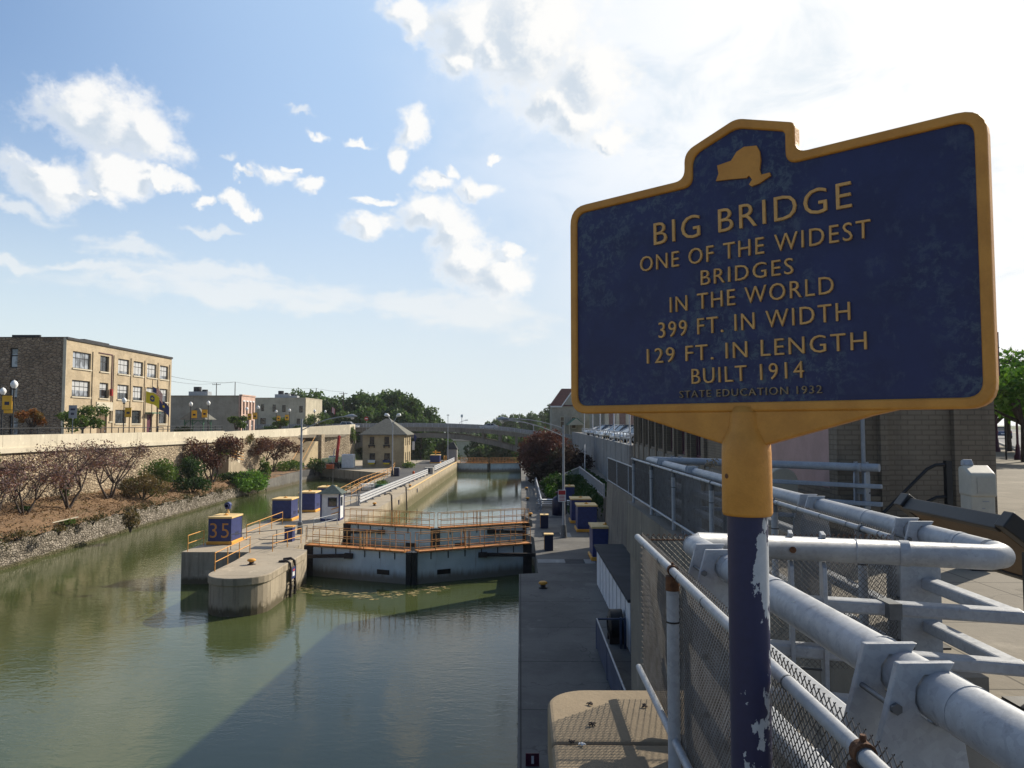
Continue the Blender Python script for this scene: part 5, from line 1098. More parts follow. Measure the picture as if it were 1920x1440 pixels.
# flags and flagpoles
def flagpole(px, py, X_, label, fl):
    p_ = atX(px, py, X_); t_ = thing('flagpole',(p_.x,p_.y,-2.05),label,'flagpole','flagpoles before the brick building'); h = p_.z+2.05
    mb = M(); mb.cyl((0,0,0),(0,0,h),0.07,0.04,n=8); mb.build('pole','dark_iron',t_); mb = M(); mb.lathe([(0.001,h),(0.09,h+0.08),(0.001,h+0.18)],n=8); mb.build('finial','yellow',t_)
    return p_
def flag(p, label, mats, fn, L=1.7, H=1.1, dz=0.35, droop=0.9):
    t_ = thing('flag',(p.x+0.05,p.y,p.z-dz-H-droop),label,'flag','flags on the three poles'); mb = M(); NXf, NZf = 13, 13
    def P(u, v):
        return (0.02+u*L*0.72, 0.16*math.sin(u*7)*u, H+droop-v*H-u*u*droop-0.10*math.sin(u*6))
    for i in range(NXf):
        for j in range(NZf):
            mb.m(fn((i+0.5)/NXf,(j+0.5)/NZf)); mb.poly([P(i/NXf,(j+1)/NZf),P((i+1)/NXf,(j+1)/NZf),P((i+1)/NXf,j/NZf),P(i/NXf,j/NZf)])
    mb.build('cloth',mats,t_)
p1 = flagpole(273,728,-49,'left flagpole carrying the yellow flag',0); flag(p1,'yellow flag with a dark blue round emblem',['flag_yellow','flag_blue','white'],lambda u,v: 1 if 0.12<math.hypot((u-0.5)*1.5,v-0.5)<0.3 else 0,2.4,1.5)
p2 = flagpole(286,712,-49,'tallest middle flagpole carrying the striped flag',0); flag(p2,'red and white striped flag with blue canton on the tallest pole',['flag_red','white','flag_blue'],lambda u,v: 2 if (u<0.42 and v<0.54) else int(v*13)%2,1.8,1.3,0.9,1.1)
p3 = flagpole(297,727,-49,'right flagpole carrying the dark blue flag',0); flag(p3,'dark blue drooping flag on the right pole',['flag_blue','flag_yellow'],lambda u,v: 1 if math.hypot(u-0.5,v-0.5)<0.14 else 0,2.0,1.3,1.6,1.1)
p4 = atX(622,762,-44.5); t_ = thing('far_flagpole',(p4.x,p4.y,-2.05),'thin far flagpole with a small striped flag near the end of the parapet','flagpole'); mb = M(); mb.cyl((0,0,0),(0,0,p4.z+2.3),0.05,n=6); mb.build('pole','dark_iron',t_)
mb = M()
for k in range(5): mb.m(k%2); mb.box(0.05+0.14*k,0,p4.z+0.6-0.1*k,0.19+0.14*k,0.03,p4.z+1.9-0.1*k)
mb.build('flag',['flag_red','white'],t_)
# grey sign on the left street
p_ = atX(137,772,-48); t_ = thing('street_sign',(p_.x,p_.y,-2.05),'blue grey rectangular sign on a thin post before the small green tree','sign'); mb = M(); mb.cyl((0,0,0),(0,0,p_.z+2.0),0.04,n=6); mb.build('post','galv',t_); mb = M(); mb.box(-0.45,-0.06,p_.z+1.35,0.45,-0.042,p_.z+2.75); pl = mb.build('plate','grey_blue' if 'grey_blue' in MT else 'grey_steel',t_); mb = M(); mb.box(-0.2,-0.066,p_.z+1.7,0.15,-0.061,p_.z+1.95); mb.box(-0.25,-0.066,p_.z+2.2,0.25,-0.061,p_.z+2.4); mb.build('marking','navy_dark',pl)
p_ = atY(687,785,176); t_ = thing('stop_sign',(p_.x,p_.y,-1.5),'small red round looking traffic sign at the left end of the arch bridge','sign'); mb = M(); mb.cyl((0,0,0),(0,0,p_.z+1.5),0.04,n=6); mb.build('post','galv',t_); mb = M(); mb.cyl((0,-0.05,p_.z+1.5),(0,-0.03,p_.z+1.5),0.5,n=8); pl = mb.build('plate','red',t_); mb = M(); mb.box(-0.3,-0.058,p_.z+1.42,0.3,-0.052,p_.z+1.6); mb.build('white_band','white',pl)
# utility poles and wires
def upole(px, pt, Y_, label, arms=1):
    p_ = atY(px, pt, Y_); t_ = thing('utility_pole',(p_.x,p_.y,-2.05),label,'utility pole','wooden utility poles beyond the left street'); h = p_.z+2.05
    mb = M(); mb.cyl((0,0,0),(0,0,h),0.16,0.11,n=8); mb.build('pole','bark',t_)
    for a in range(arms): mb = M(); mb.beam((-1.2,0,h-0.5-a*0.9),(1.2,0,h-0.5-a*0.9),0.12,0.12); [mb.cyl((x,0,h-0.44-a*0.9),(x,0,h-0.22-a*0.9),0.05,n=6) for x in (-1.1,-0.5,0.5,1.1)]; mb.build('crossarm','bark',t_)
    return p_
ups = [upole(406,718,215,'utility pole behind the grey block building, with a crossarm'),upole(441,716,215,'taller utility pole at the right end of the grey block building',0),upole(376,731,235,'low crossarmed utility pole peeping over the grey wall'),upole(593,728,235,'slim utility pole among the trees beyond the tan building',0),upole(644,735,225,'crossarmed utility pole in front of the far trees')]
def cable(a, b, sag, label):
    mb = M(); a = Vector(a); b = Vector(b); pts = [a.lerp(b, i/10)-Vector((0,0,sag*4*(i/10)*(1-i/10))) for i in range(11)]; mb.tube(pts, 0.035, 4)
    tag(mb.build('overhead_cable','black'), label, 'cable', 'overhead cables')
cable(atY(318,714,140), ups[0], 0.5, 'overhead cable from the brick building to the first utility pole'); cable(atY(318,708,140)+Vector((0,0,0.3)), ups[1], 0.6, 'upper overhead cable from the brick building to the taller pole')
cable(ups[0], ups[1], 0.15, 'short overhead cable between the two poles over the grey building'); cable(ups[1], ups[3], 0.8, 'overhead cable crossing above the tan building'); cable(ups[3], ups[4], 0.2, 'overhead cable before the far trees')
# far lamps on the bridge
for px, pt, Y_, lb, hd in ((840,779,186,'slim bridge lamp with flat head rising over the arch bridge','flat'),(866,781,187,'bluish square topped mast on the arch bridge','box')):
    p_ = atY(px,pt,Y_); t_ = thing('bridge_lamp',(p_.x,p_.y,prz(p_.x)-1),lb,'lamp','masts on the arch bridge'); h = p_.z-prz(p_.x)+1; mb = M(); mb.cyl((0,0,0),(0,0,h),0.07,n=6); mb.build('pole','galv',t_); mb = M()
    mb.box(-0.3,-0.3,h,0.3,0.3,h+0.2) if hd == 'flat' else mb.box(-0.25,-0.2,h-0.2,0.25,0.2,h+0.5); mb.build('head','grey_steel' if hd=='flat' else 'gate_blue',t_)
p_ = atY(858,790,188); t_ = thing('bridge_lamp',(p_.x,p_.y,prz(p_.x)-1),'low bent lamp arm on the arch bridge','lamp','masts on the arch bridge'); h = p_.z-prz(p_.x)+1; mb = M(); mb.tube([(0.5,0,0),(0.5,0,h*0.8),(1.0,0,h),(2.3,0,h+0.3)],0.05,6); mb.build('pole','galv',t_); mb = M(); mb.box(1.9,-0.1,h+0.2,2.6,0.1,h+0.4); mb.build('head','galv',t_)
# ------------------------------------------------------------------ trees and shrubs
def small_tree(name, base, top, spread, mt, label, cat='tree', n=2600, leaf=0.16, grp=None, stems=4, seed=1, dens=1.0, flat=0.75, trunk_h=0.25, lean=(0,0), clumps_n=11, shell=0.35):
    rg = random.Random(seed); base = Vector(base); H = top-base.z
    t_ = thing(name, tuple(base), label, cat, grp)
    cl = []
    for i in range(clumps_n):
        a = 2*math.pi*(i*0.618)+rg.uniform(-0.3, 0.3); r = spread*(0.25+0.6*((i+0.5)/clumps_n)**0.5)*rg.uniform(0.75, 1.1)
        zz = H*(rg.uniform(0.50, 0.92)-0.22*(r/spread)**2*rg.random()); cr = spread*rg.uniform(0.26, 0.42)
        cl.append((r*math.cos(a)+lean[0]*zz, r*math.sin(a)*0.9+lean[1]*zz, zz, cr, cr, min(cr*flat, H-zz+0.1)))
    mb = M(); lim = [(c[0], c[1], c[2]+c[5]*0.3) for c in cl]
    k = max(1, stems); 
    for i in range(k):
        a = 2*math.pi*i/k+seed; b0 = Vector((0.10*k*0.3*math.cos(a), 0.10*k*0.3*math.sin(a), -0.15)); fork = Vector((spread*0.22*math.cos(a), spread*0.22*math.sin(a), H*trunk_h)) if k > 1 else Vector((lean[0]*H*trunk_h, lean[1]*H*trunk_h, H*trunk_h))
        r0 = 0.028*H*(0.8 if k > 1 else 1.2); mb.tube([b0, b0.lerp(fork, 0.55)+Vector((rg.uniform(-.05,.05),rg.uniform(-.05,.05),0)), fork], [r0, r0*0.8, r0*0.62], 7)
        limbs(mb, fork, lim[i::k], r0*0.55, seed=seed+i, n=5)
    tw = []
    for c in cl:    # fine twigs inside each clump
        for _ in range(7):
            d = Vector((rg.gauss(0,1), rg.gauss(0,1), rg.gauss(0.3,0.7))).normalized(); e = Vector(c[:3])+Vector((d.x*c[3], d.y*c[4], d.z*c[5]))
            mid = Vector(c[:3]).lerp(e, 0.5)+Vector((rg.uniform(-.1,.1),rg.uniform(-.1,.1),rg.uniform(-.1,.1))); mb.tube([Vector(c[:3]), mid, e], [0.012*H*0.35, 0.008*H*0.35, 0.003*H*0.35], 4)
    mb.build('trunk', 'bark', t_)
    pts, nr = clump_points(cl, n, shell); leaf_mesh('crown', pts, leaf, mt, t_, nrm=nr, tight=0.25, up=0.15)
    return t_
def shrub(name, base, rx, ry, rz, mt, label, n=1500, leaf=0.14, seed=1, grp=None, cat='shrub', nclump=9, lift=0.5):
    rg = random.Random(seed); t_ = thing(name, base, label, cat, grp); cl = []
    for i in range(nclump):
        a = 2*math.pi*i*0.618+rg.uniform(-.3,.3); r = rg.uniform(0.15, 0.72); f = rg.uniform(0.34, 0.5)
        cl.append((rx*r*math.cos(a), ry*r*math.sin(a), rz*(lift+0.35*(1-r)*rg.uniform(0.3, 1.2)-0.1*r), rx*f, ry*f, rz*f*0.95))
    pts, nr = clump_points(cl, n, 0.6); pts = pts[pts[:,2] > -0.2]
    mb = M(); limbs(mb, (0,0,-0.15), [c[:3] for c in cl[:6]], 0.05+0.012*rz, seed=seed, n=5); mb.build('stems','bark',t_)
    d = np.random.normal(size=pts.shape); leaf_mesh('foliage', pts, leaf, mt, t_)
    return t_
PG = 'purple leaved crab apple trees on the left bank'
def bank_z(y, x):
    xc = lerp_tab(XC, y)-0.25; f = max(0, min(1, (x-xc)/(-45.05-xc))); return lerp_tab(ZC, y)+(lerp_tab(ZB, y)-lerp_tab(ZC, y))*f**0.8
def on_bank(px, py):
    z = -7.4
    for _ in range(6): p_ = atZ(px, py, z); z = bank_z(p_.y, p_.x)
    return Vector((p_.x, p_.y, z))
for px, py, ptop, sp, sd_, lb, nn, ln_ in ((44,967,856,3.8,3,'thin leaved purple tree nearest the left edge of the bank',2900,(0.10,0.02)),(128,950,826,4.6,5,'wide purple tree with ivy at its foot, second along the bank',4200,(0.16,0.05)),(205,937,822,4.0,8,'purple tree with an upright trunk, third along the bank',3300,(0.10,0.0))):
    b_ = on_bank(px, py); top = -(ptop-797)*b_.y/1400
    small_tree('purple_tree', tuple(b_), top, sp, 'leaf_purple', lb, n=int(nn*0.75), leaf=0.10, grp=PG, stems=3, seed=sd_, lean=ln_, clumps_n=13, shell=0.1)
b_ = on_bank(-18, 985); small_tree('purple_tree', tuple(b_), -2.6, 2.6, 'leaf_purple', 'purple tree cut by the left edge of the photo', n=1300, leaf=0.10, grp=PG, stems=3, seed=11, shell=0.1)
b_ = Vector((-42.0,101.5,bank_z(101.5,-42))); small_tree('purple_tree', tuple(b_), -1.25, 4.0, 'leaf_plum', 'dense rounded plum tree before the end of the near parapet', n=5200, leaf=0.15, grp=PG, stems=4, seed=21, clumps_n=15, flat=0.85, shell=0.3)
b_ = Vector((-42.3,127.5,-7.95)); small_tree('purple_tree', tuple(b_), -1.6, 4.6, 'leaf_plum', 'flat topped plum tree beside the stairway opening', n=4200, leaf=0.16, grp=PG, stems=3, seed=31, clumps_n=15, flat=0.6, trunk_h=0.3, shell=0.3)
shrub('shrub',tuple(on_bank(268,938)),2.6,2.3,2.6,'leaf_brown','wide brownish green shrub on the bank right of the third purple tree',2800,0.11,2)
b_ = Vector((-41.8,86.5,-7.3)); shrub('shrub',tuple(b_),2.6,2.6,3.0,'leaf_green','rounded mid green shrub against the stone wall',2600,0.13,3)
b_ = Vector((-40.4,91.0,-7.5)); shrub('shrub',tuple(b_),1.9,2.0,3.3,'leaf_dark','dark green upright shrub left of the dense plum tree',2600,0.13,5)
b_ = Vector((-39.5,89.8,-8.2)); shrub('shrub',tuple(b_),2.4,2.2,2.0,'leaf_dark','dark spreading juniper at the edge of the canal wall',2600,0.12,6)
b_ = Vector((-40.4,105.5,-8.2)); shrub('shrub',tuple(b_),3.6,2.4,1.5,'leaf_dark','low dark hedge at the foot of the dense plum tree',2200,0.13,7)
b_ = Vector((-38.8,107,-9.6)); shrub('ivy_bank',tuple(b_),2.6,5.0,3.1,'leaf_bright','bright green ivy tumbling over the canal wall to the water',5200,0.17,8,cat='ivy',nclump=13,lift=0.4)
b_ = Vector((-38.9,113.5,-9.0)); shrub('weed_clump',tuple(b_),1.1,1.1,3.6,'leaf_green','tall green weed at the right end of the ivy',900,0.16,9)
b_ = Vector((-40.6,131,-8.05)); shrub('weed_clump',tuple(b_),3.2,4.0,1.7,'leaf_green','pale green weeds below the flat topped plum tree',1800,0.17,10)
b_ = Vector((-37.4,136.5,-9.0)); shrub('weed_clump',tuple(b_),1.8,2.0,3.0,'leaf_green','yellowish weeds at the corner of the old channel',1300,0.16,12)
b_ = Vector((-44.6,112.2,-5.2)); shrub('weed_clump',tuple(b_),1.0,2.2,2.2,'leaf_bright','bright green climbing weeds under the stairway handrails',1100,0.15,13)
b_ = on_bank(245,975); b_.z -= 0.9; shrub('hanging_weed',tuple(b_),0.8,1.2,1.6,'leaf_brown','dry weeds hanging over the rubble canal wall',900,0.10,14)
for px, py, sd_, lb in ((110,1000,15,'tiny weed tuft at the wall edge left of the pale plank'),(175,980,16,'tiny weed tuft on the wall edge right of the pale plank'),(30,1010,17,'tiny weed tuft at the wall edge by the left border'),(128,985,18,'tiny green tuft just below the pale plank')):
    shrub('weed_tuft',tuple(on_bank(px,py)),0.7,0.9,0.55,'leaf_brown' if sd_!=18 else 'leaf_green',lb,260,0.08,sd_,grp='weed tufts on the bank edge',nclump=4)
b_ = on_bank(124,938); shrub('ivy_clump',(b_.x,b_.y-0.25,b_.z),0.35,0.35,1.9,'leaf_bright','green ivy climbing the foot of the second purple tree',450,0.09,19,nclump=4,cat='ivy')
b_ = on_bank(43,958); shrub('weed_clump',tuple(b_),0.9,0.7,0.5,'leaf_dark','dark weeds at the foot of the leftmost purple tree',300,0.09,29,nclump=4)
shrub('shrub',(-45.2,62.5,-5.6),1.3,1.6,3.6,'leaf_green','green climber on the stone wall at the left border',1200,0.12,20)
shrub('wall_weed',(-45.0,124,-3.2),0.7,2.0,1.6,'leaf_brown','dry weed growing from the top of the stone wall by the stairs',500,0.14,22); shrub('wall_weed',(-38.9,172,-4.2),0.9,1.2,3.8,'leaf_green','green weed at the end of the stone wall by the arch bridge',700,0.18,23)
# street trees on the left
p_ = atX(155,812,-48); small_tree('street_tree',(p_.x,p_.y,-2.05),2.55,2.6,'leaf_green','small green street tree before the tan brick facade',n=2300,leaf=0.14,grp='young trees on the left street',stems=1,seed=41,trunk_h=0.34,clumps_n=10)
p_ = atX(58,812,-52); small_tree('street_tree',(p_.x,p_.y,-2.05),3.0,1.7,'leaf_rust','small rusty orange street tree before the dark stone wall',n=1500,leaf=0.12,grp='young trees on the left street',stems=1,seed=42,trunk_h=0.3,clumps_n=9)
for px, py, Y_, sp, sd_, lb in ((443,777,140,1.9,43,'round street tree left of the pink front'),(525,782,165,2.2,44,'round street tree before the tan building'),(596,772,178,3.4,45,'yellowish tree right of the tan building')):
    p_ = atY(px,py,Y_); small_tree('street_tree',(p_.x,p_.y,-2.05),p_.z,sp,'leaf_green',lb,n=1500,leaf=0.2,grp='young trees on the left street',stems=1,seed=sd_,trunk_h=0.25,clumps_n=9)
for px, Y_, lb, sp in ((505,160,'low green bush before the tan building',1.8),(560,165,'low green bush at the right end of the tan building',2.2),(345,126,'low green bush beside the gazebo',1.6)):
    p_ = atY(px,805,Y_); shrub('street_bush',(p_.x,p_.y,-2.05),sp,1.2,1.9,'leaf_dark',lb,700,0.18,int(px),grp='low bushes on the left street')
# red bush on the right bank
shrub('red_bush',(3.6,106,ZQ),4.5,4.2,6.9,'leaf_red','large dark red bush beside the right end of the lock chamber',11000,0.2,50,nclump=18,lift=0.48)
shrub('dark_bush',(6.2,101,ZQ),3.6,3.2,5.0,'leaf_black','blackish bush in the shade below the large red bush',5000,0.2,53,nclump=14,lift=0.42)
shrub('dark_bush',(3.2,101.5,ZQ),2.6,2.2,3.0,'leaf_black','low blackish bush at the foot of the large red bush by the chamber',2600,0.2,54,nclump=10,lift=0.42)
shrub('green_bush',(4.6,84,ZQ),2.6,4.5,2.6,'leaf_dark','green bank bush below the white stair fence on the right',2600,0.18,51,nclump=12)
shrub('green_bush',(3.3,80.5,ZQ),1.1,1.6,1.6,'leaf_bright','bright green bush at the foot of the right bank slope',900,0.16,52)
# the wood beyond the bridge: shared crowns
def wood_proto(seed, n, H, sp):
    rg = random.Random(seed); cl = []
    for i in range(15):
        a = 2*math.pi*i*0.618+rg.uniform(-.4,.4); f = (i+0.5)/15; r = sp*rg.uniform(0.1, 0.72)*(1-0.55*f); zz = H*(0.28+0.62*f); cr = sp*rg.uniform(0.32, 0.5)
        cl.append((r*math.cos(a), r*math.sin(a), zz, cr, cr, cr*0.8))
    return cl
WG = 'trees of the wood beyond the arch bridge'
protos = []
wood_rows = []   # px, top py, Y, base z
rg = random.Random(77)
for px, ty in ((548,729),(566,737),(585,733),(607,737),(625,742),(648,741),(668,733),(684,734),(703,737),(722,730),(738,727),(757,734),(772,738),(786,748),(800,760),(812,772),(822,783)): wood_rows.append((px, ty, rg.uniform(215, 250), -12.0))
for px, ty in ((560,760),(600,765),(640,768),(672,760),(700,763),(730,758),(760,765),(790,778)): wood_rows.append((px, ty, rg.uniform(205, 215), -14.0))
for px, ty in ((912,788),(928,783),(945,777),(962,774),(980,775),(1000,772),(1018,768),(1034,763)): wood_rows.append((px, ty, rg.uniform(330, 400), -14.0))
for px, ty in ((700,815),(730,812),(760,806),(790,806),(815,808),(836,812),(900,806),(925,812),(950,808),(975,806),(1000,806),(895,832),(930,832),(965,832),(805,830),(835,838)): wood_rows.append((px, ty, rg.uniform(215, 250), -25.0))
for px, ty in ((846,800),(862,799),(880,798),(898,799),(915,800)): wood_rows.append((px, ty, rg.uniform(470, 520), -25.0))
for px, ty in ((1040,752),(1075,760),(1100,770),(1160,768),(1190,758)): wood_rows.append((px, ty, rg.uniform(230, 260), -3.0))
kinds = ['broad dark green tree', 'tall green tree', 'round lighter green tree']
for i, (px, ty, Y_, bz) in enumerate(wood_rows):
    p_ = atY(px, ty, Y_); H = p_.z-bz; k = i % 3
    if k >= len(protos):
        sp = (0.34, 0.28, 0.33)[k]; cl = wood_proto(60+k, 0, 1.0, sp)
        t_ = thing('wood_tree', (0,0,0), 'tree', 'tree', WG)
        mb = M(); mb.cyl((0,0,0),(0,0,0.35),0.03,0.022,n=7); limbs(mb,(0,0,0.3),[c[:3] for c in cl],0.018,n=4,seed=k); mb.build('trunk','bark',t_)
        pts, nr = clump_points(cl, 3400, 0.6); leaf_mesh('crown',pts,0.022,'leaf_wood',t_,aspect=0.7); protos.append(t_)
        o = t_
    else: o = copy_tree(protos[k])
    o.location = (p_.x, p_.y, bz); Hs = max(6.0, H); Ws = max(16, Hs*rg.uniform(0.9, 1.2)) if bz > -20 else max(18, Hs)
    o.scale = (Ws*0.9, Ws*0.9, Hs); o.rotation_euler = (0,0,rg.uniform(0, 6.28))
    pos = 'left of the arch bridge, above the stone house' if px < 700 else 'beyond the left half of the arch bridge' if px < 880 and bz > -20 else 'seen under the arch of the bridge' if bz < -20 else 'on the hill right of the gap in the wood' if px < 1036 else 'beside the red roofed house'
    o['label'] = kinds[k]+' '+pos
    for ch in o.children:
        if ch.name.startswith('crown') and False: pass
# pale house seen through the arch
p_ = atY(867,823,420); t_ = thing('far_house',(p_.x,p_.y,p_.z-9),'tiny pale house on the far shore, seen under the arch','house'); mb = M(); mb.box(-6,-4,0,6,4,8); mb.build('wall','cream',t_); mb = M(); mb.frustum(-6.8,-4.8,6.8,4.8,8,-5,-0.2,5,0.2,11); mb.build('roof','shingle',t_); mb = M(); mb.box(6,-4,-3,16,4,1.5); mb.build('terrace','cream',t_)
# ================================================================== RIGHT SIDE
def make_car(name, loc, rz, paint, label, suv=False, grp='cars parked along the wall on the right'):
    t_ = thing(name, loc, label, 'car', grp, rz); h = 1.70 if suv else 1.45; wd = 0.9
    sec = [(-2.25,0.35),(-2.3,0.62),(-2.2,0.92),(-1.3,0.98),(0.9,0.96),(2.05,0.80),(2.28,0.55),(2.2,0.32)]
    mt_ = Matrix(((1,0,0,0),(0,0,-1,0),(0,1,0,0),(0,0,0,1)))
    mb = M(); mb.prism(sec,-wd,wd,mt_); mb.build('body',paint,t_,bevel=0.09,seg=3)
    gx = (-2.1,-1.7,0.35,1.15) if suv else (-1.75,-1.0,0.25,1.15)
    mb = M(); z0, z1 = 0.94, h-0.06
    lo = [(gx[0],-wd+0.06),(gx[3],-wd+0.06),(gx[3],wd-0.06),(gx[0],wd-0.06)]; hi = [(gx[1],-wd+0.2),(gx[2],-wd+0.2),(gx[2],wd-0.2),(gx[1],wd-0.2)]
    mb._add([(x,y,z0) for x,y in lo]+[(x,y,z1) for x,y in hi],[(0,1,5,4),(1,2,6,5),(2,3,7,6),(3,0,4,7)]); mb.build('window','car_glass',t_)
    mb = M(); mb.box(gx[1]-0.06,-wd+0.17,h-0.07,gx[2]+0.06,wd-0.17,h)
    for i in range(4): mb.beam((*lo[i],z0),(*hi[i],z1),0.09,0.09)
    for s_ in (-1,1): mb.beam(((gx[0]+gx[3])/2,s_*(wd-0.055),z0),((gx[1]+gx[2])/2,s_*(wd-0.19),z1),0.07,0.05)
    mb.build('roof',paint,t_,bevel=0.03)
    for x in (-1.38,1.38):
        for y in (-1,1):
            mb = M(); mb.cyl((x,y*(wd-0.2),0.33),(x,y*(wd+0.02),0.33),0.33,n=18); wl = mb.build('wheel','tyre',t_); mb = M(); mb.cyl((x,y*(wd+0.01),0.33),(x,y*(wd+0.035),0.33),0.2,n=12); mb.build('rim','galv',wl)
    for y in (-1,1):
        mb = M(); mb.box(2.12,y*0.62-0.2,0.62,2.27,y*0.62+0.2,0.78); mb.build('headlight','lantern',t_); mb = M(); mb.box(-2.33,y*0.68-0.15,0.68,-2.2,y*0.68+0.15,0.95); mb.build('tail_light','tail_red',t_)
    mb = M(); mb.box(-2.34,-0.25,0.55,-2.28,0.25,0.68); mb.build('number_plate','white',t_)
    return t_
ZP = -1.65
make_car('parked_car',(11.4,70.0,ZP),R(200),'car_silver','silver car nearest the brown brick building, tail towards the viewer',True)
make_car('parked_car',(11.5,76.5,ZP),R(196),'car_white','white car second from the brown brick building',False)
make_car('parked_car',(11.6,83.0,ZP),R(196),'car_dark','black car with pale roof third from the brown building',True)
make_car('parked_car',(11.8,90.0,ZP),R(196),'car_white','white car in the middle of the parked row',True)
make_car('parked_car',(12.0,98.0,ZP),R(196),'car_silver','silver car before the dark van in the row',False)
make_car('parked_car',(12.3,108.0,ZP),R(196),'car_blue','dark blue car farther along the row',True)
make_car('parked_car',(12.6,121.0,ZP),R(196),'car_silver','farthest pale car of the row, near the red roofed house',False)
p_ = atZ(620,868,ZQ); make_car('lower_road_car',(p_.x,p_.y+1.5,-7.95),R(-75),'car_silver','silver car parked on the low road beside the old channel',False,None)
p_ = atY(655,800,178); make_car('white_van',(p_.x,p_.y,-0.9),R(0),'car_white','white van at the left end of the arch bridge',True,None)
p_ = atY(917,803,183); make_car('bridge_car',(p_.x,p_.y,prz(p_.x)-0.95),R(180),'car_silver','silver car with red tail light crossing the arch bridge',False,None)
p_ = atZ(1857,822,ZS); make_car('street_car',(p_.x+1.5,p_.y,ZS),R(60),'car_blue','dark car parked far along the right street beyond the brick corner',False,None)
# retaining wall below the car park
mb = M(); wall_along(mb, [(8.76,60.5),(12.0,150),(12.2,178)], -0.5, lambda y: -9.0, lambda y: -1.62, 6.0)
for (a, b) in (((8.62,56.7),(12.0,150)),):
    for i in range(16): y = 61.5+5.5*i; x = 8.62+(y-56.7)*0.0362; mb.box(x-0.02,y,-8.5,x+0.02,y+0.35,-1.7)
tag(mb.build('concrete_wall','wall_conc'),'tall streaked concrete retaining wall below the parked cars','wall')
t_ = thing('car_park_railing',(8.9,60.6,-1.62),'thin galvanised railing with posts along the edge of the car park','railing')
posts_rails('car_park_railing',t_,[(8.9,60.6,-1.62),(11.9,145,-1.62)],1.0,(1.0,0.55),0.05,0.04,'galv',spacing=2.9)
for x, y, h, lb in ((9.1,62.5,3.4,'nearest tall white post at the car park edge'),(9.6,77,3.4,'second tall white post at the car park edge'),(10.3,97,3.6,'third tall white post at the car park edge'),(10.9,113,5.0,'fourth white post, near the porch of the red roofed house'),(11.6,136,8.0,'farthest white post, tallest, left of the red roofed house gable')):
    t_ = thing('white_post',(x,y,-1.62),lb,'post','white posts along the car park'); mb = M(); mb.cyl((0,0,0),(0,0,h),0.07,n=8); mb.build('shaft','white_rail',t_); mb = M(); mb.box(-0.16,-0.16,0,0.16,0.16,0.12); mb.build('foot','white_rail',t_)
# terrace, white stair fence
mb = M(); mb.prism([(6.7,60.5),(8.7,60.5),(10.4,105),(6.9,105)],-8.3,-5.85); structure('bank_terrace', mb, 'abut_conc')
mb = M(); mb._add([(4.4,66,-7.99),(6.7,66,-5.9),(6.9,98,-5.9),(4.0,98,-7.99)],[(0,1,2,3)]); mb._add([(4.4,66,-7.99),(6.7,66,-7.99),(6.7,66,-5.9)],[(0,1,2)]); structure('grass_slope', mb, 'grass')
pt = []
for _ in range(4200):
    y = rg.uniform(66, 104); f = rg.random()**0.8; pt.append((4.3+f*(2.6 if y < 98 else 3.5), y, -7.95+2.1*f+rg.uniform(-0.02, 0.28)))
for _ in range(1800): pt.append((rg.uniform(6.8, 8.6), rg.uniform(61, 98), -5.83+rg.uniform(0, 0.25)))
for _ in range(500): pt.append((rg.uniform(6.55, 6.75), rg.uniform(60.6, 70), -5.9-abs(rg.gauss(0, 0.5))))
o = leaf_mesh('ground_ivy', pt, 0.14, 'leaf_dark', aspect=0.6); tag(o, 'dark green ground ivy on the right bank slope below the concrete wall', 'ivy', kind='stuff')
def white_fence(label, pts, h=1.0):  # white fence; the shade on it is put into the grey colour
    t_ = thing('white_fence',tuple(pts[0]),label.replace('white','shade-greyed white'),'fence','pale picket fences on the right bank'); P = [Vector(p) for p in pts]
    mb = M()
    for a, b in zip(P, P[1:]):
        L = (b-a).length; k = int(L/0.22)
        for i in range(k+1): q = a.lerp(b, i/k); mb.box(q.x-0.02,q.y-0.02,q.z+0.08,q.x+0.02,q.y+0.02,q.z+h)
    mb.build('pickets','galv',t_,world=True)
    for hh in (h,0.08):
        mb = M()
        for a, b in zip(P, P[1:]): mb.beam(a+Vector((0,0,hh)),b+Vector((0,0,hh)),0.07,0.09)
        mb.build('rail','galv',t_,world=True)
    for q in P: mb = M(); mb.box(q.x-0.08,q.y-0.08,q.z,q.x+0.08,q.y+0.08,q.z+h+0.1); mb.build('post','galv',t_,world=True)
white_fence('white picket fence along the terrace below the concrete wall',[(6.75,61,-5.85),(6.85,86,-5.85)])
white_fence('white picket fence stepping down the bank to the lock quay',[(6.85,87,-5.85),(4.9,92,-7.1),(3.7,94,-7.9)]); white_fence('upper white stair rail behind the stepping fence',[(7.6,89,-5.6),(8.6,100,-3.6)])
white_fence('low white fence across the foot of the bank stairs',[(3.6,93.5,-7.99),(5.0,93.5,-7.99)])
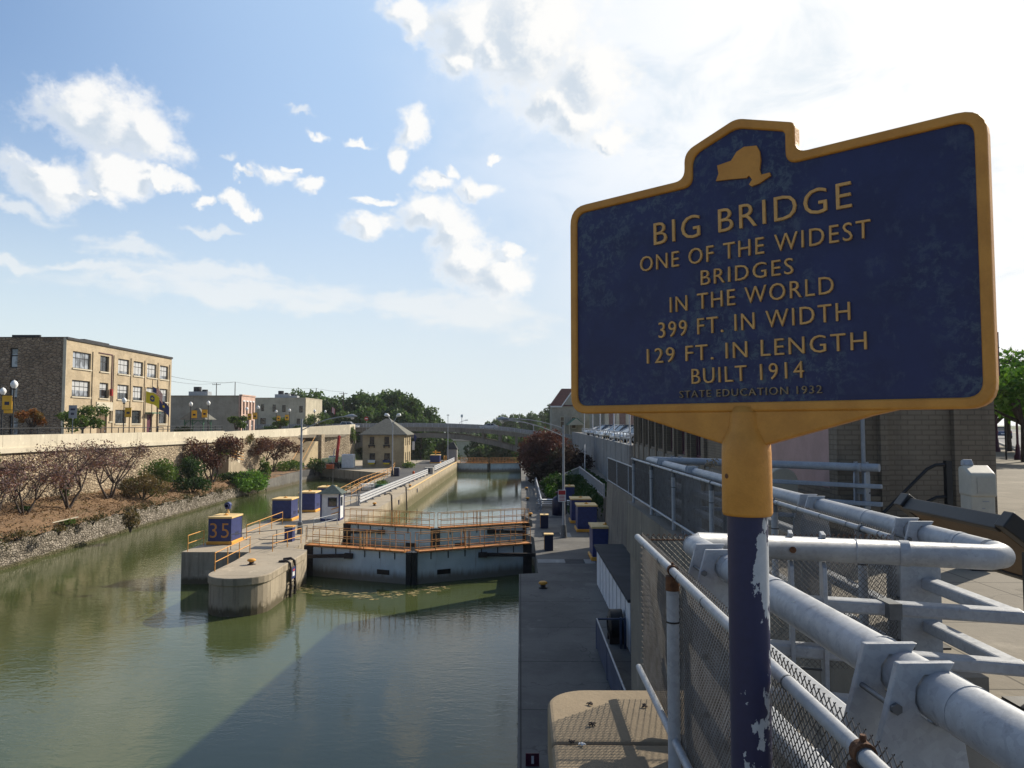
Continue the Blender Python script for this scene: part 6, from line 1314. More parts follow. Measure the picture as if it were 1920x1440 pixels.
# wing wall with chain link fence
mb = M(); mb._add([(4.95,24,-12),(4.95,46.9,-12),(6.6,46.9,-12),(6.9,24,-12),(5.3,24,-3.4),(5.3,46,-3.4),(6.9,46,-3.4),(6.9,24,-3.4)],[(0,3,2,1),(4,5,6,7),(0,1,5,4),(1,2,6,5),(2,3,7,6),(3,0,4,7)])
mb.box(5.35,30,-3.39,6.2,31.2,-2.0); tag(mb.build('wing_wall','abut_conc'),'battered concrete wing wall behind the shed on the right quay','wall')
t_ = thing('wing_fence',(5.35,35,-3.4),'chain link fence on top of the battered wing wall','fence'); posts_rails('wing_fence',t_,[(5.35,24,-3.4),(5.35,46,-3.4)],1.4,(1.4,0.05),0.045,0.035,'galv',spacing=4.4)
def chain(mb, org, du, L, z0, z1, pitch, r, ext=0.0):
    """diagonal wires of a chain link panel: org (x,y), du unit (x,y)"""
    H = z1-z0; k = int((L+H)/pitch)
    for i in range(k+1):
        for s_ in (1,-1):
            s0 = i*pitch-(H if s_ > 0 else 0); a0, a1 = s0, s0+s_*H
            lo, hi = z0, z1+ext
            if s_ > 0: ta = max(0, -a0); tb = min(H+ext, L-a0)
            else: ta = max(0, a0-L); tb = min(H+ext, a0)
            if tb-ta < 0.01: continue
            off = 0.0016*s_
            A = (org[0]+du[0]*(a0+s_*ta)-du[1]*off, org[1]+du[1]*(a0+s_*ta)+du[0]*off, z0+ta); B = (org[0]+du[0]*(a0+s_*tb)-du[1]*off, org[1]+du[1]*(a0+s_*tb)+du[0]*off, z0+tb)
            mb.cyl(A, B, r, n=4, cap=False)
mb = M(); chain(mb,(5.35,24),(0,1),22,-3.35,-2.0,0.16,0.008); mb.build('mesh','wire',t_,world=True)
# tan concrete pillar behind the wing fence
mb = M(); mb.box(6.1,36.0,-3.38,6.6,36.8,-2.3); tag(mb.build('tan_pillar','cap_stone',bevel=0.02),'short sunlit tan pillar behind the wing wall fence','pillar')
# shed on the quay
t_ = thing('quay_shed',(4.5,32,ZQ),'white walled shed with flat dark roof on the right quay','shed')
mb = M(); mb.box(3.85,26.5,ZQ,5.6,38.2,-6.16)
mb.build('wall','white',t_,world=True)
each('panel_seam','grey_steel',t_,[(3.835,26.6+1.25*k,ZQ+0.02,3.8495,26.64+1.25*k,-6.2) for k in range(9)])
mb = M(); mb.box(3.72,26.3,-6.155,5.6,38.4,-6.04); mb.build('roof','roof_dark',t_,world=True)
t_ = thing('air_unit',(3.5,28.2,ZQ),'round black coiled hose reel against the white shed wall','hose reel')
mb = M(); mb.cyl((-0.2,0,0.62),(0.25,0,0.62),0.55,n=20); mb.build('drum','black',t_,bevel=0.03); mb = M(); [mb.cyl((-0.24,0,0.62),(-0.21,0,0.62),0.1+0.13*k,n=20,cap=True) for k in (0,)]; mb.build('hub','galv_dark',t_); mb = M(); mb.box(-0.25,-0.4,0,0.3,-0.25,0.5); mb.box(-0.25,0.25,0,0.3,0.4,0.5); mb.build('stand','dark_iron',t_)
mb = M()
for k in range(7): mb.tube([(-0.25+0.012*k,0.5*math.cos(a*0.42)*(0.6+0.06*k),0.62+0.5*math.sin(a*0.42)*(0.6+0.06*k)) for a in range(16)],0.03,5)
mb.build('hose','black',t_)
t_ = thing('blue_barrier',(2.75,22.5,ZQ),'blue solid panel barrier with pipe frame below the abutment on the quay','barrier')
dm('blue_metal',(0.055,0.075,0.13),(0.035,0.05,0.09),scale=2,rough=0.5)
mb = M(); mb.box(2.72,17.2,ZQ+0.05,2.76,27.3,-7.0); mb.build('panel','blue_metal',t_,world=True)
mb = M(); mb.cyl((2.74,17.1,-6.96),(2.74,27.3,-6.96),0.035,n=8); mb.build('top_rail','grey_steel',t_,world=True)
for y in (17.2,20.5,24,27.3): mb = M(); mb.cyl((2.74,y,ZQ),(2.74,y,-6.96),0.045,n=8); mb.build('post','blue_metal',t_,world=True)
mb = M(); mb.cyl((2.74,27.3,-6.96),(3.7,27.3,-6.96),0.035,n=6); mb.cyl((3.6,27.3,ZQ),(3.6,27.3,-6.9),0.05,n=6); mb.cyl((3.75,27.3,ZQ),(3.75,27.3,-6.9),0.05,n=6); mb.build('end_gate','blue_metal',t_,world=True)
p_ = atZ(1003,1436,ZQ); t_ = thing('number_plate',(p_.x,p_.y,ZQ),'small maroon plate numbered 1 on the near quay edge','sign'); mb = M(); mb.box(-0.22,-0.03,0,0.1,0.0,0.30); mb.box(0.0-0.2,0.0,0,0.08,0.12,0.06); mb.build('plate','maroon',t_); text_into('number','1','white',t_,Matrix.Translation((-0.085,-0.031,0.06))@Matrix.Rotation(R(90),4,'X'),0.06,0.18,0.004)
# ---- brown brick building on the bridge corner
bw_ = thing('brown_building',(6,25,ZS),'low brown brick building with tall windows behind the guard rails','building')
A = Vector((7.9,52.3)); B = Vector((4.75,11.3)); C = Vector((7.05,11.3)); dAB = (B-A); LAB = dAB.length; dAB.normalize(); nAB = Vector((dAB.y,-dAB.x)); nAB = nAB if nAB.x < 0 else -nAB
hb = []
for k in range(8): hb.append((2.0+3.5*k,-1.12,4.5+3.5*k,0.9))
ph = (LAB-7.6,-1.0,LAB-0.10,0.62)
zroof = 3.9
mb = M(); wall_holes(mb,(A.x,A.y),(dAB.x,dAB.y),LAB,-9,zroof,hb+[ph],0.25,(nAB.x,nAB.y))
mb.box(B.x,B.y-0.0,-2.31,C.x,B.y+0.3,zroof); mb.prism([(B.x+0.27,B.y+0.31),(C.x,C.y+0.31),(C.x+18,52.2),(A.x+0.45,52.2)],zroof-0.5,zroof-0.2); mb.prism([(A.x,52.29),(A.x+0.3,52.0),(A.x+18,52.0),(A.x+18,52.29)],-9,zroof)
mb.build('wall','brown_brick',bw_,world=True)
mb = M(); each('pilaster','brown_brick',bw_,[(5.35,B.y-0.12,-1.9,5.46,B.y-0.003,zroof),(6.45,B.y-0.1,-1.9,7.05,B.y-0.003,zroof-0.1)]); each('base_course','brown_brick',bw_,[(4.73,B.y-0.1,-1.9,5.34,B.y-0.004,-1.05)])
for h in hb:
    window(bw_,(A.x,A.y),(dAB.x,dAB.y),(nAB.x,nAB.y),h,0.25,5,2,0.09,'maroon','glass')
mb = M(); mt_ = Matrix.Translation((A.x+nAB.x*-0.12,A.y+nAB.y*-0.12,0))@Matrix.Rotation(math.atan2(dAB.y,dAB.x),4,'Z'); mb.box(ph[0]+0.01,-0.04,ph[1]+0.01,ph[2]-0.01,0.04,ph[3]-0.01,mt_); mb.build('pink_panel','pink',bw_,world=True)
mb = M(); mt_ = Matrix.Translation((A.x,A.y,0))@Matrix.Rotation(math.atan2(dAB.y,dAB.x),4,'Z'); sg = 1 if (mt_.to_3x3()@Vector((0,1,0))).dot(Vector((nAB.x,nAB.y,0)))>0 else -1
for k in range(9): mb = M(); mb.box(1.2+3.5*k,sg*0.003,-9,1.75+3.5*k,sg*0.10,zroof-0.2,mt_); mb.build('pilaster','brown_brick',bw_,world=True)
mb = M(); mb.box(0.1,sg*0.004,-8.9,LAB-7.7,sg*0.06,-1.25,mt_); mb.build('plinth','abut_conc',bw_,world=True)
mb = M(); mb.box(ph[0]-0.5,sg*0.003,-1.35,ph[2],sg*0.12,-1.12,mt_); mb.build('ledge','brown_brick',bw_,world=True)
mb = M(); mb.box(C.x-0.3,B.y-0.35,0.72,C.x-0.055,B.y-0.106,1.36); mb.build('fascia_board','maroon',bw_,world=True)
mb = M(); mb.box(B.x-0.05,B.y-0.15,zroof,C.x+0.05,B.y+0.32,zroof+0.1); mb.build('coping','pale_panel',bw_,world=True)
mb = M(); mb.cyl((5.05,B.y-0.2,-1.7),(5.05,B.y-0.2,0.6),0.03,n=6); mb.build('conduit','grey_steel',bw_,world=True)
# far houses on the right
t_ = thing('red_roofed_house',(16,205,-3),'grey stone house with steep dark red roof and white gable trim, far right','house')
mb = M(); wall_holes(mb,(8.3,198),(1,0),13.0,-3,5.0,[(2.2,-0.9,3.3,2.2),(5.2,-0.9,6.4,2.2)],0.3,(0,-1)); mb.box(8.3,198.31,-3,8.7,212,5); mb.box(21,198.31,-3,21.3,212,5); mb.prism([(3.0,5.0),(9,5.0),(6,9.6)],0,0.4,Matrix.Translation((8.3,198.4,0))@Matrix.Rotation(R(90),4,'X')); mb.build('wall','grey_block',t_,world=True)
for h in ((2.2,-0.9,3.3,2.2),(5.2,-0.9,6.4,2.2)): window(t_,(8.3,198),(1,0),(0,-1),h,0.28,1,2,0.12,'cream','tan_panel')
mb = M(); mb.frustum(7.8,197.6,21.8,212.5,5.0,11.2,203,18.5,208,9.9); mb.build('roof','roof_red',t_,world=True); mb = M(); mb.beam((10.9,197.9,5.0),(14.3,197.9,9.8),0.3,0.35,(0,-1,0)); mb.beam((17.7,197.9,5.0),(14.3,197.9,9.8),0.3,0.35,(0,-1,0)); mb.box(7.9,197.4,4.7,11.0,197.55,5.05); mb.build('white_trim','white',t_,world=True)
mb = M(); mb.box(12.3,190,-3,12.5,190.2,0); mb.box(15.8,190,-3,16,190.2,0); mb.prism([(12.0,0.0),(16.3,0.0),(14.1,1.7)],0,0.3,Matrix.Translation((0,190.2,0))@Matrix.Rotation(R(90),4,'X')); mb.build('porch','cream',t_,world=True)
mb = M(); mb.frustum(11.9,190.2,16.4,198,0.0,13.9,190.3,14.4,198,1.8); mb.build('porch_roof','green_paint',t_,world=True)
t_ = thing('columned_building',(26,180,-3),'pale building with tall white columns beside the red roofed house','building')
mb = M(); mb.box(17.5,181.2,-3,32,190,6.5); mb.build('wall','grey_block',t_,world=True)
mb = M(); mb.box(20.5,180.6,-1.0,28.5,181.19,5.5); mb.build('wall_panel','pink',t_,world=True)  # pink panel on the wall behind the columns
for k in range(4): mb = M(); mb.cyl((20.7+2.5*k,179.6,-3),(20.7+2.5*k,179.6,5.5),0.55,0.48,n=14); mb.build('column','cream',t_,world=True)
mb = M(); mb.box(19.8,178.9,5.5,29.4,181.2,6.8); mb.build('entablature','cream',t_,world=True)
# ---- right street: lamps, trees, thin post
for px, py, h, lb in ((1870,847,4.6,'maroon street lamp, farther of the two on the right pavement'),(1909,862,4.2,'maroon street lamp nearest on the right pavement')):
    p_ = atZ(px,py,ZS); street_lamp('pavement_lamp',(p_.x,p_.y,ZS),h,lb,0,grp='maroon lamps on the right pavement',pole='maroon')
for px, py, h, mt__, lb in ((1887,862,2.6,'black','thin black post on the right pavement between the lamps'),(1859,843,2.4,'maroon','short maroon post near the far parked car')):
    p_ = atZ(px,py,ZS); t_ = thing('thin_post',(p_.x,p_.y,ZS),lb,'post','thin posts on the right pavement'); mb = M(); mb.cyl((0,0,0),(0,0,h),0.04,n=6); mb.build('shaft',mt__,t_); mb = M(); mb.box(-0.13,-0.02,h-0.5,0.13,0.02,h); mb.build('plate','grey_steel',t_)
for i, (px, py, top, sp, lb) in enumerate(((1921,866,676,2.7,'bright green street tree nearest on the right pavement'),(1893,846,668,3.1,'green street tree behind the nearest one on the right'),(1868,838,720,3.4,'farther green street tree showing at the edge of the brick corner'),(1945,850,655,3.6,'green street tree cut by the right border'))):
    p_ = atZ(px,py,ZS); hh = (797-top)*p_.y/1400
    small_tree('pavement_tree',(p_.x,p_.y,ZS),hh,sp*p_.y/38,'leaf_bright' if i != 1 else 'leaf_green',lb,n=3600,leaf=0.15*p_.y/38,grp='street trees on the right pavement',stems=1,seed=70+i,trunk_h=0.36,clumps_n=14,shell=0.35)
# ================================================================== FOREGROUND: RAILS, FENCE, SIGN
PZ = -0.55; PR_ = 0.058; AX = PZ-PR_           # top of the pipe rail, radius, axis height
def pipe_run(label, pts, box_pts=None, name='pipe_guard_rail', joints=()):
    t_ = thing(name,(*pts[0][:2],ZS),label,'guard rail','galvanised pipe guard rails on the bridge')
    mb = M(); P = [Vector((x,y,AX)) for x,y in pts]; mb.tube(P, PR_, 24)
    mb.build('pipe','galv',t_,world=True)
    for j in joints:
        a = P[0]+(P[1]-P[0])*j; d = (P[1]-P[0]).normalized(); mb = M(); mb.cyl(a-d*0.02,a+d*0.02,PR_+0.003,n=24); mb.build('pipe_sleeve','galv',t_,world=True)
    return t_
def box_rails(t_, pts, joints=(), zs=(-0.87,-1.10,-1.33), wd=0.085, ht=0.062):
    for z in zs:
        mb = M()
        for a, b in zip(pts, pts[1:]): mb.beam((a[0],a[1],z),(b[0],b[1],z),wd,ht)
        mb.build('box_rail','galv',t_,world=True,bevel=0.012)
def plate_post(t_, x, y, ux, uy, nx, ny, z0=-1.5):
    """post of two upright plates across the rail, notched for the pipe; u along the rail, n towards the outside"""
    pr = [(0.16,z0),(0.16,-0.75),(0.10,-0.532),(-0.03,-0.532),(-0.012,-0.560)]
    pr += [(0.064*math.cos(R(a)),AX+0.064*math.sin(R(a))) for a in (50,20,-10,-40,-70,-90)]+[(-0.045,-0.69),(-0.06,-0.80),(-0.06,z0)]
    for s_ in (-0.075,0.075):
        mb = M(); cx, cy = x+ux*s_, y+uy*s_
        mt_ = Matrix(((nx,0,ux,cx),(ny,0,uy,cy),(0,1,0,0),(0,0,0,1)))
        mb.prism(pr,-0.010,0.010,mt_)
        o = mb.build('post_plate','galv',t_,world=True,bevel=0.003)
        bm = bmesh.new(); bm.from_mesh(o.data); bmesh.ops.recalc_face_normals(bm, faces=bm.faces); bm.to_mesh(o.data); bm.free()
    for z, off in ((-0.63,0.11),(-0.98,0.11),(-1.22,0.11)):
        mb = M(); c = Vector((x+nx*off,y+ny*off,z)); u_ = Vector((ux,uy,0)); mb.cyl(c-u_*0.088,c+u_*0.088,0.007,n=8); mb.cyl(c-u_*0.095,c-u_*0.086,0.013,n=6); mb.cyl(c+u_*0.086,c+u_*0.095,0.013,n=6); mb.build('bolt','galv_dark',t_,world=True)
    mb = M(); c = Vector((x+nx*0.05,y+ny*0.05,0)); mt_ = Matrix(((ux,nx,0,c.x),(uy,ny,0,c.y),(0,0,1,0),(0,0,0,1)))
    mb.box(-0.065,-0.006,-1.0,0.065,0.006,-0.90,mt_); mb.box(-0.064,-0.06,z0-0.012,0.064,0.10,z0,mt_); mb.build('web_plate','galv',t_,world=True)
# near run: parallel to the canal
n1 = pipe_run('nearest thick galvanised pipe rail running past the sign post', [(0.985,0.55),(0.875,3.70),(0.872,3.78)], joints=(0.69,))
box_rails(n1, [(1.0,0.55),(0.90,3.70)])
for y in (1.80,3.32): x = 0.985-(y-0.55)*0.0349; plate_post(n1, x, y, -0.035, 0.999, -0.999, -0.035, -1.62)
# crossing run
n2 = pipe_run('crossing pipe rail behind the sign post, with rounded right hand end', [(0.872,3.80),(0.91,3.885),(2.16,3.50),(2.235,3.54),(2.255,3.62)])
n2.children[0].data.update()
box_rails(n2, [(0.98,3.86),(2.285,3.475)])
for f in (0.40,): x, y = 0.91+1.25*f, 3.885-0.385*f; plate_post(n2, x, y+0.0, 0.956,-0.294,0.294,0.956,-1.62)
mb = M(); mb.cyl((1.80,3.611,AX),(1.84,3.598,AX),PR_+0.003,n=24); mb.build('pipe_sleeve','galv',n2,world=True)
mb = M(); c = Vector((1.345,3.751,AX)); d = Vector((-0.294,-0.956,0.0)); mb.cyl(c+d*0.052,c+d*0.0595,0.016,n=16); mb.build('weep_hole','rust',n2,world=True)
for z in (-0.87,-1.10):
    mb = M(); mb.box(1.72,3.555,z-0.036,1.78,3.68,z+0.036); mb.build('box_rail_joint','galv_dark',n2,world=True)
# outer run along the sidewalk edge
n3 = pipe_run('long outer pipe rail leading away along the bridge edge', [(2.255,3.66),(2.26,6.0),(2.24,13.1)], joints=(0.1,))
box_rails(n3, [(2.25,3.49),(2.27,13.0)], zs=(-0.873,-1.103,-1.333))
for y in (4.28,5.75,7.75,9.75,11.75): plate_post(n3, 2.258, y, 0, 1, -1, 0, -1.62)
# return run to the brick building
n4 = pipe_run('return pipe rail ending against the brown brick building', [(2.24,13.12),(2.32,13.16),(5.10,10.72)])
box_rails(n4, [(2.36,13.05),(5.10,10.66)], zs=(-0.87,-1.12,-1.37))
for f in (0.12,0.93): x, y = 2.32+2.78*f, 13.16-2.44*f; plate_post(n4, x, y, 0.7516,-0.6596,0.6596,0.7516,-1.62)
mb = M(); mb.cyl((4.87,10.86,AX),(4.89,10.84,AX),PR_+0.003,n=20); mb.build('pipe_sleeve','galv',n4,world=True)
# ---- chain link fences outside the rails
def mesh_fence(label, pts, ztop, zbot, posts, rusty=(), cut=True):
    t_ = thing('chain_link_fence',(*pts[0],ZS),label,'fence','chain link fences outside the guard rails')
    (x0,y0),(x1,y1) = pts; L = math.hypot(x1-x0,y1-y0); du = ((x1-x0)/L,(y1-y0)/L)
    mb = M(); mb.cyl((x0,y0,ztop-0.021),(x1,y1,ztop-0.017),0.017,n=14); tr = mb.build('top_rail','galv',t_,world=True)
    k = int(L/0.42)
    for i in range(k+1): mb = M(); a = L*(i+0.3)/(k+1); c = Vector((x0+du[0]*a,y0+du[1]*a,ztop-0.021)); d = Vector((du[0],du[1],0)); mb.cyl(c-d*0.003,c+d*0.003,0.0195,n=12); mb.build('wire_tie','galv_dark',tr,world=True)
    mb = M(); mb.cyl((x0,y0,zbot+0.02),(x1,y1,zbot+0.02),0.016,n=12); mb.build('bottom_rail','galv',t_,world=True)
    for q, rs in posts:
        x, y = x0+du[0]*q, y0+du[1]*q
        mb = M(); mb.cyl((x,y,zbot-0.10),(x,y,ztop-0.095),0.027,n=16); po = mb.build('post','galv',t_,world=True)
        mb = M(); mb.cyl((x,y,ztop-0.10),(x,y,ztop-0.04),0.031,0.029,n=16); d = Vector((du[0],du[1],0)); c = Vector((x,y,ztop-0.017)); mb.cyl(c-d*0.012,c+d*0.012,0.0225,n=14); mb.cyl(c+Vector((0,0,0.015)),c+Vector((0,0,0.034)),0.006,n=6); mb.build('rail_cap','rust' if rs else 'galv_dark',po,world=True)
        mb = M(); mb.cyl((x,y,ztop-0.235),(x,y,ztop-0.228),0.0295,n=16); mb.build('band','dark_iron',po,world=True)
    mb = M(); off = 0.026; chain(mb,(x0-du[1]*0+off*(1 if du[0] == 0 else 0),y0),du,L,zbot+0.01,ztop-0.012,0.028,0.0016,0.020); mb.build('wire_mesh','wire',t_,world=True)
    return t_
mesh_fence('near chain link fence with galvanised top rail beside the nearest pipe rail',[(0.645,0.5),(0.645,4.17)],-0.6,-1.34,[(0.95,True),(2.72,True)])
fa = mesh_fence('long chain link fence outside the outer pipe rail',[(2.05,4.2),(2.05,13.8)],-0.6,-1.31,[(0.35,False),(1.9,False),(3.9,False),(5.9,False),(7.6,False),(9.45,False)])
t_ = thing('chain_link_fence',(1.3,4.17,ZS),'short chain link panel with rusty top edge joining the two fences','fence','chain link fences outside the guard rails')
mb = M(); chain(mb,(0.66,4.17),(1,0),1.38,-1.33,-0.615,0.030,0.0014,0.0); mb.build('wire_mesh','wire',t_,world=True)
mb = M()
for k in range(46): x = 0.66+0.03*k; mb.tube([(x,4.165,-0.63),(x+0.006,4.172,-0.610),(x+0.012,4.165,-0.60),(x+0.02,4.175,-0.612)],0.0022,4)
mb.cyl((0.66,4.17,-0.632),(2.04,4.17,-0.632),0.004,n=6); mb.build('twisted_edge','rust',t_,world=True)
# dry plant debris caught on the rail
mb = M(); rg = random.Random(4); c0_ = atZ(1330,868,-0.5)
for k in range(16):
    a = c0_+Vector((rg.uniform(-.05,.09),rg.uniform(-.03,.03),rg.uniform(-.05,.05))); b = a+Vector((rg.uniform(-.07,.07),rg.uniform(-.03,.03),rg.uniform(-.05,.05))); mb.tube([a,a.lerp(b,0.5)+Vector((0,0,0.02)),b],0.008,5)
tag(mb.build('dry_leaf','cap_stone'),'dry curled leaf caught on the long outer pipe rail','leaf')
dm('beige_dark', (0.44, 0.41, 0.34), (0.38, 0.35, 0.29), rough=0.6)
# pale rounded pedestal by the building
pp = thing('pale_pedestal',(4.25,12.3,ZS),'pale rounded pedestal with a dark square plate beside the sign collar','pedestal')
mb = M(); mb.prism([(-0.24,0),(0.24,0)]+[(0.24*math.cos(R(a)),0.72+0.24*math.sin(R(a))) for a in range(0,181,15)],-0.12,0.12,Matrix(((1,0,0,0),(0,0,-1,0),(0,1,0,0),(0,0,0,1)))); mb.build('body','cream',pp,bevel=0.02)
mb = M(); mb.box(-0.22,-0.14,0.30,-0.05,-0.123,0.62); mb.build('plate','maroon',pp)
# bits lying on the stone cap
rg = random.Random(12)
for i, (px, py, lb) in enumerate(((1105,1321,'small curled dry leaf near the lit rim of the stone cap'),(1111,1362,'small dry twig in the mesh shadow on the stone cap'),(1093,1398,'pale crumpled scrap before the joint of the stone cap'),(1209,1326,'small dry leaf beside the fence post on the stone cap'),(1070,1393,'tiny twig just behind the front joint of the stone cap'))):
    c = atZ(px, py, -1.448); mb = M()
    for k in range(5):
        a = c+Vector((rg.uniform(-.016,.016),rg.uniform(-.012,.012),0.002)); b = c+Vector((rg.uniform(-.022,.022),rg.uniform(-.016,.016),rg.uniform(0.003,0.014))); mb.tube([a,a.lerp(b,0.5)+Vector((0,0,0.006)),b],[0.003,0.0045,0.002],5)
    tag(mb.build('dry_leaf' if i != 2 else 'paper_scrap','bark' if i != 2 else 'white'),lb,'litter','bits lying on the stone cap')
# weld beads on the pipes
for root, pts in ((n1,((0.948,1.62),(0.942,1.99),(0.894,3.18))),(n2,((1.18,3.802),(1.62,3.667))),(n3,((2.257,4.9),(2.258,6.9),(2.256,8.9)))):
    for k, (x, y) in enumerate(pts):
        d = Vector((0.956,-0.294,0)) if root is n2 else Vector((-0.035,0.999,0)) if root is n1 else Vector((0,1,0)); c = Vector((x,y,AX)); mb = M(); mb.cyl(c-d*0.0035,c+d*0.0035,PR_+0.0018,n=28); mb.build('weld_bead','galv',root,world=True)
# ---- historic marker
SL = Vector((0.16,2.226,0)); SRt = Vector((0.963,1.515,0)); du = (SRt-SL).normalized(); SW = (SRt-SL).length
Sn = Vector((du.y,-du.x,0)).normalized(); Sn = Sn if Sn.dot(Vector((0,-1,0))) > 0 else -Sn
sc_ = SL+du*(SW/2); SROOT = Vector((sc_.x,sc_.y,-1.46))
ang = math.atan2(du.y,du.x)
sg = thing('history_marker',tuple(SROOT),'blue and yellow cast metal history marker titled BIG BRIDGE on a flaking blue post','sign',None,ang)
def onplate(px, py):
    d = ray(px, py); t2 = (sc_.dot(Sn)+0.016)/d.dot(Sn); p_ = d*t2; return ((p_-sc_).dot(du), p_.z+1.46)
B0 = 1.46
zb_, zt_ = 0.033+B0, 0.652+B0; hw = SW/2; cx_ = -0.005
def rnd(poly, r, idx):
    """round the listed corners of a polygon"""
    out_ = []; n = len(poly)
    for i, p in enumerate(poly):
        if i not in idx: out_.append(p); continue
        rr = idx[i]; p = Vector(p); a = (Vector(poly[i-1])-p).normalized(); b = (Vector(poly[(i+1) % n])-p).normalized()
        for k in range(7):
            f = k/6; out_.append(tuple(p+a*rr*(1-f)**2+b*rr*f**2))
    return out_
cs_ = 0.148; cp = 0.778+B0; csd = 0.727+B0
def outline(e, r):   # e: inset
    return rnd([(-hw+e,zb_+e),(hw-e,zb_+e),(hw-e,zt_-e),(cs_-e+cx_,zt_-e),(cs_-e+cx_,csd-e*0.7),(cx_,cp-e*1.1),(-cs_+e+cx_,csd-e*0.7),(-cs_+e+cx_,zt_-e),(-hw+e,zt_-e)],r,{0:r,1:r,2:r,8:r,3:0.03,7:0.03,4:0.012,6:0.03,5:0.02})
toX = Matrix(((1,0,0,0),(0,0,-1,0),(0,1,0,0),(0,0,0,1)))     # polygon (x, z) extruded along -y
def flatp(poly, d0, d1, mats, name, parent, bev=0.0):
    mb = M(); mb.prism(poly,d0,d1,toX); o = mb.build(name,mats,parent,bevel=bev,seg=3)
    bm = bmesh.new(); bm.from_mesh(o.data); bmesh.ops.recalc_face_normals(bm, faces=bm.faces); bm.to_mesh(o.data); bm.free(); return o
pan = flatp(outline(0.012,0.05),-0.011,0.011,'sign_blue','panel',sg)
# raised border as a ring
o1 = outline(0.0,0.055); o2 = outline(0.0235,0.034); n_o = len(o1)
mb = M(); dF, dB = -0.019, 0.019
vs = [(x,dF,z) for x,z in o1]+[(x,dF,z) for x,z in o2]+[(x,dB,z) for x,z in o1]+[(x,dB,z) for x,z in o2]
fs = []
for i in range(n_o):
    j = (i+1) % n_o; fs += [(i,j,n_o+j,n_o+i),(2*n_o+j,2*n_o+i,3*n_o+i,3*n_o+j),(j,i,2*n_o+i,2*n_o+j),(n_o+i,n_o+j,3*n_o+j,3*n_o+i)]
mb._add(vs,fs); bo = mb.build('border','sign_yellow',sg,bevel=0.006,seg=3)
bm = bmesh.new(); bm.from_mesh(bo.data); bmesh.ops.recalc_face_normals(bm, faces=bm.faces); bm.to_mesh(bo.data); bm.free()
# gusset under the panel, collar and post
flatp([(-0.36,zb_+0.002),(0.36,zb_+0.002),(0.30,zb_-0.012),(0.10,-0.036+B0),(0.05,-0.05+B0),(-0.05,-0.05+B0),(-0.10,-0.036+B0),(-0.30,zb_-0.012)],-0.017,0.017,'sign_yellow','gusset',sg,0.006)
mb = M(); mb.lathe([(0.038,zb_-0.002),(0.040,B0-0.005),(0.052,B0-0.03),(0.058,B0-0.045),(0.0595,B0-0.07),(0.0605,B0-0.215),(0.058,B0-0.222),(0.030,B0-0.222)],n=32); mb.build('collar','sign_yellow',sg)
mb = M(); mb.lathe([(0.036,zb_-0.01),(0.030,zb_+0.012),(0.0,zb_+0.016)],n=24); mb.build('socket_cap','sign_yellow',sg)
mb = M(); a_ = -72; mb.cyl((0.0607*math.cos(R(a_-45)),0.0607*math.sin(R(a_-45)),B0-0.125),(0.050*math.cos(R(a_-45)),0.050*math.sin(R(a_-45)),B0-0.125),0.0062,n=12); mb.build('set_screw','rust',sg)
mb = M(); mb.cyl((0,0,0.0),(0,0,B0-0.2),0.0485,n=36); mb.build('post','post_blue',sg)
dm('letter_worn', (0.36, 0.26, 0.14), (0.16, 0.125, 0.085), scale=45, rough=0.7, bump=0.05, bscale=150, fine=0.3)
# lettering, placed on the plate from measured corners
lines = [('BIG BRIDGE',(1226,460),(1226,414),(1597,388),(1592,345)),('ONE OF THE WIDEST',(1200,510),(1200,482),(1632,445),(1632,410)),('BRIDGES',(1314,535),(1314,507),(1487,513),(1487,483)),('IN THE WORLD',(1256,586),(1256,556),(1563,550),(1563,518)),
 ('399 FT. IN WIDTH',(1235,634),(1235,605),(1594,600),(1594,565)),('129 FT. IN LENGTH',(1213,682),(1213,655),(1625,655),(1625,620)),('BUILT 1914',(1297,720),(1297,690),(1507,708),(1507,678)),('STATE EDUCATION 1932',(1274,746),(1274,732),(1541,737),(1541,723))]
for i, (s_, lb_, lt_, rb_, rt_) in enumerate(lines):
    a = onplate(*lb_); b = onplate(*lt_); c = onplate(*rb_); d_ = onplate(*rt_)
    w_ = c[0]-a[0]; h_ = ((b[1]-a[1])+(d_[1]-c[1]))/2; sl = math.atan2(c[1]-a[1], w_)
    mt_ = Matrix.Translation((a[0],-0.0108,a[1]))@Matrix.Rotation(-sl,4,'Y')@Matrix.Rotation(R(90),4,'X')
    text_into('lettering',s_,'letter_yellow' if i < 7 else 'letter_worn',sg,mt_,w_,h_,0.006)
ny_ = [(665,285),(722,265),(745,228),(775,208),(825,203),(838,225),(843,262),(838,300),(845,322),(880,313),(883,326),(836,358),(805,370),(795,362),(808,342),(795,325),(785,335),(725,340),(660,348),(671,318)]
flatp([onplate(1040+x/2.182,180+y/2.182) for x, y in ny_],0.0105,0.017,'sign_yellow','state_emblem',sg)
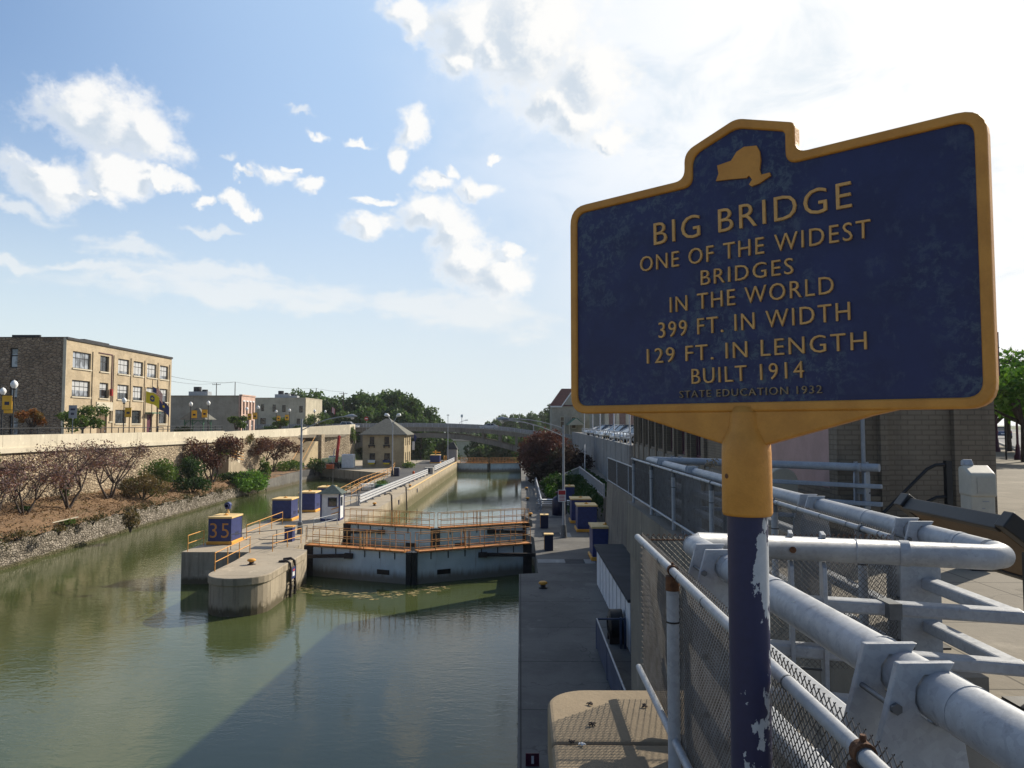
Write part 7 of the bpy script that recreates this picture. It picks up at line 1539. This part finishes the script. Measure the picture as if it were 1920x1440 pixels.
# ---- dark information panel stand
ip = thing('information_panel',(3.0,5.1,ZS),'black framed information stand seen from behind, with tan underside, at the right edge','information stand')
def slantbox(y0,y1,s0,s1,t0,t1,name,mt__,bev=0.0):
    """box on the tilted plane: y along the canal, s down the slope (towards the walk), t above the plane"""
    mt2 = Matrix(((0,0.79,0.62,2.93),(1,0,0,0),(0,-0.62,0.79,-0.58),(0,0,0,1)))
    mb = M(); mb.box(y0,s0,t0,y1,s1,t1,mt2); o = mb.build(name,mt__,ip,world=True,bevel=bev)
    bm = bmesh.new(); bm.from_mesh(o.data); bmesh.ops.recalc_face_normals(bm, faces=bm.faces); bm.to_mesh(o.data); bm.free()
slantbox(4.62,5.68,0.03,0.64,-0.055,-0.045,'underside_panel','tan_panel'); slantbox(4.62,5.68,0.03,0.64,-0.044,0.0,'display_board','black')
slantbox(4.60,5.70,-0.02,0.028,-0.07,0.03,'top_frame_bar','black',0.008); slantbox(4.60,5.70,0.642,0.69,-0.07,0.03,'low_frame_bar','black',0.008)
slantbox(4.50,4.598,-0.04,0.72,-0.06,0.05,'end_bar','black',0.008); slantbox(5.702,5.82,-0.04,0.72,-0.06,0.05,'end_bar','black',0.008)
for y in (4.52,5.76): mb = M(); mb.box(3.00,y-0.04,ZS,3.08,y+0.04,-0.76); mb.build('leg','black',ip,world=True,bevel=0.006); mb = M(); mb.box(2.91,y-0.13,ZS,3.17,y+0.13,ZS+0.012); mb.build('foot_plate','black',ip,world=True)
# ---- newspaper box, conduit rail on the brick wall
nb = thing('newspaper_box',(5.28,8.75,ZS),'pale beige plastic newspaper box on the sidewalk before the brick corner','newspaper box',None,R(-8)); nb.scale = (0.85,0.85,0.97)
def pz(prof,x0,x1,name,mt__,par,bev=0.02):
    mt3 = Matrix(((0,0,1,0),(1,0,0,0),(0,1,0,0),(0,0,0,1))); mb = M(); mb.prism(prof,x0,x1,mt3); o = mb.build(name,mt__,par,bevel=bev,seg=3)
    bm = bmesh.new(); bm.from_mesh(o.data); bmesh.ops.recalc_face_normals(bm, faces=bm.faces); bm.to_mesh(o.data); bm.free(); return o
pz([(-0.17,0.12),(0.17,0.12),(0.17,1.02),(-0.17,1.02)],-0.15,0.15,'body','beige_plastic',nb)
hd_ = pz([(-0.20,0.86),(0.17,0.86),(0.17,1.20),(0.03,1.22),(-0.18,1.13)],-0.17,0.17,'hood','beige_plastic',nb,0.03)
pz([(-0.206,0.90),(-0.201,0.90),(-0.187,1.09),(-0.192,1.09)],-0.08,0.14,'window','beige_dark',hd_,0.0)
pz([(0.02,1.222),(0.15,1.21),(0.15,1.27),(0.08,1.29)],-0.14,-0.02,'coin_box','galv',nb,0.01)
mb = M(); mb.box(-0.07,-0.06,0.03,0.07,0.06,0.12); mb.box(-0.17,-0.17,0,0.17,0.17,0.03); mb.build('pedestal','dark_iron',nb)
mb = M()
for k,(xx,zz,ww) in enumerate(((0.03,0.80,0.08),(0.0,0.72,0.04),(-0.02,0.64,0.16))): mb.box(xx-ww/2,-0.1735,zz,xx+ww/2,-0.1705,zz+0.012)
mb.build('printed_marks','grey_steel',nb)
hr_ = thing('black_handrail',(5.75,10.9,ZS),'black tubular handrail descending beside the brick wall left of the newspaper box','handrail')
Bh = Vector((5.98,10.6,0))
mb = M(); mb.box(5.95,10.55,ZS,6.03,10.63,-0.50); mb.build('post','black',hr_,world=True)
for k,dz in enumerate((0,0.45)): mb = M(); mb.tube([(5.99,10.59,-0.55-dz),(5.82,10.59,-0.56-dz),(5.70,10.59,-0.62-dz),(4.90,10.62,-1.42-dz)],0.024,8); mb.build('rail','black',hr_,world=True)

# ================================================================== HAZE
HZ = 0.00011
mb = M(); mb.box(-4200,-3200,-27,4200,5200,30); hz = mb.build('haze', [])
m = bpy.data.materials.new('haze'); m.use_nodes = True; m.node_tree.nodes.remove(m.node_tree.nodes['Principled BSDF'])
v = m.node_tree.nodes.new('ShaderNodeVolumePrincipled'); v.inputs['Color'].default_value = (0.93, 0.96, 1.0, 1); v.inputs['Density'].default_value = HZ; v.inputs['Anisotropy'].default_value = 0.3
m.node_tree.links.new(v.outputs[0], m.node_tree.nodes['Material Output'].inputs['Volume']); hz.data.materials.append(m)
tag(hz, 'thin pale summer haze over the canal', 'haze', kind='stuff')
